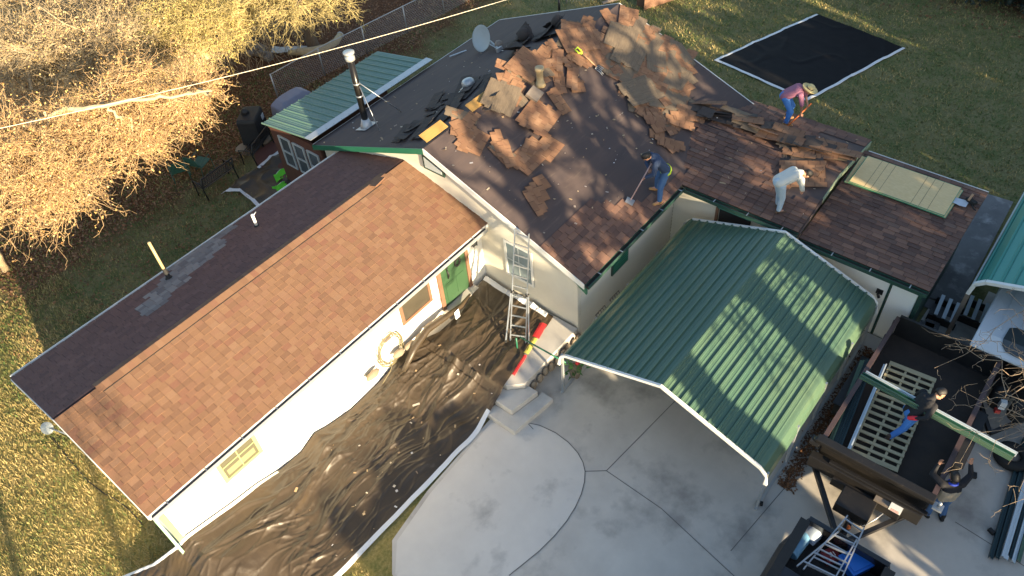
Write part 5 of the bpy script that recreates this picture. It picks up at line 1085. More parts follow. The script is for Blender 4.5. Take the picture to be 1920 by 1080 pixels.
# hose coil
hc = thing('garden_hose', (-2.02, YW - .1, .6), 'coiled tan garden hose hanging on the white wing wall', 'hose'); mb = MB(); rr = random.Random(3); pts = []
for k in range(130):
    a = k / 130 * 2 * math.pi * 6; r_ = .40 + .06 * math.sin(k * .37) + rr.uniform(-.008, .008); pts.append((-2.02 + r_ * .98 * math.cos(a), YW - .06 - .05 * (k % 21) / 21, 1.12 + r_ * 1.18 * math.sin(a)))
pts += [(-2.0, YW - .12, .8), (-2.25, YW - .14, .5), (-2.6, YW - .2, .42)]; mb.tube(pts, .010, 6); mb.build('coil', M['hose'], hc); MB().box((-2.12, YW - .12, 1.5), (-1.92, YW - .004, 1.56)).build('hanger', M['galvb'], hc)
tag(MB().lathe(on(693, 706, (0, -1.95, 0), (0, 1, 0)), [(.07, -.05), (.09, 0), (.07, .08), (.02, .1)], 12, (0, -1, .2)).build('hose_tap', M['hose']), 'yellow tap fitting low on the white wing wall', 'tap')
# red and yellow cloth, green rail by the porch
rb = thing('warning_banner', at(990, 650, .62), 'red and yellow plastic banner lying along the tarp edge on the porch', 'banner')
pl_ = [(1018, 608, 0), (1006, 630, 0), (1003, 636, 1), (988, 660, 1), (984, 668, 0), (964, 700, 0)]
for nm, m_, idx in (('red_end', 'red', (0, 1)), ('yellow_part', 'yellow', (2, 3)), ('red_tail', 'red', (4, 5))):
    a, b = at(*pl_[idx[0]][:2], .66), at(*pl_[idx[1]][:2], .63); wd = (.20, .13, .09)[idx[0] // 2]; d = (b - a).normalized(); s_ = Vector((-d.y, d.x, 0)) * wd / 2; mb = MB(); vs = []
    for j in range(7):
        p = (a - d * .03).lerp(b + d * .06, j / 6); vs += [p - s_ + Vector((0, 0, .03 * mnoise.noise(p * 5))), p + Vector((0, 0, .03)), p + s_ + Vector((0, 0, .03 * mnoise.noise(p * 6)))]
    mb.add(vs, [(3 * j + i, 3 * j + i + 1, 3 * j + 4 + i, 3 * j + 3 + i) for j in range(6) for i in range(2)], smooth=True); mb.build(nm, M[m_], rb)
gr = thing('green_handrail', at(970, 652, .56), 'dark green pipe rail on a short post beside the porch edge', 'rail'); mb = MB()
a, b = at(975, 632, 1.0), at(1061, 680, 1.0); mb.tube([a, b], .022, 8); mb.build('rail', M['green'], gr); MB().tube([at(970, 655, .56), Vector((at(970, 655, .56).x, at(970, 655, .56).y, 1.02))], .022, 8).build('post', M['green'], gr)
MB().lathe(at(970, 655, .56), [(.07, 0), (.07, .02), (.03, .03)], 12).build('base_plate', M['green'], gr)
gp = thing('flower_pot', at(1078, 690, 0), 'green leafy plant with a red bloom beside the porch under the carport corner', 'potted plant'); q = at(1078, 690, .35); mb = MB(); rr = random.Random(9)
mb.lathe((q.x, q.y, .03), [(.12, 0), (.17, .3), (.18, .32), (.15, .31)], 14); mb.build('pot', M['stone'], gp); mb = MB()
for k in range(60):
    d = Vector((rr.gauss(0, 1), rr.gauss(0, 1), rr.uniform(.1, 1.2))).normalized(); p = Vector((q.x, q.y, .33)) + d * rr.uniform(.05, .3); s_ = d.orthogonal().normalized() * .03; mb.add([p - s_, p + d * .1 - s_ * .3, p + d * .14, p + s_], [(0, 1, 2, 3)])
mb.build('foliage', mat('plant_green', (.06, .16, .04), .7), gp); MB().ball((q.x + .05, q.y - .05, .55), (.07, .06, .05), 8).build('bloom', M['red'], gp)
# wire plant frames along the front wall
for k, x in enumerate((2.35, 3.0)):
    o = thing('wire_plant_stand', (x, -5.3, .0), ['black wire plant stand nearest the house corner', 'black wire plant stand farther under the carport'][k], 'plant stand', 'wire stands on the front wall'); mb = MB()
    for j in range(5): mb.tube([(x - .2 + j * .1, -5.25, .3), (x - .2 + j * .1, -5.42, .62), (x - .2 + j * .1, -5.3, .8)], .008, 5)
    mb.tube([(x - .22, -5.42, .62), (x + .22, -5.42, .62)], .008, 5); mb.tube([(x - .22, -5.3, .8), (x + .22, -5.3, .8)], .008, 5); mb.tube([(x - .2, -5.25, .3), (x - .2, -5.25, .03)], .01, 5); mb.tube([(x + .2, -5.25, .3), (x + .2, -5.25, .03)], .01, 5); mb.build('wire', M['black'], o)
# ------------------------------------------------------------------ back yard furniture
def bench(x, y, ang, label):
    o = thing('iron_bench', (x, y, 0), label, 'bench'); Rz = Matrix.Rotation(ang, 3, 'Z'); T = lambda p: Vector((x, y, 0)) + Rz @ Vector(p); L2 = .66
    for s_ in (-1, 1):
        mb = MB(); mb.tube([T((s_ * L2, -.28, 0)), T((s_ * L2, -.27, .42)), T((s_ * L2, -.3, .62)), T((s_ * L2, .12, .64)), T((s_ * L2, .2, .45))], .022, 6); mb.tube([T((s_ * L2, .24, 0)), T((s_ * L2, .18, .42)), T((s_ * L2, .33, .92))], .022, 6); mb.build('leg', M['black'], o)
    mb = MB()
    for k in range(6): mb.bar(T((-L2, -.26 + k * .085, .43)), T((L2, -.26 + k * .085, .43)), .045, .012)
    mb.build('seat', M['black'], o); mb = MB(); mb.bar(T((-L2, .33, .92)), T((L2, .33, .92)), .03, .04); mb.bar(T((-L2, .21, .52)), T((L2, .21, .52)), .025, .03)
    for k in range(15): xx = -L2 + (k + .5) * 2 * L2 / 15; mb.bar(T((xx, .21, .52)), T((xx, .33, .92)), .014, .014)
    mb.build('backrest', M['black'], o); return o
bench(.06, 8.75, R(184), 'black iron bench with slatted back standing on the grass'); bench(2.05, 9.05, R(205), 'black iron bench on the brick patio beside the covered smoker')
for k, (x, y, an) in enumerate(((-.35, 10.35, 2.7), (.3, 10.0, 1.9))):
    o = thing('mesh_chair', (x, y, 0), ['dark green mesh lawn chair, the left of the pair behind the bench', 'dark green mesh lawn chair with its wide back turned, right of the pair'][k], 'chair', 'green mesh chairs on the back lawn'); Rz = Matrix.Rotation(an, 3, 'Z'); T = lambda p: Vector((x, y, 0)) + Rz @ Vector(p)
    mb = MB(); mb.prism([T((-.26, -.26, .38)), T((.26, -.26, .38)), T((.26, .24, .34)), T((-.26, .24, .34))], (0, 0, .015)); mb.build('seat', M['greenmesh'], o)
    mb = MB(); mb.prism([T((-.25, .25, .36)), T((.25, .25, .36)), T((.2, .45, .86)), T((0, .5, .95)), T((-.2, .45, .86))], Rz @ Vector((0, .012, .004))); mb.build('backrest', M['greenmesh'], o)
    for s_ in (-1, 1): MB().tube([T((s_ * .27, -.26, .36)), T((s_ * .27, -.28, .02)), T((s_ * .27, .36, .02)), T((s_ * .27, .28, .55)), T((s_ * .27, -.26, .58)), T((s_ * .27, -.26, .36))], .014, 6).build('leg', M['greenmesh'], o)
sm = thing('covered_smoker', (2.6, 9.55, 0), 'tall smoker under a black cloth cover on the patio', 'smoker'); c = Vector((2.5, 9.7, 0)); ex, ey = Vector((.80, .6, 0)).normalized() * .48, Vector((-.6, .8, 0)).normalized() * .34
mb = MB(); vs = []
for z, s_ in ((.25, 1.06), (.7, 1.0), (1.12, .98), (1.22, .9)): vs += [c + ex * a * s_ + ey * b * s_ + Vector((0, 0, z + .03 * mnoise.noise(Vector((a * 3, b * 3, z))))) for a, b in ((-1, -1), (0, -1.04), (1, -1), (1.03, 0), (1, 1), (0, 1.04), (-1, 1), (-1.03, 0))]
mb.add(vs, [(i * 8 + j, i * 8 + (j + 1) % 8, (i + 1) * 8 + (j + 1) % 8, (i + 1) * 8 + j) for i in range(3) for j in range(8)] + [tuple(range(24, 32))]); mb.build('cover', M['blackcover'], sm, bevel=.02)
MB().lathe(c + Vector((-.05, .1, 1.2)), [(.14, 0), (.13, .12), (.08, .18), (.01, .19)], 14).build('lid_bump', M['blackcover'], sm)
mb = MB()
for a, b in ((-.8, -.8), (.8, -.8), (.8, .8), (-.8, .8)): mb.bar(c + ex * a + ey * b, c + ex * a + ey * b + Vector((0, 0, .3)), .05, .05, up=(1, 0, 0))
mb.build('leg', M['black'], sm)
f = c + ex * .5 - ey * 1.06 + Vector((0, 0, .92)); mb = MB(); mb.obox(f, ex * .2, ey * .03, (0, 0, .09)); mb.build('grey_flap', M['trimblue'], sm)
gc = thing('covered_grill', (4.1, 8.1, 0), 'grill under a grey cloth cover behind the sunroom roof', 'grill'); mb = MB(); c = at(556, 192, 1.0); vs = []
for z, s_ in ((.05, 1.05), (.7, 1), (1.05, .95), (1.22, .62)): vs += [(c.x + .75 * s_ * a, c.y + .4 * s_ * b + .3, z) for a, b in ((-1, -.8), (-.5, -1), (.5, -1), (1, -.8), (1, .8), (.5, 1), (-.5, 1), (-1, .8))]
mb.add(vs, [(i * 8 + j, i * 8 + (j + 1) % 8, (i + 1) * 8 + (j + 1) % 8, (i + 1) * 8 + j) for i in range(3) for j in range(8)] + [tuple(range(24, 32))]); mb.build('cover', M['greycover'], gc, bevel=.04)
mb = MB(); mb.box((c.x - .5, c.y + .0, .0), (c.x + .5, c.y + .6, .05)); mb.build('base', M['black'], gc)
tag(MB().prism([(1.55, 6.9, 0), (1.6, 8.7, 0), (2.0, 9.3, 0), (3.4, 9.2, 0), (3.4, 7.06, 0), (1.61, 7.04, 0)], (0, 0, .05)).build('brick_patio', M['brick']), kind='structure')
for k, p in enumerate(((455, 277), (498, 262), (527, 247))):
    q = at(*p, .05); mb = MB(); mb.ball((0, 0, 0), (.3, .22, .1), 9); mb.v = [tuple(Vector(v) * (1 + .3 * mnoise.noise(Vector(v) * 4 + Vector((k, 2, 0))))) for v in mb.v]; o = mb.build('patio_stone', M['stone']); o.location = q
    tag(o, ['pale flat stone at the grass side of the patio', 'pale flat stone behind the patio bench', 'pale flat stone at the sunroom end of the bench'][k], 'stone')
# ------------------------------------------------------------------ chain-link fence, woods edge
fpts = [(4.6, 11.1), (6.85, 11.0), (8.95, 10.75), (11.05, 10.5), (13.1, 10.25), (15.4, 10.0)]
fe = thing('chain_link_fence', (9, 10.7, 0), 'chain link fence with a straight top rail behind the house', 'fence')
for x, y in fpts: MB().tube([(x, y, 0), (x, y, 1.22)], .028, 8).build('post', M['fencem'], fe)
mb = MB(); mb.tube([(x, y, 1.2) for x, y in fpts], .02, 6); mb.build('top_rail', M['fencem'], fe); mb = MB()
for (xa, ya), (xb, yb) in zip(fpts, fpts[1:]):
    L_ = math.hypot(xb - xa, yb - ya); nn = int(L_ / .11)
    for k in range(-11, nn):
        for s_ in (0, 1):
            u0, u1 = k / nn, (k + 1.15 / .11) / nn; z0, z1 = (.03, 1.18) if not s_ else (1.18, .03)
            if u0 < 0: z0 = z0 + (z1 - z0) * (-u0 / (u1 - u0)); u0 = 0
            if u1 > 1: z1 = z1 + (z0 - z1) * ((u1 - 1) / (u1 - u0)) if u1 > u0 else z1; u1 = 1
            if u1 <= u0: continue
            P0, P1 = Vector((xa + (xb - xa) * u0, ya + (yb - ya) * u0, z0)), Vector((xa + (xb - xa) * u1, ya + (yb - ya) * u1, z1)); mb.bar(P0, P1, .006, .006)
mb.build('wire_mesh', M['fencem'], fe)
fg = thing('chain_link_fence', (17.6, 4.9, 0), 'short chain link run with end post beyond the far roof corner', 'fence'); gpts = [(16.6, 6.3), (17.7, 5.0), (18.2, 4.2)]
for x, y in gpts: MB().tube([(x, y, 0), (x, y, 1.2)], .03, 8).build('post', M['fencem'], fg)
MB().tube([(x, y, 1.18) for x, y in gpts], .02, 6).build('top_rail', M['fencem'], fg); mb = MB()
for (xa, ya), (xb, yb) in zip(gpts, gpts[1:]):
    for k in range(12): 
        f0, f1 = k / 12, min(1, (k + 4) / 12); mb.bar((xa + (xb - xa) * f0, ya + (yb - ya) * f0, .05), (xa + (xb - xa) * f1, ya + (yb - ya) * f1, 1.15), .008, .008); mb.bar((xa + (xb - xa) * f0, ya + (yb - ya) * f0, 1.15), (xa + (xb - xa) * f1, ya + (yb - ya) * f1, .05), .008, .008)
mb.build('wire_mesh', M['fencem'], fg)
def timber(name, a, b, w_, h, m_, lb, cat, grp=None): return tag(MB().bar(a, b, w_, h).build(name, M[m_], bevel=.01), lb, cat, grp)
for k in range(4): timber('stacked_board', (17.3 + k * .28, 4.9 - k * .05, .08 + .02 * k), (18.5 + k * .22, 4.3 - k * .05, .08 + .02 * k), .14, .08, 'galvb', 'grey weathered board lying beyond the far roof corner', 'board', 'grey boards beyond the roof corner')
wd = thing('wooden_planter', (18.6, 3.1, 0), 'long rusty brown wooden planter on the grass at the top edge', 'planter')
for k, (o_, z) in enumerate(((-.28, .24), (.28, .24))): MB().bar((18.0 + o_ * .7, 3.35 + o_ * .7, z), (20.2 + o_ * .7, 2.4 + o_ * .7, z), .05, .45).build('side_board', M['wood'], wd)
MB().bar((18.02, 3.34, .1), (20.18, 2.42, .1), .5, .1).build('bottom_board', M['wood'], wd); MB().obox((18.0, 3.35, .24), (.02, .01, 0), (-.02, .27, 0), (0, 0, .22)).build('end_board', M['wood'], wd)
q = at(1049, 32); yp = thing('marker_post', q, 'short black post with yellow top beyond the far rake', 'post'); MB().tube([q, q + Vector((0, 0, .9))], .05, 8).build('post', M['black'], yp); MB().lathe(q + Vector((0, 0, .9)), [(.07, 0), (.08, .1), (.05, .2), (.01, .21)], 10).build('cap', M['yellow'], yp)
lg = thing('fallen_log', (8.3, 12.9, 0), 'pale curved fallen log lying in leaf litter before the fence', 'log'); pts = [at(x, y, .15) for x, y in ((541, 99), (566, 97), (590, 96), (612, 90), (630, 78), (638, 66))]
MB().tube(pts, [.10, .16, .19, .18, .15, .13], 10).build('trunk', M['barkpale'], lg); MB().lathe(pts[-1], [(.14, 0), (.15, .03), (.13, .04)], 10, (pts[-1] - pts[-2])).build('sawn_end', M['whitewash'], lg)
ps = thing('white_sheet', at(540, 98), 'crumpled off white sheet lying beside the fallen log', 'sheet'); mb = MB(); vs = []
pa, pb, pc2, pd2 = at(508, 103), at(512, 90), at(580, 88), at(578, 98)
for j in range(6):
    for i in range(12): p = pa.lerp(pd2, i / 11).lerp(pb.lerp(pc2, i / 11), j / 5); vs.append((p.x, p.y, .07 + .08 * mnoise.noise(p * 2.5)))
mb.add(vs, [(j * 12 + i, j * 12 + i + 1, (j + 1) * 12 + i + 1, (j + 1) * 12 + i) for j in range(5) for i in range(11)], smooth=True); mb.build('cloth', M['whitewash'], ps)
random.seed(31)
for k, (x, y, s_) in enumerate(((470, 82, 1), (480, 92, 1), (492, 92, 1.1), (498, 102, 1), (504, 108, .9), (486, 100, .8), (460, 70, 1.1), (448, 55, 1), (455, 40, 1.2), (442, 62, .8), (472, 55, .9), (468, 100, .8), (165, 272, 1), (178, 276, 1), (190, 268, 1), (172, 262, .9), (184, 258, 1), (225, 240, 1), (236, 246, 1), (244, 238, .9), (230, 232, .8), (160, 118, 1), (166, 130, 1), (158, 104, 1), (170, 142, .9))):
    q = at(x, y, .12); mb = MB(); mb.obox((0, 0, 0), (.22 * s_, 0, 0), (0, .15 * s_, 0), (0, 0, .12 * s_)); o = mb.build('field_stone', M['greystone'], bevel=.05); o.location = q; o.rotation_euler = (random.uniform(-.3, .3), random.uniform(-.3, .3), random.uniform(0, 3))
    g = 0 if k < 12 else (1 if k < 17 else (2 if k < 21 else 3)); tag(o, ['grey brown block in the rubble pile near the white sheet', 'grey brown block in the small pile under the orange branch', 'grey brown block in the pile beside the orange branch tips', 'grey brown block stacked among the far golden trees'][g], 'stone', ['rubble pile by the white sheet', 'block pile under the orange branch', 'block pile by the branch tips', 'blocks among the golden trees'][g])
# overhead cable
oc = thing('overhead_cable', (0, 6, 6), 'pale overhead service cable crossing above the back yard', 'cable'); a, b = at(-160, 275, 6.2), at(1080, -40, 6.2); mb = MB(); mb.tube([a.lerp(b, k / 24) - Vector((0, 0, .25 * math.sin(math.pi * k / 24))) for k in range(25)], .008, 6); mb.build('wire', M['cable'], oc)
for pnt, nm in ((a, 'left'), (b, 'right')): pass
# little dish on the wing gable
q = Vector((-8.46, .55, 2.95)); sd2 = thing('small_dish', q, 'small grey dish mounted low on the wing gable end', 'satellite dish'); c = at(88, 803, 2.75); MB().lathe(c, [(.001, -.05), (.10, -.035), (.14, -.01), (.14, .0), (.001, -.04)], 20, Vector((-.5, -.5, .6))).build('reflector', M['dishm'], sd2); MB().tube([c + Vector((.03, .03, -.05)), q, Vector((-8.36, .6, 2.9))], .018, 6).build('mount_arm', M['galv'], sd2)
# thin cord on the lawn
tag(MB().tube([at(x, y, .03) for x, y in ((98, 820), (130, 862), (165, 902), (195, 925), (215, 935), (245, 958), (268, 985))], .014, 5).build('ground_cord', M['rubber']), 'thin black cord lying on the dry lawn beside the wing', 'cord')

# ------------------------------------------------------------------ people
def voxel(mb, name, m_, parent, vox, smooth=2, sub=None):
    ob = mb.build(name, m_, parent); r_ = ob.modifiers.new('r', 'REMESH'); r_.mode = 'VOXEL'; r_.voxel_size = vox; r_.use_smooth_shade = True
    s_ = ob.modifiers.new('s', 'SMOOTH'); s_.iterations = smooth; s_.factor = .5
    dg = bpy.context.evaluated_depsgraph_get(); me = bpy.data.meshes.new_from_object(ob.evaluated_get(dg)); ob.modifiers.clear(); ob.data = me
    me.materials.clear(); me.materials.append(m_); return ob
def person(loc, yaw, J, label, top, legs, shoe, hairm=None, hat=False, cuff=True, sleeves=1.0, hands=None, group=None, vest=None, belt=None, glove=None, curl=.9, collar=None):
    """J: joints in the person's own frame (forward, left, up). The body is one remeshed surface; clothing, hair and shoes are its children."""
    loc = Vector(loc); Rz = Matrix.Rotation(yaw, 3, 'Z'); W = lambda p: loc + Rz @ Vector(p); j = {k: W(v) for k, v in J.items()}
    root = thing('person', loc, label, 'person', group)
    for s_ in 'lr':
        for nm in ('shoulder', 'elbow', 'hand', 'hip', 'knee', 'ankle', 'toe'): assert s_ + nm in j, s_ + nm
    mb = MB(); neck, head, pel, chest = j['neck'], j['head'], j['pelvis'], j['chest']
    hd = (head - neck).normalized(); face = W(J.get('look', Vector(J['head']) + Vector((1, 0, -.4)))) - head; face = (face - hd * face.dot(hd) * .6).normalized(); side = hd.cross(face).normalized(); up = face.cross(side).normalized()
    if up.dot(hd) < 0: up = -up
    def ell(c, a, b, d, ra, rb, rc, seg=14):
        k = len(mb.v); m2 = MB(); m2.ball((0, 0, 0), (1, 1, 1), seg); mb.add([c + a * v[0] * ra + b * v[1] * rb + d * v[2] * rc for v in m2.v], m2.f, smooth=True)
    ell(head + up * .02, face, side, up, .098, .078, .118); ell(head + face * .035 - up * .055, face, side, up, .062, .056, .062)
    ell(head + face * .10 - up * .01, face, side, up, .022, .014, .026, 8)
    for s_ in (-1, 1): ell(head + side * s_ * .078 - up * .005, face, side, up, .022, .012, .032, 8)
    mb.capsule(neck - hd * .04, .058, head - up * .03, .052)
    mb.capsule(pel, .085, chest, .085); mb.capsule(j['lshoulder'], .045, j['rshoulder'], .045); mb.capsule(chest, .075, neck, .05)
    for s_ in 'lr':
        sh, el, ha, hi, kn, an, to = (j[s_ + k] for k in ('shoulder', 'elbow', 'hand', 'hip', 'knee', 'ankle', 'toe'))
        mb.capsule(sh, .055, el, .043); mb.capsule(el, .043, ha, .027); mb.capsule(hi, .085, kn, .058); mb.capsule(kn, .055, an, .036); mb.capsule(an, .04, to, .03)
        d = (ha - el).normalized(); hdv = W(J[s_ + 'grip']) - ha if s_ + 'grip' in J else d; hdv = hdv.normalized()
        out = Rz @ Vector((0, 1 if s_ == 'l' else -1, 0)); pn = hdv.cross(out).normalized(); pn = -pn if (Rz @ Vector((.4, 0, -1))).dot(pn) < 0 and not J.get('open') else pn; sdv = pn.cross(hdv).normalized()
        palm = ha + hdv * .085; mb.capsule(ha, .026, ha + hdv * .03, .030)
        for q in (-1.5, -.5, .5, 1.5): mb.capsule(ha + hdv * .02 + sdv * q * .012, .015, palm + sdv * q * .019, .013, 8)
        for q, ln in zip((-1.5, -.5, .5, 1.5), (.068, .082, .088, .076)):
            a = palm + sdv * q * .0205; c1 = curl if not J.get('open') else .12; d1 = (hdv * math.cos(c1 * .6) + pn * math.sin(c1 * .6) + sdv * q * .07).normalized(); b = a + d1 * ln * .5; d2 = (hdv * math.cos(c1 * 1.5) + pn * math.sin(c1 * 1.5) + sdv * q * .06).normalized(); e = b + d2 * ln * .5
            mb.capsule(a, .0095, b, .0088, 8); mb.capsule(b, .0088, e, .0075, 8)
        ts = 1 if (Rz @ Vector((0, 1 if s_ == 'r' else -1, .3))).dot(sdv) > 0 else -1
        t0 = ha + hdv * .03 + sdv * ts * .028; t1 = t0 + (hdv * .6 + sdv * ts * .7 + pn * .35).normalized() * .042; t2 = t1 + (hdv * .9 + sdv * ts * .25 + pn * .5).normalized() * .034; mb.capsule(t0, .013, t1, .011, 8); mb.capsule(t1, .011, t2, .009, 8)
    body = voxel(mb, 'body', M['skin'], root, .0075, 1)
    e = MB()
    for s_ in (-1, 1): e.ball(head + face * .092 + side * s_ * .032 + up * .018, (.012, .012, .012), 8)
    e.build('eye', M['eye'], root); MB().obox(head + face * .096 - up * .062, face * .006, side * .022, up * .006).build('mouth', M['lip'], root)
    # top
    mb = MB(); w_ = (j['lshoulder'] - j['rshoulder']).normalized()
    for o_ in (-.075, 0, .075): mb.capsule(pel + w_ * o_ - (chest - pel).normalized() * .02, .118, chest + w_ * o_ * 1.15, .128)
    mb.capsule(j['lshoulder'] - (neck - pel).normalized() * .015, .082, j['rshoulder'] - (neck - pel).normalized() * .015, .082); mb.capsule(chest, .135, neck - hd * .03, .08)
    for s_ in 'lr':
        sh, el, ha = j[s_ + 'shoulder'], j[s_ + 'elbow'], j[s_ + 'hand']; mb.capsule(sh, .08, el, .063)
        if sleeves > .6: mb.capsule(el, .062, el.lerp(ha, .93 * sleeves), .046)
        elif sleeves < .5: pass
    mb.v = [tuple(Vector(v) * 1.0 + Vector((mnoise.noise(Vector(v) * 9), mnoise.noise(Vector(v) * 9 + Vector((5, 0, 0))), mnoise.noise(Vector(v) * 9 + Vector((0, 7, 0))))) * .012) for v in mb.v]
    voxel(mb, 'jacket' if sleeves > .6 else 'shirt', M[top], root, .012, 2)
    if vest:
        mb = MB()
        for o_ in (-.075, 0, .075): mb.capsule(pel + w_ * o_ - (chest - pel).normalized() * .04, .132, pel.lerp(chest, .8) + w_ * o_ * 1.15, .142)
        voxel(mb, 'vest', M[vest], root, .012, 2)
    mb = MB()
    for s_ in 'lr':
        hi, kn, an = j[s_ + 'hip'], j[s_ + 'knee'], j[s_ + 'ankle']; mb.capsule(hi, .108, kn, .078); mb.capsule(kn, .077, an + (kn - an) * .08, .064)
    mb.capsule(j['lhip'], .115, j['rhip'], .115); mb.capsule(pel, .122, pel - (chest - pel).normalized() * .05, .12)
    mb.v = [tuple(Vector(v) + Vector((mnoise.noise(Vector(v) * 8), mnoise.noise(Vector(v) * 8 + Vector((5, 0, 0))), 0)) * .012) for v in mb.v]
    voxel(mb, 'trousers', M[legs], root, .012, 2)
    for s_ in 'lr':
        an, to = j[s_ + 'ankle'], j[s_ + 'toe']; d = (to - an); fl = Vector((d.x, d.y, 0)).normalized(); mb = MB(); z = Vector((0, 0, -.045)); mb.capsule(an - fl * .045 + z, .046, an + fl * .05 + z, .05); mb.capsule(an + z, .05, to, .042); mb.capsule(an, .055, an + Vector((0, 0, .07)), .055); sb = voxel(mb, 'boot', M[shoe], root, .011, 2)
        MB().obox(an.lerp(to, .4) + Vector((0, 0, -.075)), (to - an) * .62, fl.cross(Vector((0, 0, 1))) * .046, (0, 0, .012)).build('sole', M['rubber'], root, bevel=.008)
    if hairm:
        mb = MB(); c0_ = head + up * .03 - face * .012
        m2 = MB(); m2.ball((0, 0, 0), (1, 1, 1), 16); keep = []
        mb.add([c0_ + face * v[0] * .108 + side * v[1] * .09 + up * (v[2] * .118 + (.012 if v[2] > 0 else 0)) + (face * -.03 if v[2] < 0 else Vector()) for v in m2.v], m2.f, smooth=True)
        ob = mb.build('hair', M[hairm], root); me = ob.data; bm = bmesh.new(); bm.from_mesh(me); o_ = Vector(root['_base'])
        dele = [v for v in bm.verts if (v.co + o_ - head).dot(face) > .045 and (v.co + o_ - head).dot(up) < .07 or (v.co + o_ - head).dot(up) < -.07]; bmesh.ops.delete(bm, geom=dele, context='VERTS'); bm.to_mesh(me); bm.free(); s2 = ob.modifiers.new('s', 'SOLIDIFY'); s2.thickness = .015
    if hat:
        mb = MB(); c0_ = head + up * .075; m2 = MB(); m2.lathe((0, 0, 0), [(.105, -.02), (.22, -.03), (.235, .005), (.23, .012), (.20, -.012), (.108, .0), (.10, .06), (.085, .105), (.05, .10), (.001, .085)], 28); mb.add([c0_ + face * v[0] + side * v[1] * .86 + up * v[2] for v in m2.v], m2.f, smooth=True); hb = mb.build('straw_hat', M['straw'], root)
        m2 = MB(); m2.lathe((0, 0, 0), [(.112, .0), (.107, .03)], 28); mb = MB(); mb.add([c0_ + face * v[0] + side * v[1] * .9 + up * v[2] for v in m2.v], m2.f[:-2], smooth=True); mb.build('hat_band', M['hatband'], root)
    if belt:
        mb = MB(); d = (chest - pel).normalized(); a = w_; b = d.cross(a).normalized(); vs = []
        for h in (-.08, -.03):
            for k in range(24): t = 2 * math.pi * k / 24; vs.append(pel + d * h + a * math.cos(t) * .222 + b * math.sin(t) * .152)
        mb.add(vs, [(k, (k + 1) % 24, 24 + (k + 1) % 24, 24 + k) for k in range(24)], smooth=True); ob = mb.build('lime_hem', M[belt], root); s2 = ob.modifiers.new('s', 'SOLIDIFY'); s2.thickness = .012
    if collar:
        a = hd.orthogonal().normalized(); b = hd.cross(a); c_ = neck - hd * .02; MB().tube([c_ + (a * math.cos(t) + b * math.sin(t)) * .085 for t in [2 * math.pi * k / 16 for k in range(17)]], .026, 8).build('collar', M[collar], root)
    if glove:
        mb = MB(); ha = j[glove[0] + 'hand']; d = (ha - j[glove[0] + 'elbow']).normalized(); mb.capsule(ha - d * .05, .05, ha + d * .03, .052); mb.capsule(ha + d * .03, .052, ha + d * .11, .046); voxel(mb, 'glove', M[glove[1]], root, .011, 2)
    return root, j
# hoodie man scraping on the front slope
def fz(x, y): return 2.49 + KF * (y + 5.35)
tip = on(1179, 381, P_FRONT, N_FRONT); fa = on(1236, 383, P_FRONT, N_FRONT); fb = on(1231, 357, P_FRONT, N_FRONT)
mid = (fa + fb) / 2; yaw = math.atan2(.60, -.72)
Rz = Matrix.Rotation(-yaw, 3, 'Z'); loc = lambda p: Rz @ (Vector(p) - mid)
la, ra = loc(fa), loc(fb)
J = dict(pelvis=(-.12, 0, .93), chest=(.12, 0, 1.26), neck=(.27, 0, 1.40), head=(.40, .02, 1.44), look=(.9, .0, 1.0), lshoulder=(.20, .19, 1.30), rshoulder=(.20, -.19, 1.30), lelbow=(.26, .26, 1.02), relbow=(.28, -.26, 1.02), lhand=(.42, .12, .86), rhand=(.30, -.04, 1.02),
         lhip=(-.12, .10, .88), rhip=(-.12, -.10, .88), lknee=(la.x * .5 + .0, la.y * .8, .47 + la.z * .5), rknee=(ra.x * .5 + .0, ra.y * .8, .47 + ra.z * .5), lankle=(la.x, la.y, la.z + .10), rankle=(ra.x, ra.y, ra.z + .10), ltoe=(la.x + .17, la.y + .03, la.z + .06), rtoe=(ra.x + .17, ra.y - .03, ra.z + .08))
_, jj = person(mid, yaw, J, 'man in navy hoodie and jeans scraping the felt with a shovel near the eave', 'navy', 'denim', 'boot', 'hair', belt='lime')
sh = thing('roofing_shovel', tip, 'long handled roofing shovel held by the man in the navy hoodie', 'shovel'); hg = (jj['lhand'] + (jj['lhand'] - jj['lelbow']).normalized() * .09); d = (hg - tip).normalized(); top_ = tip + d * 1.22
MB().tube([tip + d * .1, top_], .017, 8).build('shaft', M['pinkh'], sh); sdv = d.cross(Vector((0, 0, 1))).normalized(); mb = MB(); mb.tube([top_, top_ + d * .06 + sdv * .06, top_ + d * .15 + sdv * .06, top_ + d * .15 - sdv * .06, top_ + d * .06 - sdv * .06, top_], .018, 8); mb.build('grip', M['rubber'], sh)
mb = MB(); n_ = Vector((0, -KF, 1)).normalized(); mb.obox(tip + d * .05 + n_ * .015, (d - n_ * d.dot(n_)).normalized() * .10, (d - n_ * d.dot(n_)).cross(n_).normalized() * .11, n_ * .006); mb.build('blade', M['alu'], sh)
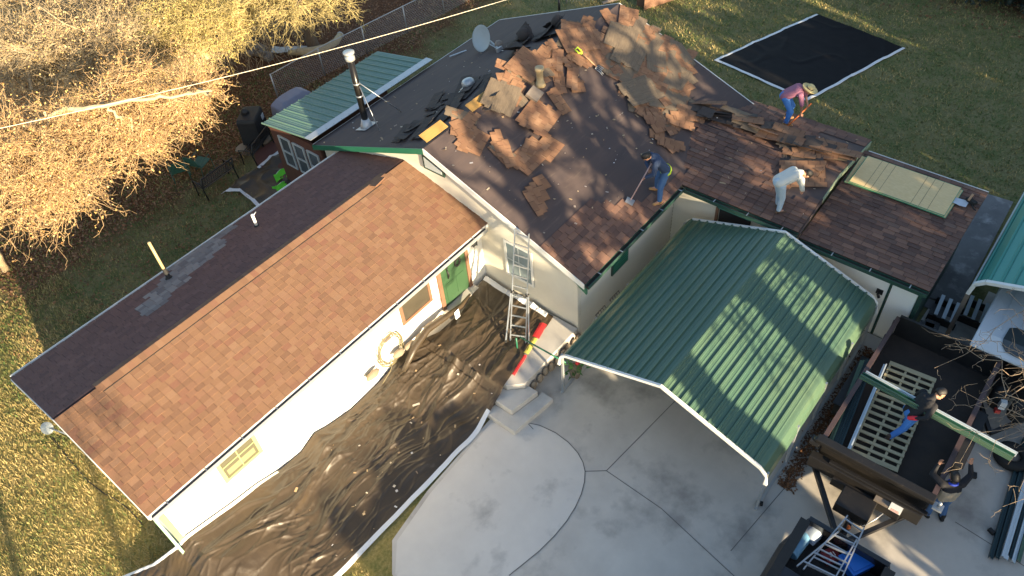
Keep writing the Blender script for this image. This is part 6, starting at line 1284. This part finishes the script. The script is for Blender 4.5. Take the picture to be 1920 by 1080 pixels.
# man in white bent over, seen from behind
f0 = on(1455, 396, P_CN, N_CN); yaw = math.atan2(-.58, .81)
J = dict(pelvis=(-.10, .0, 1.02), chest=(.26, -.02, 1.17), neck=(.46, -.03, 1.15), head=(.60, -.05, 1.07), look=(.8, -.05, .3), lshoulder=(.38, .18, 1.12), rshoulder=(.36, -.21, 1.10), lelbow=(.50, .16, .84), relbow=(.42, -.25, .82), lhand=(.60, .10, .64), rhand=(.54, -.12, .62),
         lhip=(-.08, .10, .96), rhip=(-.08, -.10, .96), lknee=(.04, .10, .52), rknee=(.02, -.10, .50), lankle=(.10, .12, .12), rankle=(.0, -.09, .10), ltoe=(.27, .12, .09), rtoe=(.17, -.13, .06))
person(f0, yaw, J, 'man in dusty white shirt and pale jeans bent over on the cross gable', 'whiteshirt', 'paledenim', 'brownboot', 'hair')
# man in straw hat prying at the far slope
f0 = (on(1466, 234, P_CF, N_CF) + on(1487, 226, P_CF, N_CF)) / 2; tip = on(1475, 239, P_CF, N_CF); yaw = math.atan2(-.93, .36)
J = dict(pelvis=(-.22, 0, .90), chest=(.08, 0, 1.12), neck=(.24, 0, 1.16), head=(.36, .0, 1.12), look=(.9, 0, .92), lshoulder=(.18, .19, 1.07), rshoulder=(.18, -.19, 1.07), lelbow=(.32, .24, .82), relbow=(.26, -.24, .80), lhand=(.42, .16, .60), rhand=(.30, -.10, .44),
         lhip=(-.20, .10, .86), rhip=(-.20, -.10, .86), lknee=(.04, .15, .48), rknee=(.02, -.15, .47), lankle=(-.06, .17, .10), rankle=(-.06, -.17, .10), ltoe=(.11, .2, .06), rtoe=(.11, -.2, .06))
_, jj = person(f0, yaw, J, 'man in straw hat and mauve shirt prying shingles on the far slope', 'mauve', 'denimbr', 'boot', None, hat=True, sleeves=.3)
pb_ = thing('pry_bar', tip, 'orange pry bar held by the man in the straw hat', 'pry bar'); a = jj['lhand'] + (jj['lhand'] - jj['lelbow']).normalized() * .09; MB().tube([a + (a - tip).normalized() * .12, a.lerp(tip, .5), tip + Vector((0, 0, .03))], .020, 8).build('shaft', M['orange'], pb_); MB().bar(tip + Vector((0, 0, .03)), tip + (tip - a).normalized() * .10, .05, .012).build('claw', M['alu'], pb_)
# man in the trailer holding one end of the trim
f0 = Vector((3.05, -12.62, TF + .02)); yaw = math.atan2(-.55, .75)
J = dict(pelvis=(.28, 0, .80), chest=(.52, -.02, 1.12), neck=(.66, -.02, 1.24), head=(.78, -.02, 1.28), look=(1.2, -.3, .95), lshoulder=(.58, .19, 1.15), rshoulder=(.56, -.19, 1.15), lelbow=(.60, .30, .92), relbow=(.34, -.34, 1.0), lhand=(.70, .14, .90), rhand=(.20, -.20, .88),
         lhip=(.28, .10, .76), rhip=(.28, -.10, .76), lknee=(.52, .14, .44), rknee=(.12, -.14, .44), lankle=(.46, .16, .11), rankle=(-.12, -.10, .12), ltoe=(.63, .18, .06), rtoe=(.04, -.12, .06))
person(f0, yaw, J, 'man in black jacket and bright jeans standing in the trailer holding the trim', 'blackshirt', 'denimbr', 'brownboot', 'hair', glove=('r', 'redglove'))
# man on the concrete with raised arms
f0 = (at(1738, 960, .03) + at(1760, 970, .03)) / 2; yaw = R(38)
J = dict(pelvis=(.0, 0, .94), chest=(.0, 0, 1.24), neck=(.04, 0, 1.44), head=(.09, 0, 1.56), look=(1.0, 0, 1.7), lshoulder=(.02, .2, 1.38), rshoulder=(.02, -.2, 1.38), lelbow=(.24, .34, 1.42), relbow=(.20, -.42, 1.40), lhand=(.34, .24, 1.64), rhand=(.32, -.38, 1.66), open=(0, 0, 0),
         lhip=(.0, .10, .9), rhip=(.0, -.10, .9), lknee=(.05, .13, .5), rknee=(.03, -.13, .5), lankle=(-.02, .15, .10), rankle=(-.10, -.14, .10), ltoe=(.16, .18, .05), rtoe=(.08, -.18, .05))
J['lgrip'] = (.36, .22, 1.8); J['rgrip'] = (.36, -.36, 1.84)
J = {k: (v[0], v[1], v[2] * .93) for k, v in J.items()}
person(f0, yaw, J, 'man in tan vest with black sleeves raising both hands beside the trailer', 'blackshirt', 'denim', 'rubber', 'hair', vest='tanvest', collar='bluecollar')
# ------------------------------------------------------------------ trees
def quads(P, D, U, hl, hw):
    """leaf quads centred P with half-axes D*hl, U*hw"""
    V = np.stack([P - D * hl - U * hw * .4, P - U * hw + D * hl * .1, P + D * hl, P + U * hw], 1).reshape(-1, 3); return V, np.arange(len(V)).reshape(-1, 4)
def rdir(rs_, n):
    d = rs_.normal(size=(n, 3)); return d / np.linalg.norm(d, axis=1)[:, None]
class Twigs:
    def __init__(s): s.v = []; s.f = []; s.n = 0
    def seg(s, pts, r0, r1, k=4):
        pts = np.array(pts, float); m = len(pts); t = np.gradient(pts, axis=0); t /= np.linalg.norm(t, axis=1)[:, None] + 1e-9
        a = np.cross(t, [.31, .53, .79]); a /= np.linalg.norm(a, axis=1)[:, None] + 1e-9; b = np.cross(t, a); r = np.linspace(r0, r1, m)[:, None]
        ring = np.stack([pts + (a * math.cos(2 * math.pi * j / k) + b * math.sin(2 * math.pi * j / k)) * r for j in range(k)], 1).reshape(-1, 3)
        i = np.arange(m - 1)[:, None] * k; j = np.arange(k)[None, :]; j2 = (j + 1) % k
        s.f.append((np.stack([i + j, i + j2, i + k + j2, i + k + j], -1).reshape(-1, 4)) + s.n); s.v.append(ring); s.n += len(ring)
    def mesh(s, name, m, parent): 
        f = np.concatenate(s.f); return mesh_np(name, np.concatenate(s.v), f, np.full(len(f), .5), m, parent=parent)
def curve(rs_, a, b, n, wob, sag=0):
    a, b = np.array(a, float), np.array(b, float); L_ = np.linalg.norm(b - a); t = np.linspace(0, 1, n)[:, None]; off = np.cumsum(rs_.normal(size=(n, 3)) * wob * L_ / n, 0); off -= t * off[-1]
    return a + (b - a) * t + off + np.array([0, 0, 1]) * (sag * L_ * np.sin(math.pi * t))
def tree(name, base, label, trunk, crowns, seed, leaf, bark, twig, r0=.2, leaves=9000, twl=.7, lsz=.055, group=None, cat='tree', per=9, tr=.010, sub=4, twignum=1.0, subl=.45):
    """trunk: points upward; crowns: (centre, radii, limbs). limbs leave the trunk, carry twigs, twigs carry sub-twigs and leaves"""
    rs_ = np.random.RandomState(seed); o = thing(name, base, label, cat, group); tw = Twigs(); br = Twigs(); trunk = np.array([tuple(p) for p in trunk], float); br.seg(curve(rs_, trunk[0], trunk[0] + (trunk[1] - trunk[0]) * .02, 2, 0), r0 * 1.35, r0 * 1.1, 10)
    nt_ = len(trunk); dens = np.concatenate([np.linspace(trunk[i], trunk[i + 1], 5)[(0 if i == 0 else 1):] for i in range(nt_ - 1)]); dens = dens + np.where(np.arange(len(dens))[:, None] > 0, rs_.normal(size=dens.shape) * r0 * .3, 0); br.seg(dens, r0 * 1.1, r0 * (.2 if nt_ > 6 else .55), 10)
    tips = []
    for (c, rad, nl) in crowns:
        c = np.array(tuple(c)); rad = np.array(rad); st = dens[np.argmin(np.linalg.norm(dens - (c - np.array([0, 0, rad[2] * .6])), axis=1) + rs_.rand(len(dens)) * .1)]
        main = curve(rs_, st, c, 9, .5, .06); br.seg(main, r0 * .55, r0 * .22, 7)
        for l in range(nl):
            d = rdir(rs_, 1)[0]; e = c + d * rad * rs_.uniform(.55, 1.0); s0 = main[rs_.randint(3, 9)]; lim = curve(rs_, s0, e, 8, .6, rs_.uniform(-.05, .12)); rl = r0 * rs_.uniform(.07, .15) * (1.6 if group else 1); br.seg(lim, rl, rl * .3, 5)
            for q in range(int(per * twignum)):
                p = lim[rs_.randint(2, 8)]; td = rdir(rs_, 1)[0] * .8 + (e - s0) / (np.linalg.norm(e - s0) + 1e-6) * .6; te = p + td * twl * rs_.uniform(.5, 1.3); tws = curve(rs_, p, te, 5, .5, 0); tw.seg(tws, tr, tr * .4, 3); tips.append(tws[2:])
                for z in range(sub):
                    p2 = tws[rs_.randint(1, 5)]; te2 = p2 + (rdir(rs_, 1)[0] * .9 + td * .5) * twl * subl * rs_.uniform(.5, 1.2); t2 = curve(rs_, p2, te2, 4, .5, 0); tw.seg(t2, tr * .6, tr * .3, 3); tips.append(t2)
    br.mesh('trunk', bark, o); tw.mesh('twigs', twig, o)
    if leaves:
        T = np.concatenate(tips); idx = rs_.randint(0, len(T), leaves); P = T[idx] + rs_.normal(size=(leaves, 3)) * .05; D = rdir(rs_, leaves); U = np.cross(D, rdir(rs_, leaves)); U /= np.linalg.norm(U, axis=1)[:, None]
        s_ = (lsz * rs_.uniform(.5, 1.3, leaves))[:, None]; V, F = quads(P, D, U, s_, s_ * .6); mesh_np('crown', V, F, rs_.rand(leaves), leaf, parent=o)
    return o
G = 'golden trees of the back yard'
at3 = lambda x, y, z: at(x, y, z)
# T5: long limb reaching right over the yard, orange leaves
b5 = Vector((-6.4, 11.1, 0))
tree('oak_tree', b5, 'orange leaved tree whose pale limb reaches across the upper left over the yard', [b5, b5 + Vector((.05, -.5, 1.6)), at3(-30, 315, 3.6), at3(60, 232, 4.9), at3(125, 207, 5.1), at3(200, 197, 5.2), at3(290, 184, 5.25), at3(350, 178, 5.1), at3(400, 170, 4.8)],
     [(at3(130, 330, 4.2), (1.5, 1.3, .8), 26), (at3(45, 380, 4.0), (1.0, 1.0, .7), 18), (at3(230, 205, 4.4), (1.9, 1.2, .8), 30), (at3(345, 185, 4.2), (1.0, .8, .6), 20), (at3(60, 280, 4.5), (1.4, 1.2, .8), 24), (at3(250, 260, 4.0), (.8, .6, .5), 12)], 11, M['leafor'], M['barkpale'], mat('orange_brown_twig', (.46, .31, .16), .9), r0=.105, leaves=15000, lsz=.032, per=19)
b3 = Vector((-.9, 21.5, 0))
tree('oak_tree', b3, 'tan leaved tree with thick pale trunk at the upper left corner', [b3, at3(20, 150, .6), at3(10, 60, 1.6), at3(-4, -30, 2.6)], [(at3(70, 60, 3.2), (2.6, 2.4, 1.3), 34), (at3(170, 120, 2.6), (2.2, 2.0, 1.2), 34), (at3(60, 170, 3.0), (2.0, 2.0, 1.2), 28), (at3(140, 160, 2.4), (1.6, 1.4, .8), 22), (at3(180, 70, 2.2), (1.6, 1.4, .8), 20), (at3(210, 100, 1.8), (1.6, 1.4, .7), 20), (at3(110, 95, 4.2), (1.9, 1.6, .8), 24), (at3(195, 88, 3.9), (1.7, 1.4, .7), 20)], 12, M['leaftan'], M['barkpale'], M['barkpale'], r0=.24, leaves=19000, lsz=.036, twl=.9, per=16)
b6 = at(255, 140)
tree('oak_tree', b6, 'tan and rust tree filling the middle of the upper left woods', [b6, b6 + Vector((.1, .1, 1.2)), b6 + Vector((.2, .3, 2.6))], [(at3(240, 50, 2.6), (2.4, 2.2, 1.3), 34), (at3(310, 130, 2.3), (1.6, 1.4, 1.0), 26), (at3(200, 150, 2.0), (1.4, 1.4, .9), 18)], 13, M['leaftan'], M['barkpale'], M['barkpale'], r0=.12, leaves=14000, lsz=.034, twl=.85, per=16)
b1 = at(395, 130)
tree('oak_tree', b1, 'olive yellow tree with a straight thick trunk left of the rubble pile', [b1, b1 + Vector((0, 0, 1.6)), b1 + Vector((0, 0, 3.6))], [(at3(405, 45, 3.2), (1.5, 1.3, .9), 28), (at3(330, 85, 2.8), (1.3, 1.2, .8), 22), (at3(350, 20, 3.4), (1.6, 1.4, .9), 24)], 14, M['leafyel'], M['barkpale'], M['twigyel'], r0=.20, leaves=8500, lsz=.034, twl=.8, per=16)
b2 = at(588, 88)
tree('leafless_tree', b2, 'leafless tree with yellow lichen twigs hanging over the fallen log', [b2, b2 + Vector((0, .05, 1.4)), b2 + Vector((-.2, .2, 3.0))], [(at3(500, 10, 3.4), (1.5, 1.0, .8), 22), (at3(560, 0, 3.6), (1.3, .9, .8), 18), (at3(640, -8, 3.4), (.8, .7, .6), 8), (at3(440, 30, 3.0), (1.1, .9, .7), 16)], 15, M['leafyel'], M['bark'], M['twigyel'], r0=.24, leaves=700, lsz=.035, twl=.75, tr=.014, per=10, sub=5)
for k, (x, y, lb) in enumerate(((90, 150, 'slim golden sapling in the upper left behind the long limb'), (150, 30, 'thin pale tree between the golden crowns near the top edge'))):
    b = at(x, y); tree('sapling', b, lb, [b, b + Vector((0, 0, 1.5)), b + Vector((.1, .1, 3.0))], [(b + Vector((0, 0, 2.4)), (1.6, 1.6, 1.2), 18)], 30 + k, M['leaftan'], M['barkpale'], M['barkpale'], r0=.07, leaves=8000, lsz=.05, twl=.9, cat='sapling')
# undergrowth behind them and along the fence: countless stems
rs_ = np.random.RandomState(40); tw = Twigs()
for k in range(1500):
    if k < 900: p = np.array([rs_.uniform(-7, 9), rs_.uniform(14.5, 25), 0])
    elif k < 1200: p = np.array([rs_.uniform(3, 10), rs_.uniform(13.2, 16), 0])
    else: p = np.array([rs_.uniform(13, 20), rs_.uniform(10.5, 15), 0])
    tw.seg(curve(rs_, p, p + np.array([rs_.normal() * .35, rs_.normal() * .35, rs_.uniform(.4, 1.6)]), 4, .4), .012, .004, 3)
und = tw.mesh('undergrowth', M['barkpale'], None); und['kind'] = 'stuff'
# dark shrub bed behind the wing
def leafmass(name, c, rad, n, size, m, seed, z0=.02, hollow=.35):
    r2 = np.random.RandomState(seed); d = rdir(r2, n); r_ = r2.uniform(hollow, 1, n)[:, None] ** .6; bump = np.array([1 + .35 * mnoise.noise(Vector(tuple(x * 2.2)) + Vector((seed, 0, 0))) for x in d])[:, None]
    P = np.array(c) + d * r_ * bump * np.array(rad); P[:, 2] = np.maximum(P[:, 2], z0); D = rdir(r2, n); U = np.cross(D, rdir(r2, n)); U /= np.linalg.norm(U, axis=1)[:, None]; s_ = (size * r2.uniform(.5, 1.3, n))[:, None]; V, F = quads(P, D, U, s_, s_ * .55); return V, F, r2.rand(n)
for k, (x, y, rx) in enumerate(((-4.9, 4.0, 1.0), (-3.6, 4.1, .95), (-2.3, 4.1, .8), (-1.1, 4.3, .9))):
    o = thing('dark_shrub', (x, y, 0), ['dark bare shrub nearest the yellow pipe behind the wing', 'dark bare shrub beside the grey patch behind the wing', 'dark bare shrub beside the short white pipe behind the wing', 'dark bare shrub nearest the sunroom tarp behind the wing'][k], 'shrub', 'dark shrubs behind the wing')
    V, F, rn_ = leafmass('f', (x, y, .35), (rx, .5, .55), 2600, .04, None, 50 + k); mesh_np('foliage', V, F, rn_, M['shrubm'], parent=o); t2 = Twigs(); r2 = np.random.RandomState(60 + k)
    for q in range(60): t2.seg(curve(r2, (x + r2.normal() * .2, y + r2.normal() * .1, 0), (x + r2.normal() * rx * .6, y + r2.normal() * .3, r2.uniform(.5, 1.0)), 5, .4), .01, .004, 3)
    t2.mesh('stems', M['bark'], o)
# dark evergreens at the far east corner
for k, (x, y, h, r_) in enumerate(((27.0, -4.0, 5.0, 2.2), (26.8, -7.6, 5.0, 2.3), (26.6, -11.0, 5.5, 2.4), (29.0, -1.0, 5.0, 2.3), (30.0, -9.5, 6.0, 2.6), (30.0, -5.5, 6.0, 2.6))):
    o = thing('evergreen_tree', (x, y, 0), ['dark evergreen nearest the black tarp at the top right', 'dark evergreen in the middle of the front row at the top right', 'dark evergreen in the top right corner of the photo', 'dark evergreen leftmost behind the lawn at the top right', 'dark tall evergreen behind the top right corner tree', 'dark tall evergreen behind the middle of the front row'][k], 'tree', 'dark evergreens beyond the east lawn')
    V = []; F = []; rn_ = []; n0 = 0
    for q in range(6):
        f = q / 5; vv, ff, r3 = leafmass('f', (x + .3 * math.sin(q * 2.1), y + .3 * math.cos(q * 1.7), .5 + h * .85 * f), (r_ * (1.05 - .75 * f), r_ * (1.05 - .75 * f), h * .16 + .3), 1500, .13, None, 70 + k * 10 + q); V.append(vv); F.append(ff + n0); n0 += len(vv); rn_.append(r3)
    mesh_np('crown', np.concatenate(V), np.concatenate(F), np.concatenate(rn_), M['leafdark'], parent=o); MB().tube([(x, y, 0), (x, y, h * .9)], [.18, .04], 8).build('trunk', M['bark'], o)
# leafless tree at the right edge: its branches hang into the picture
bR = Vector((6.0, -17.6, 0))
oR = thing('leafless_tree', bR, 'leafless tree at the right edge with thin branches over the trailer', 'tree'); t1 = Twigs(); t2 = Twigs(); r2 = np.random.RandomState(91)
t1.seg(curve(r2, bR, bR + Vector((-.1, .1, 4.6)), 8, .15), .15, .09, 10)
ends = [(1752, 690, 4.1), (1765, 655, 4.2), (1785, 745, 4.0), (1800, 632, 4.2), (1830, 760, 4.0), (1855, 860, 3.6), (1800, 866, 3.4), (1870, 640, 4.4), (1880, 590, 4.5), (1890, 720, 4.1), (1875, 800, 3.8), (1905, 650, 4.4), (1850, 715, 4.1), (1905, 840, 3.8), (1880, 950, 3.3), (1900, 540, 4.6), (1900, 770, 4.0)]
for (x, y, z) in ends:
    e = np.array(tuple(at3(x, y, z))); s0 = np.array(tuple(bR + Vector((-.1, .1, r2.uniform(3.3, 4.5))))); m0 = np.array(tuple(at3(2060, 740 + r2.uniform(-200, 240), z))); l1 = np.concatenate([curve(r2, s0, m0, 6, .25, .05), curve(r2, m0, e, 12, .55, .02)[1:]]); t1.seg(l1, .018, .0035, 5)
    for q in range(13):
        p = l1[r2.randint(6, len(l1))]; d = (e - m0) / np.linalg.norm(e - m0); te = p + (d * .5 + rdir(r2, 1)[0] * .9) * r2.uniform(.15, .5); tb2 = curve(r2, p, te, 5, .6); t2.seg(tb2, .0055, .0025, 4)
        if q % 2: t2.seg(curve(r2, tb2[2], tb2[2] + rdir(r2, 1)[0] * .16, 3, .5), .005, .003, 3)
TB_ = mat('grey_tan_twig', (.30, .23, .16), .9, col2=(.19, .14, .10), nscale=5, amount=.7); t1.mesh('trunk', TB_, oR); t2.mesh('twigs', TB_, oR)
# ------------------------------------------------------------------ unseen leaf screen and trees behind the camera, shaped to shade the yard
rsx = np.random.RandomState(7); TA = math.tan(R(15))
def sunward(u_, yy): return u_ + yy * TA
V = []; F = []; rn_ = []; n0 = 0; k = 0; u_ = 2.3
nb_ = 12000; uu = rsx.uniform(-4.7, 2.6, nb_); zz = rsx.uniform(0, 1, nb_) * (5.2 + .12 * np.sin(uu * 2.1) + .1 * np.sin(uu * 5.3)); Pb = np.column_stack([uu - 26 * TA, -26 + rsx.uniform(-.8, .8, nb_), zz]); Db = rdir(rsx, nb_); Ub = np.cross(Db, rdir(rsx, nb_)); Ub /= np.linalg.norm(Ub, axis=1)[:, None]; vv, ff = quads(Pb, Db, Ub, np.full((nb_, 1), .24), np.full((nb_, 1), .15)); V.append(vv); F.append(ff); n0 += len(vv); rn_.append(rsx.rand(nb_))
GAPS = [(2.75, 3.35), (4.15, 4.6), (4.8, 5.3), (6.6, 6.85), (16.75, 17.3), (22.3, 22.9)]
while u_ < 34:
    hh = 4.95 + .1 * math.sin(u_ * 1.7) + rsx.uniform(-.08, .08)
    if u_ > 2.3: hh = 3.7 + .8 * math.sin(u_ * 2.3) + rsx.uniform(-.3, .3)
    if 8.0 < u_ < 15.5: hh = 6.5 + rsx.uniform(-.3, .35)
    if 15.5 <= u_: hh = 6.2 + rsx.uniform(-.5, .4)
    if any(a < u_ < b for a, b in GAPS): hh = 1.6 + rsx.uniform(0, .5)
    x = sunward(u_, -26); vv, ff, r3 = leafmass('f', (x, -26 + rsx.uniform(-.6, .6), hh * .48), (.30, 1.2, hh * .55), 420, .24, None, 200 + k, hollow=0); V.append(vv); F.append(ff + n0); n0 += len(vv); rn_.append(r3); u_ += .25; k += 1
tag(mesh_np('woods', np.concatenate(V), np.concatenate(F), np.concatenate(rn_), M['leafdark']), kind='stuff')  # unseen leaf screen, heights and gaps chosen for the shade it throws
def baretree(u_, yy, h, seed, lb, r0=.2, dens=1.0, wide=2.6, low=.35):
    x = sunward(u_, yy); b = Vector((x, yy, 0)); tree('leafless_tree', b, lb, [b, b + Vector((.1, 0, h * .4)), b + Vector((-.1, .1, h * .9))], [(b + Vector((dx * wide, 0, h * f)), (wide * .8, wide * .8, h * .2), int(20 * dens)) for dx, f in ((-.6, .68), (.6, .72), (-.3, .82), (.5, .88), (0, .97))], seed, M['leafyel'], M['bark'], M['bark'], r0=r0, leaves=int(400 * dens), lsz=.06, twl=1.1, tr=.016, per=3, sub=2, group='leafless trees south of the driveway')
for k, (u_, yy, h, dn, lb) in enumerate(((3.4, -24, 10.5, .38, 'leafless tree south of the driveway, westmost of the group'), (6.2, -27, 11.5, .5, 'leafless tree south of the driveway behind the westmost one'), (8.6, -23, 10, .6, 'leafless tree in the middle of the south group'), (11.5, -26, 9.5, .8, 'leafless tree south of the garage in the group'), (14.5, -25, 9.0, 1.2, 'leafless tree eastmost of the south group'))):
    baretree(u_, yy, h, 300 + k, lb, .5, dn)
# trunk whose shadow lies on the west lawn
for k, (x, y, lb) in enumerate(((-13.9, -17.5, 'leafless tree west of the driveway far behind the lawn'), (-15.8, -16.5, 'leafless tree farthest west behind the lawn'))):
    b = Vector((x, y, 0)); tree('leafless_tree', b, lb, [b, b + Vector((0, 0, 3)), b + Vector((.1, 0, 7.5))], [(b + Vector((-.5, 0, 7)), (1.5, 1.5, 1.2), 10), (b + Vector((.8, 0, 8)), (1.5, 1.5, 1.2), 10)], 400 + k, M['leafyel'], M['bark'], M['bark'], r0=.13, leaves=300, lsz=.05, group='leafless trees south of the driveway')
# ------------------------------------------------------------------ lawn blades and fallen leaves
rg = np.random.RandomState(17); GM = grass_material()
def vnoise(P, s, o):
    return np.array([mnoise.noise(Vector((x * s + o, y * s, 0))) for x, y in P])
def ingrass(P):
    x, y = P[:, 0], P[:, 1]; hs = (x > -8.4) & (x < 1.8) & (y > -1.9) & (y < 3.2); mn = (x > 1.7) & (x < 10.5) & (y > -8.7) & (y < 4.5); low = (x > 6.2) & (x < 10.1) & (y > -12) & (y < -8); dr = (y < -4.75) & (x > -6.2) & (x < 9.6) & ((x < 8.3) | (y < -13))
    sr = (x > 1.5) & (x < 6.6) & (y > 4) & (y < 7.1); pa_ = (x > 1.4) & (x < 3.5) & (y > 6.9) & (y < 9.3); pth = (x > 8) & (x < 13.6) & (y > -12.6) & (y < -11.5); por = (x > -1.7) & (x < 1.8) & (y > -5.7) & (y < -1.8)
    yt_ = np.array([pinside((a, b), [(15.9, -1.3), (21.0, -2.95), (20.3, -6.8), (15.0, -5.3)]) for a, b in P]); return ~(hs | mn | low | dr | sr | pa_ | pth | por | yt_)
def scatter(n, x0, x1, y0, y1, size, hmin, hmax, tan):
    P = np.stack([rg.uniform(x0, x1, n), rg.uniform(y0, y1, n)], 1); P = P[ingrass(P)]; n = len(P); nz = vnoise(P, .9, 3) * .5 + vnoise(P, 3.1, 9) * .35; a = rg.uniform(0, 6.283, n); h = rg.uniform(hmin, hmax, n); lean = rg.uniform(.3, 1.3, n)
    D = np.stack([np.cos(a), np.sin(a)], 1); W_ = np.stack([-D[:, 1], D[:, 0]], 1) * (size * rg.uniform(.6, 1.4, n))[:, None]; z = np.zeros(n)
    A = np.column_stack([P - W_, z]); B = np.column_stack([P + W_, z]); C = np.column_stack([P + D * (h * lean)[:, None] + W_ * .2, h]); E_ = np.column_stack([P + D * (h * lean)[:, None] - W_ * .2, h])
    V = np.stack([A, B, C, E_], 1).reshape(-1, 3); col = np.clip(tan + nz * .9 + rg.normal(size=n) * .22, 0, 1); return V, col
V1, c1 = scatter(75000, -13.5, -5.5, -6.5, 9.5, .010, .03, .085, .66); V2, c2_ = scatter(42000, -9, 6.5, 3.2, 13.5, .013, .03, .08, .40); V3, c3 = scatter(60000, 9.5, 26, -12.5, 5.5, .016, .03, .08, .46); V4, c4 = scatter(9000, 6, 22, 4.6, 11, .016, .03, .08, .5)
V = np.concatenate([V1, V2, V3, V4]); tag(mesh_np('grass', V, np.arange(len(V)).reshape(-1, 4), np.concatenate([c1, c2_, c3, c4]), GM), kind='stuff')
def litter(n, fn, size):
    P = fn(n); P = P[ingrass(P)]; n = len(P); a = rg.uniform(0, 6.283, n); s_ = size * rg.uniform(.5, 1.4, n); D = np.column_stack([np.cos(a), np.sin(a), rg.uniform(-.5, .5, n)]) ; U = np.column_stack([-np.sin(a), np.cos(a), rg.uniform(-.5, .5, n)]); return quads(np.column_stack([P, rg.uniform(.015, .06, n)]), D, U, s_[:, None], s_[:, None] * .6)[0]
L1 = litter(16000, lambda n: np.stack([rg.uniform(-7, 16, n), 9.5 + np.abs(rg.normal(0, 3.6, n))], 1), .05); L2 = litter(3500, lambda n: np.stack([rg.uniform(-8, 6, n), rg.uniform(4, 10, n)], 1), .04); L3 = litter(1500, lambda n: np.stack([rg.uniform(23, 28, n), rg.uniform(-13, 3, n)], 1), .06)
V = np.concatenate([L1, L2, L3]); tag(mesh_np('fallen_leaves', V, np.arange(len(V)).reshape(-1, 4), rg.rand(len(V) // 4), M['litterm']), kind='stuff')
# dirt and leaves drifted along the carport's right side
V = []; n = 2600; t = rg.uniform(0, 1, n); P = np.column_stack([.9 + 4.9 * t, -11.28 + rg.normal(0, .10, n), rg.uniform(.035, .08, n)]); a = rg.uniform(0, 6.283, n); s_ = (.03 * rg.uniform(.4, 1.4, n))[:, None]; D = np.column_stack([np.cos(a), np.sin(a), rg.uniform(-.5, .5, n)]); U = np.column_stack([-np.sin(a), np.cos(a), rg.uniform(-.5, .5, n)]); V, F = quads(P, D, U, s_, s_ * .6)
tag(mesh_np('drifted_leaves', V, F, rg.rand(n) * .5, M['litterm']), kind='stuff')
# pale stump at the left edge
q = at(6, 520); MBs = MB(); pts = [at(28, 540, .0), at(14, 520, .25), at(-6, 488, .6), at(-30, 440, 1.3)];
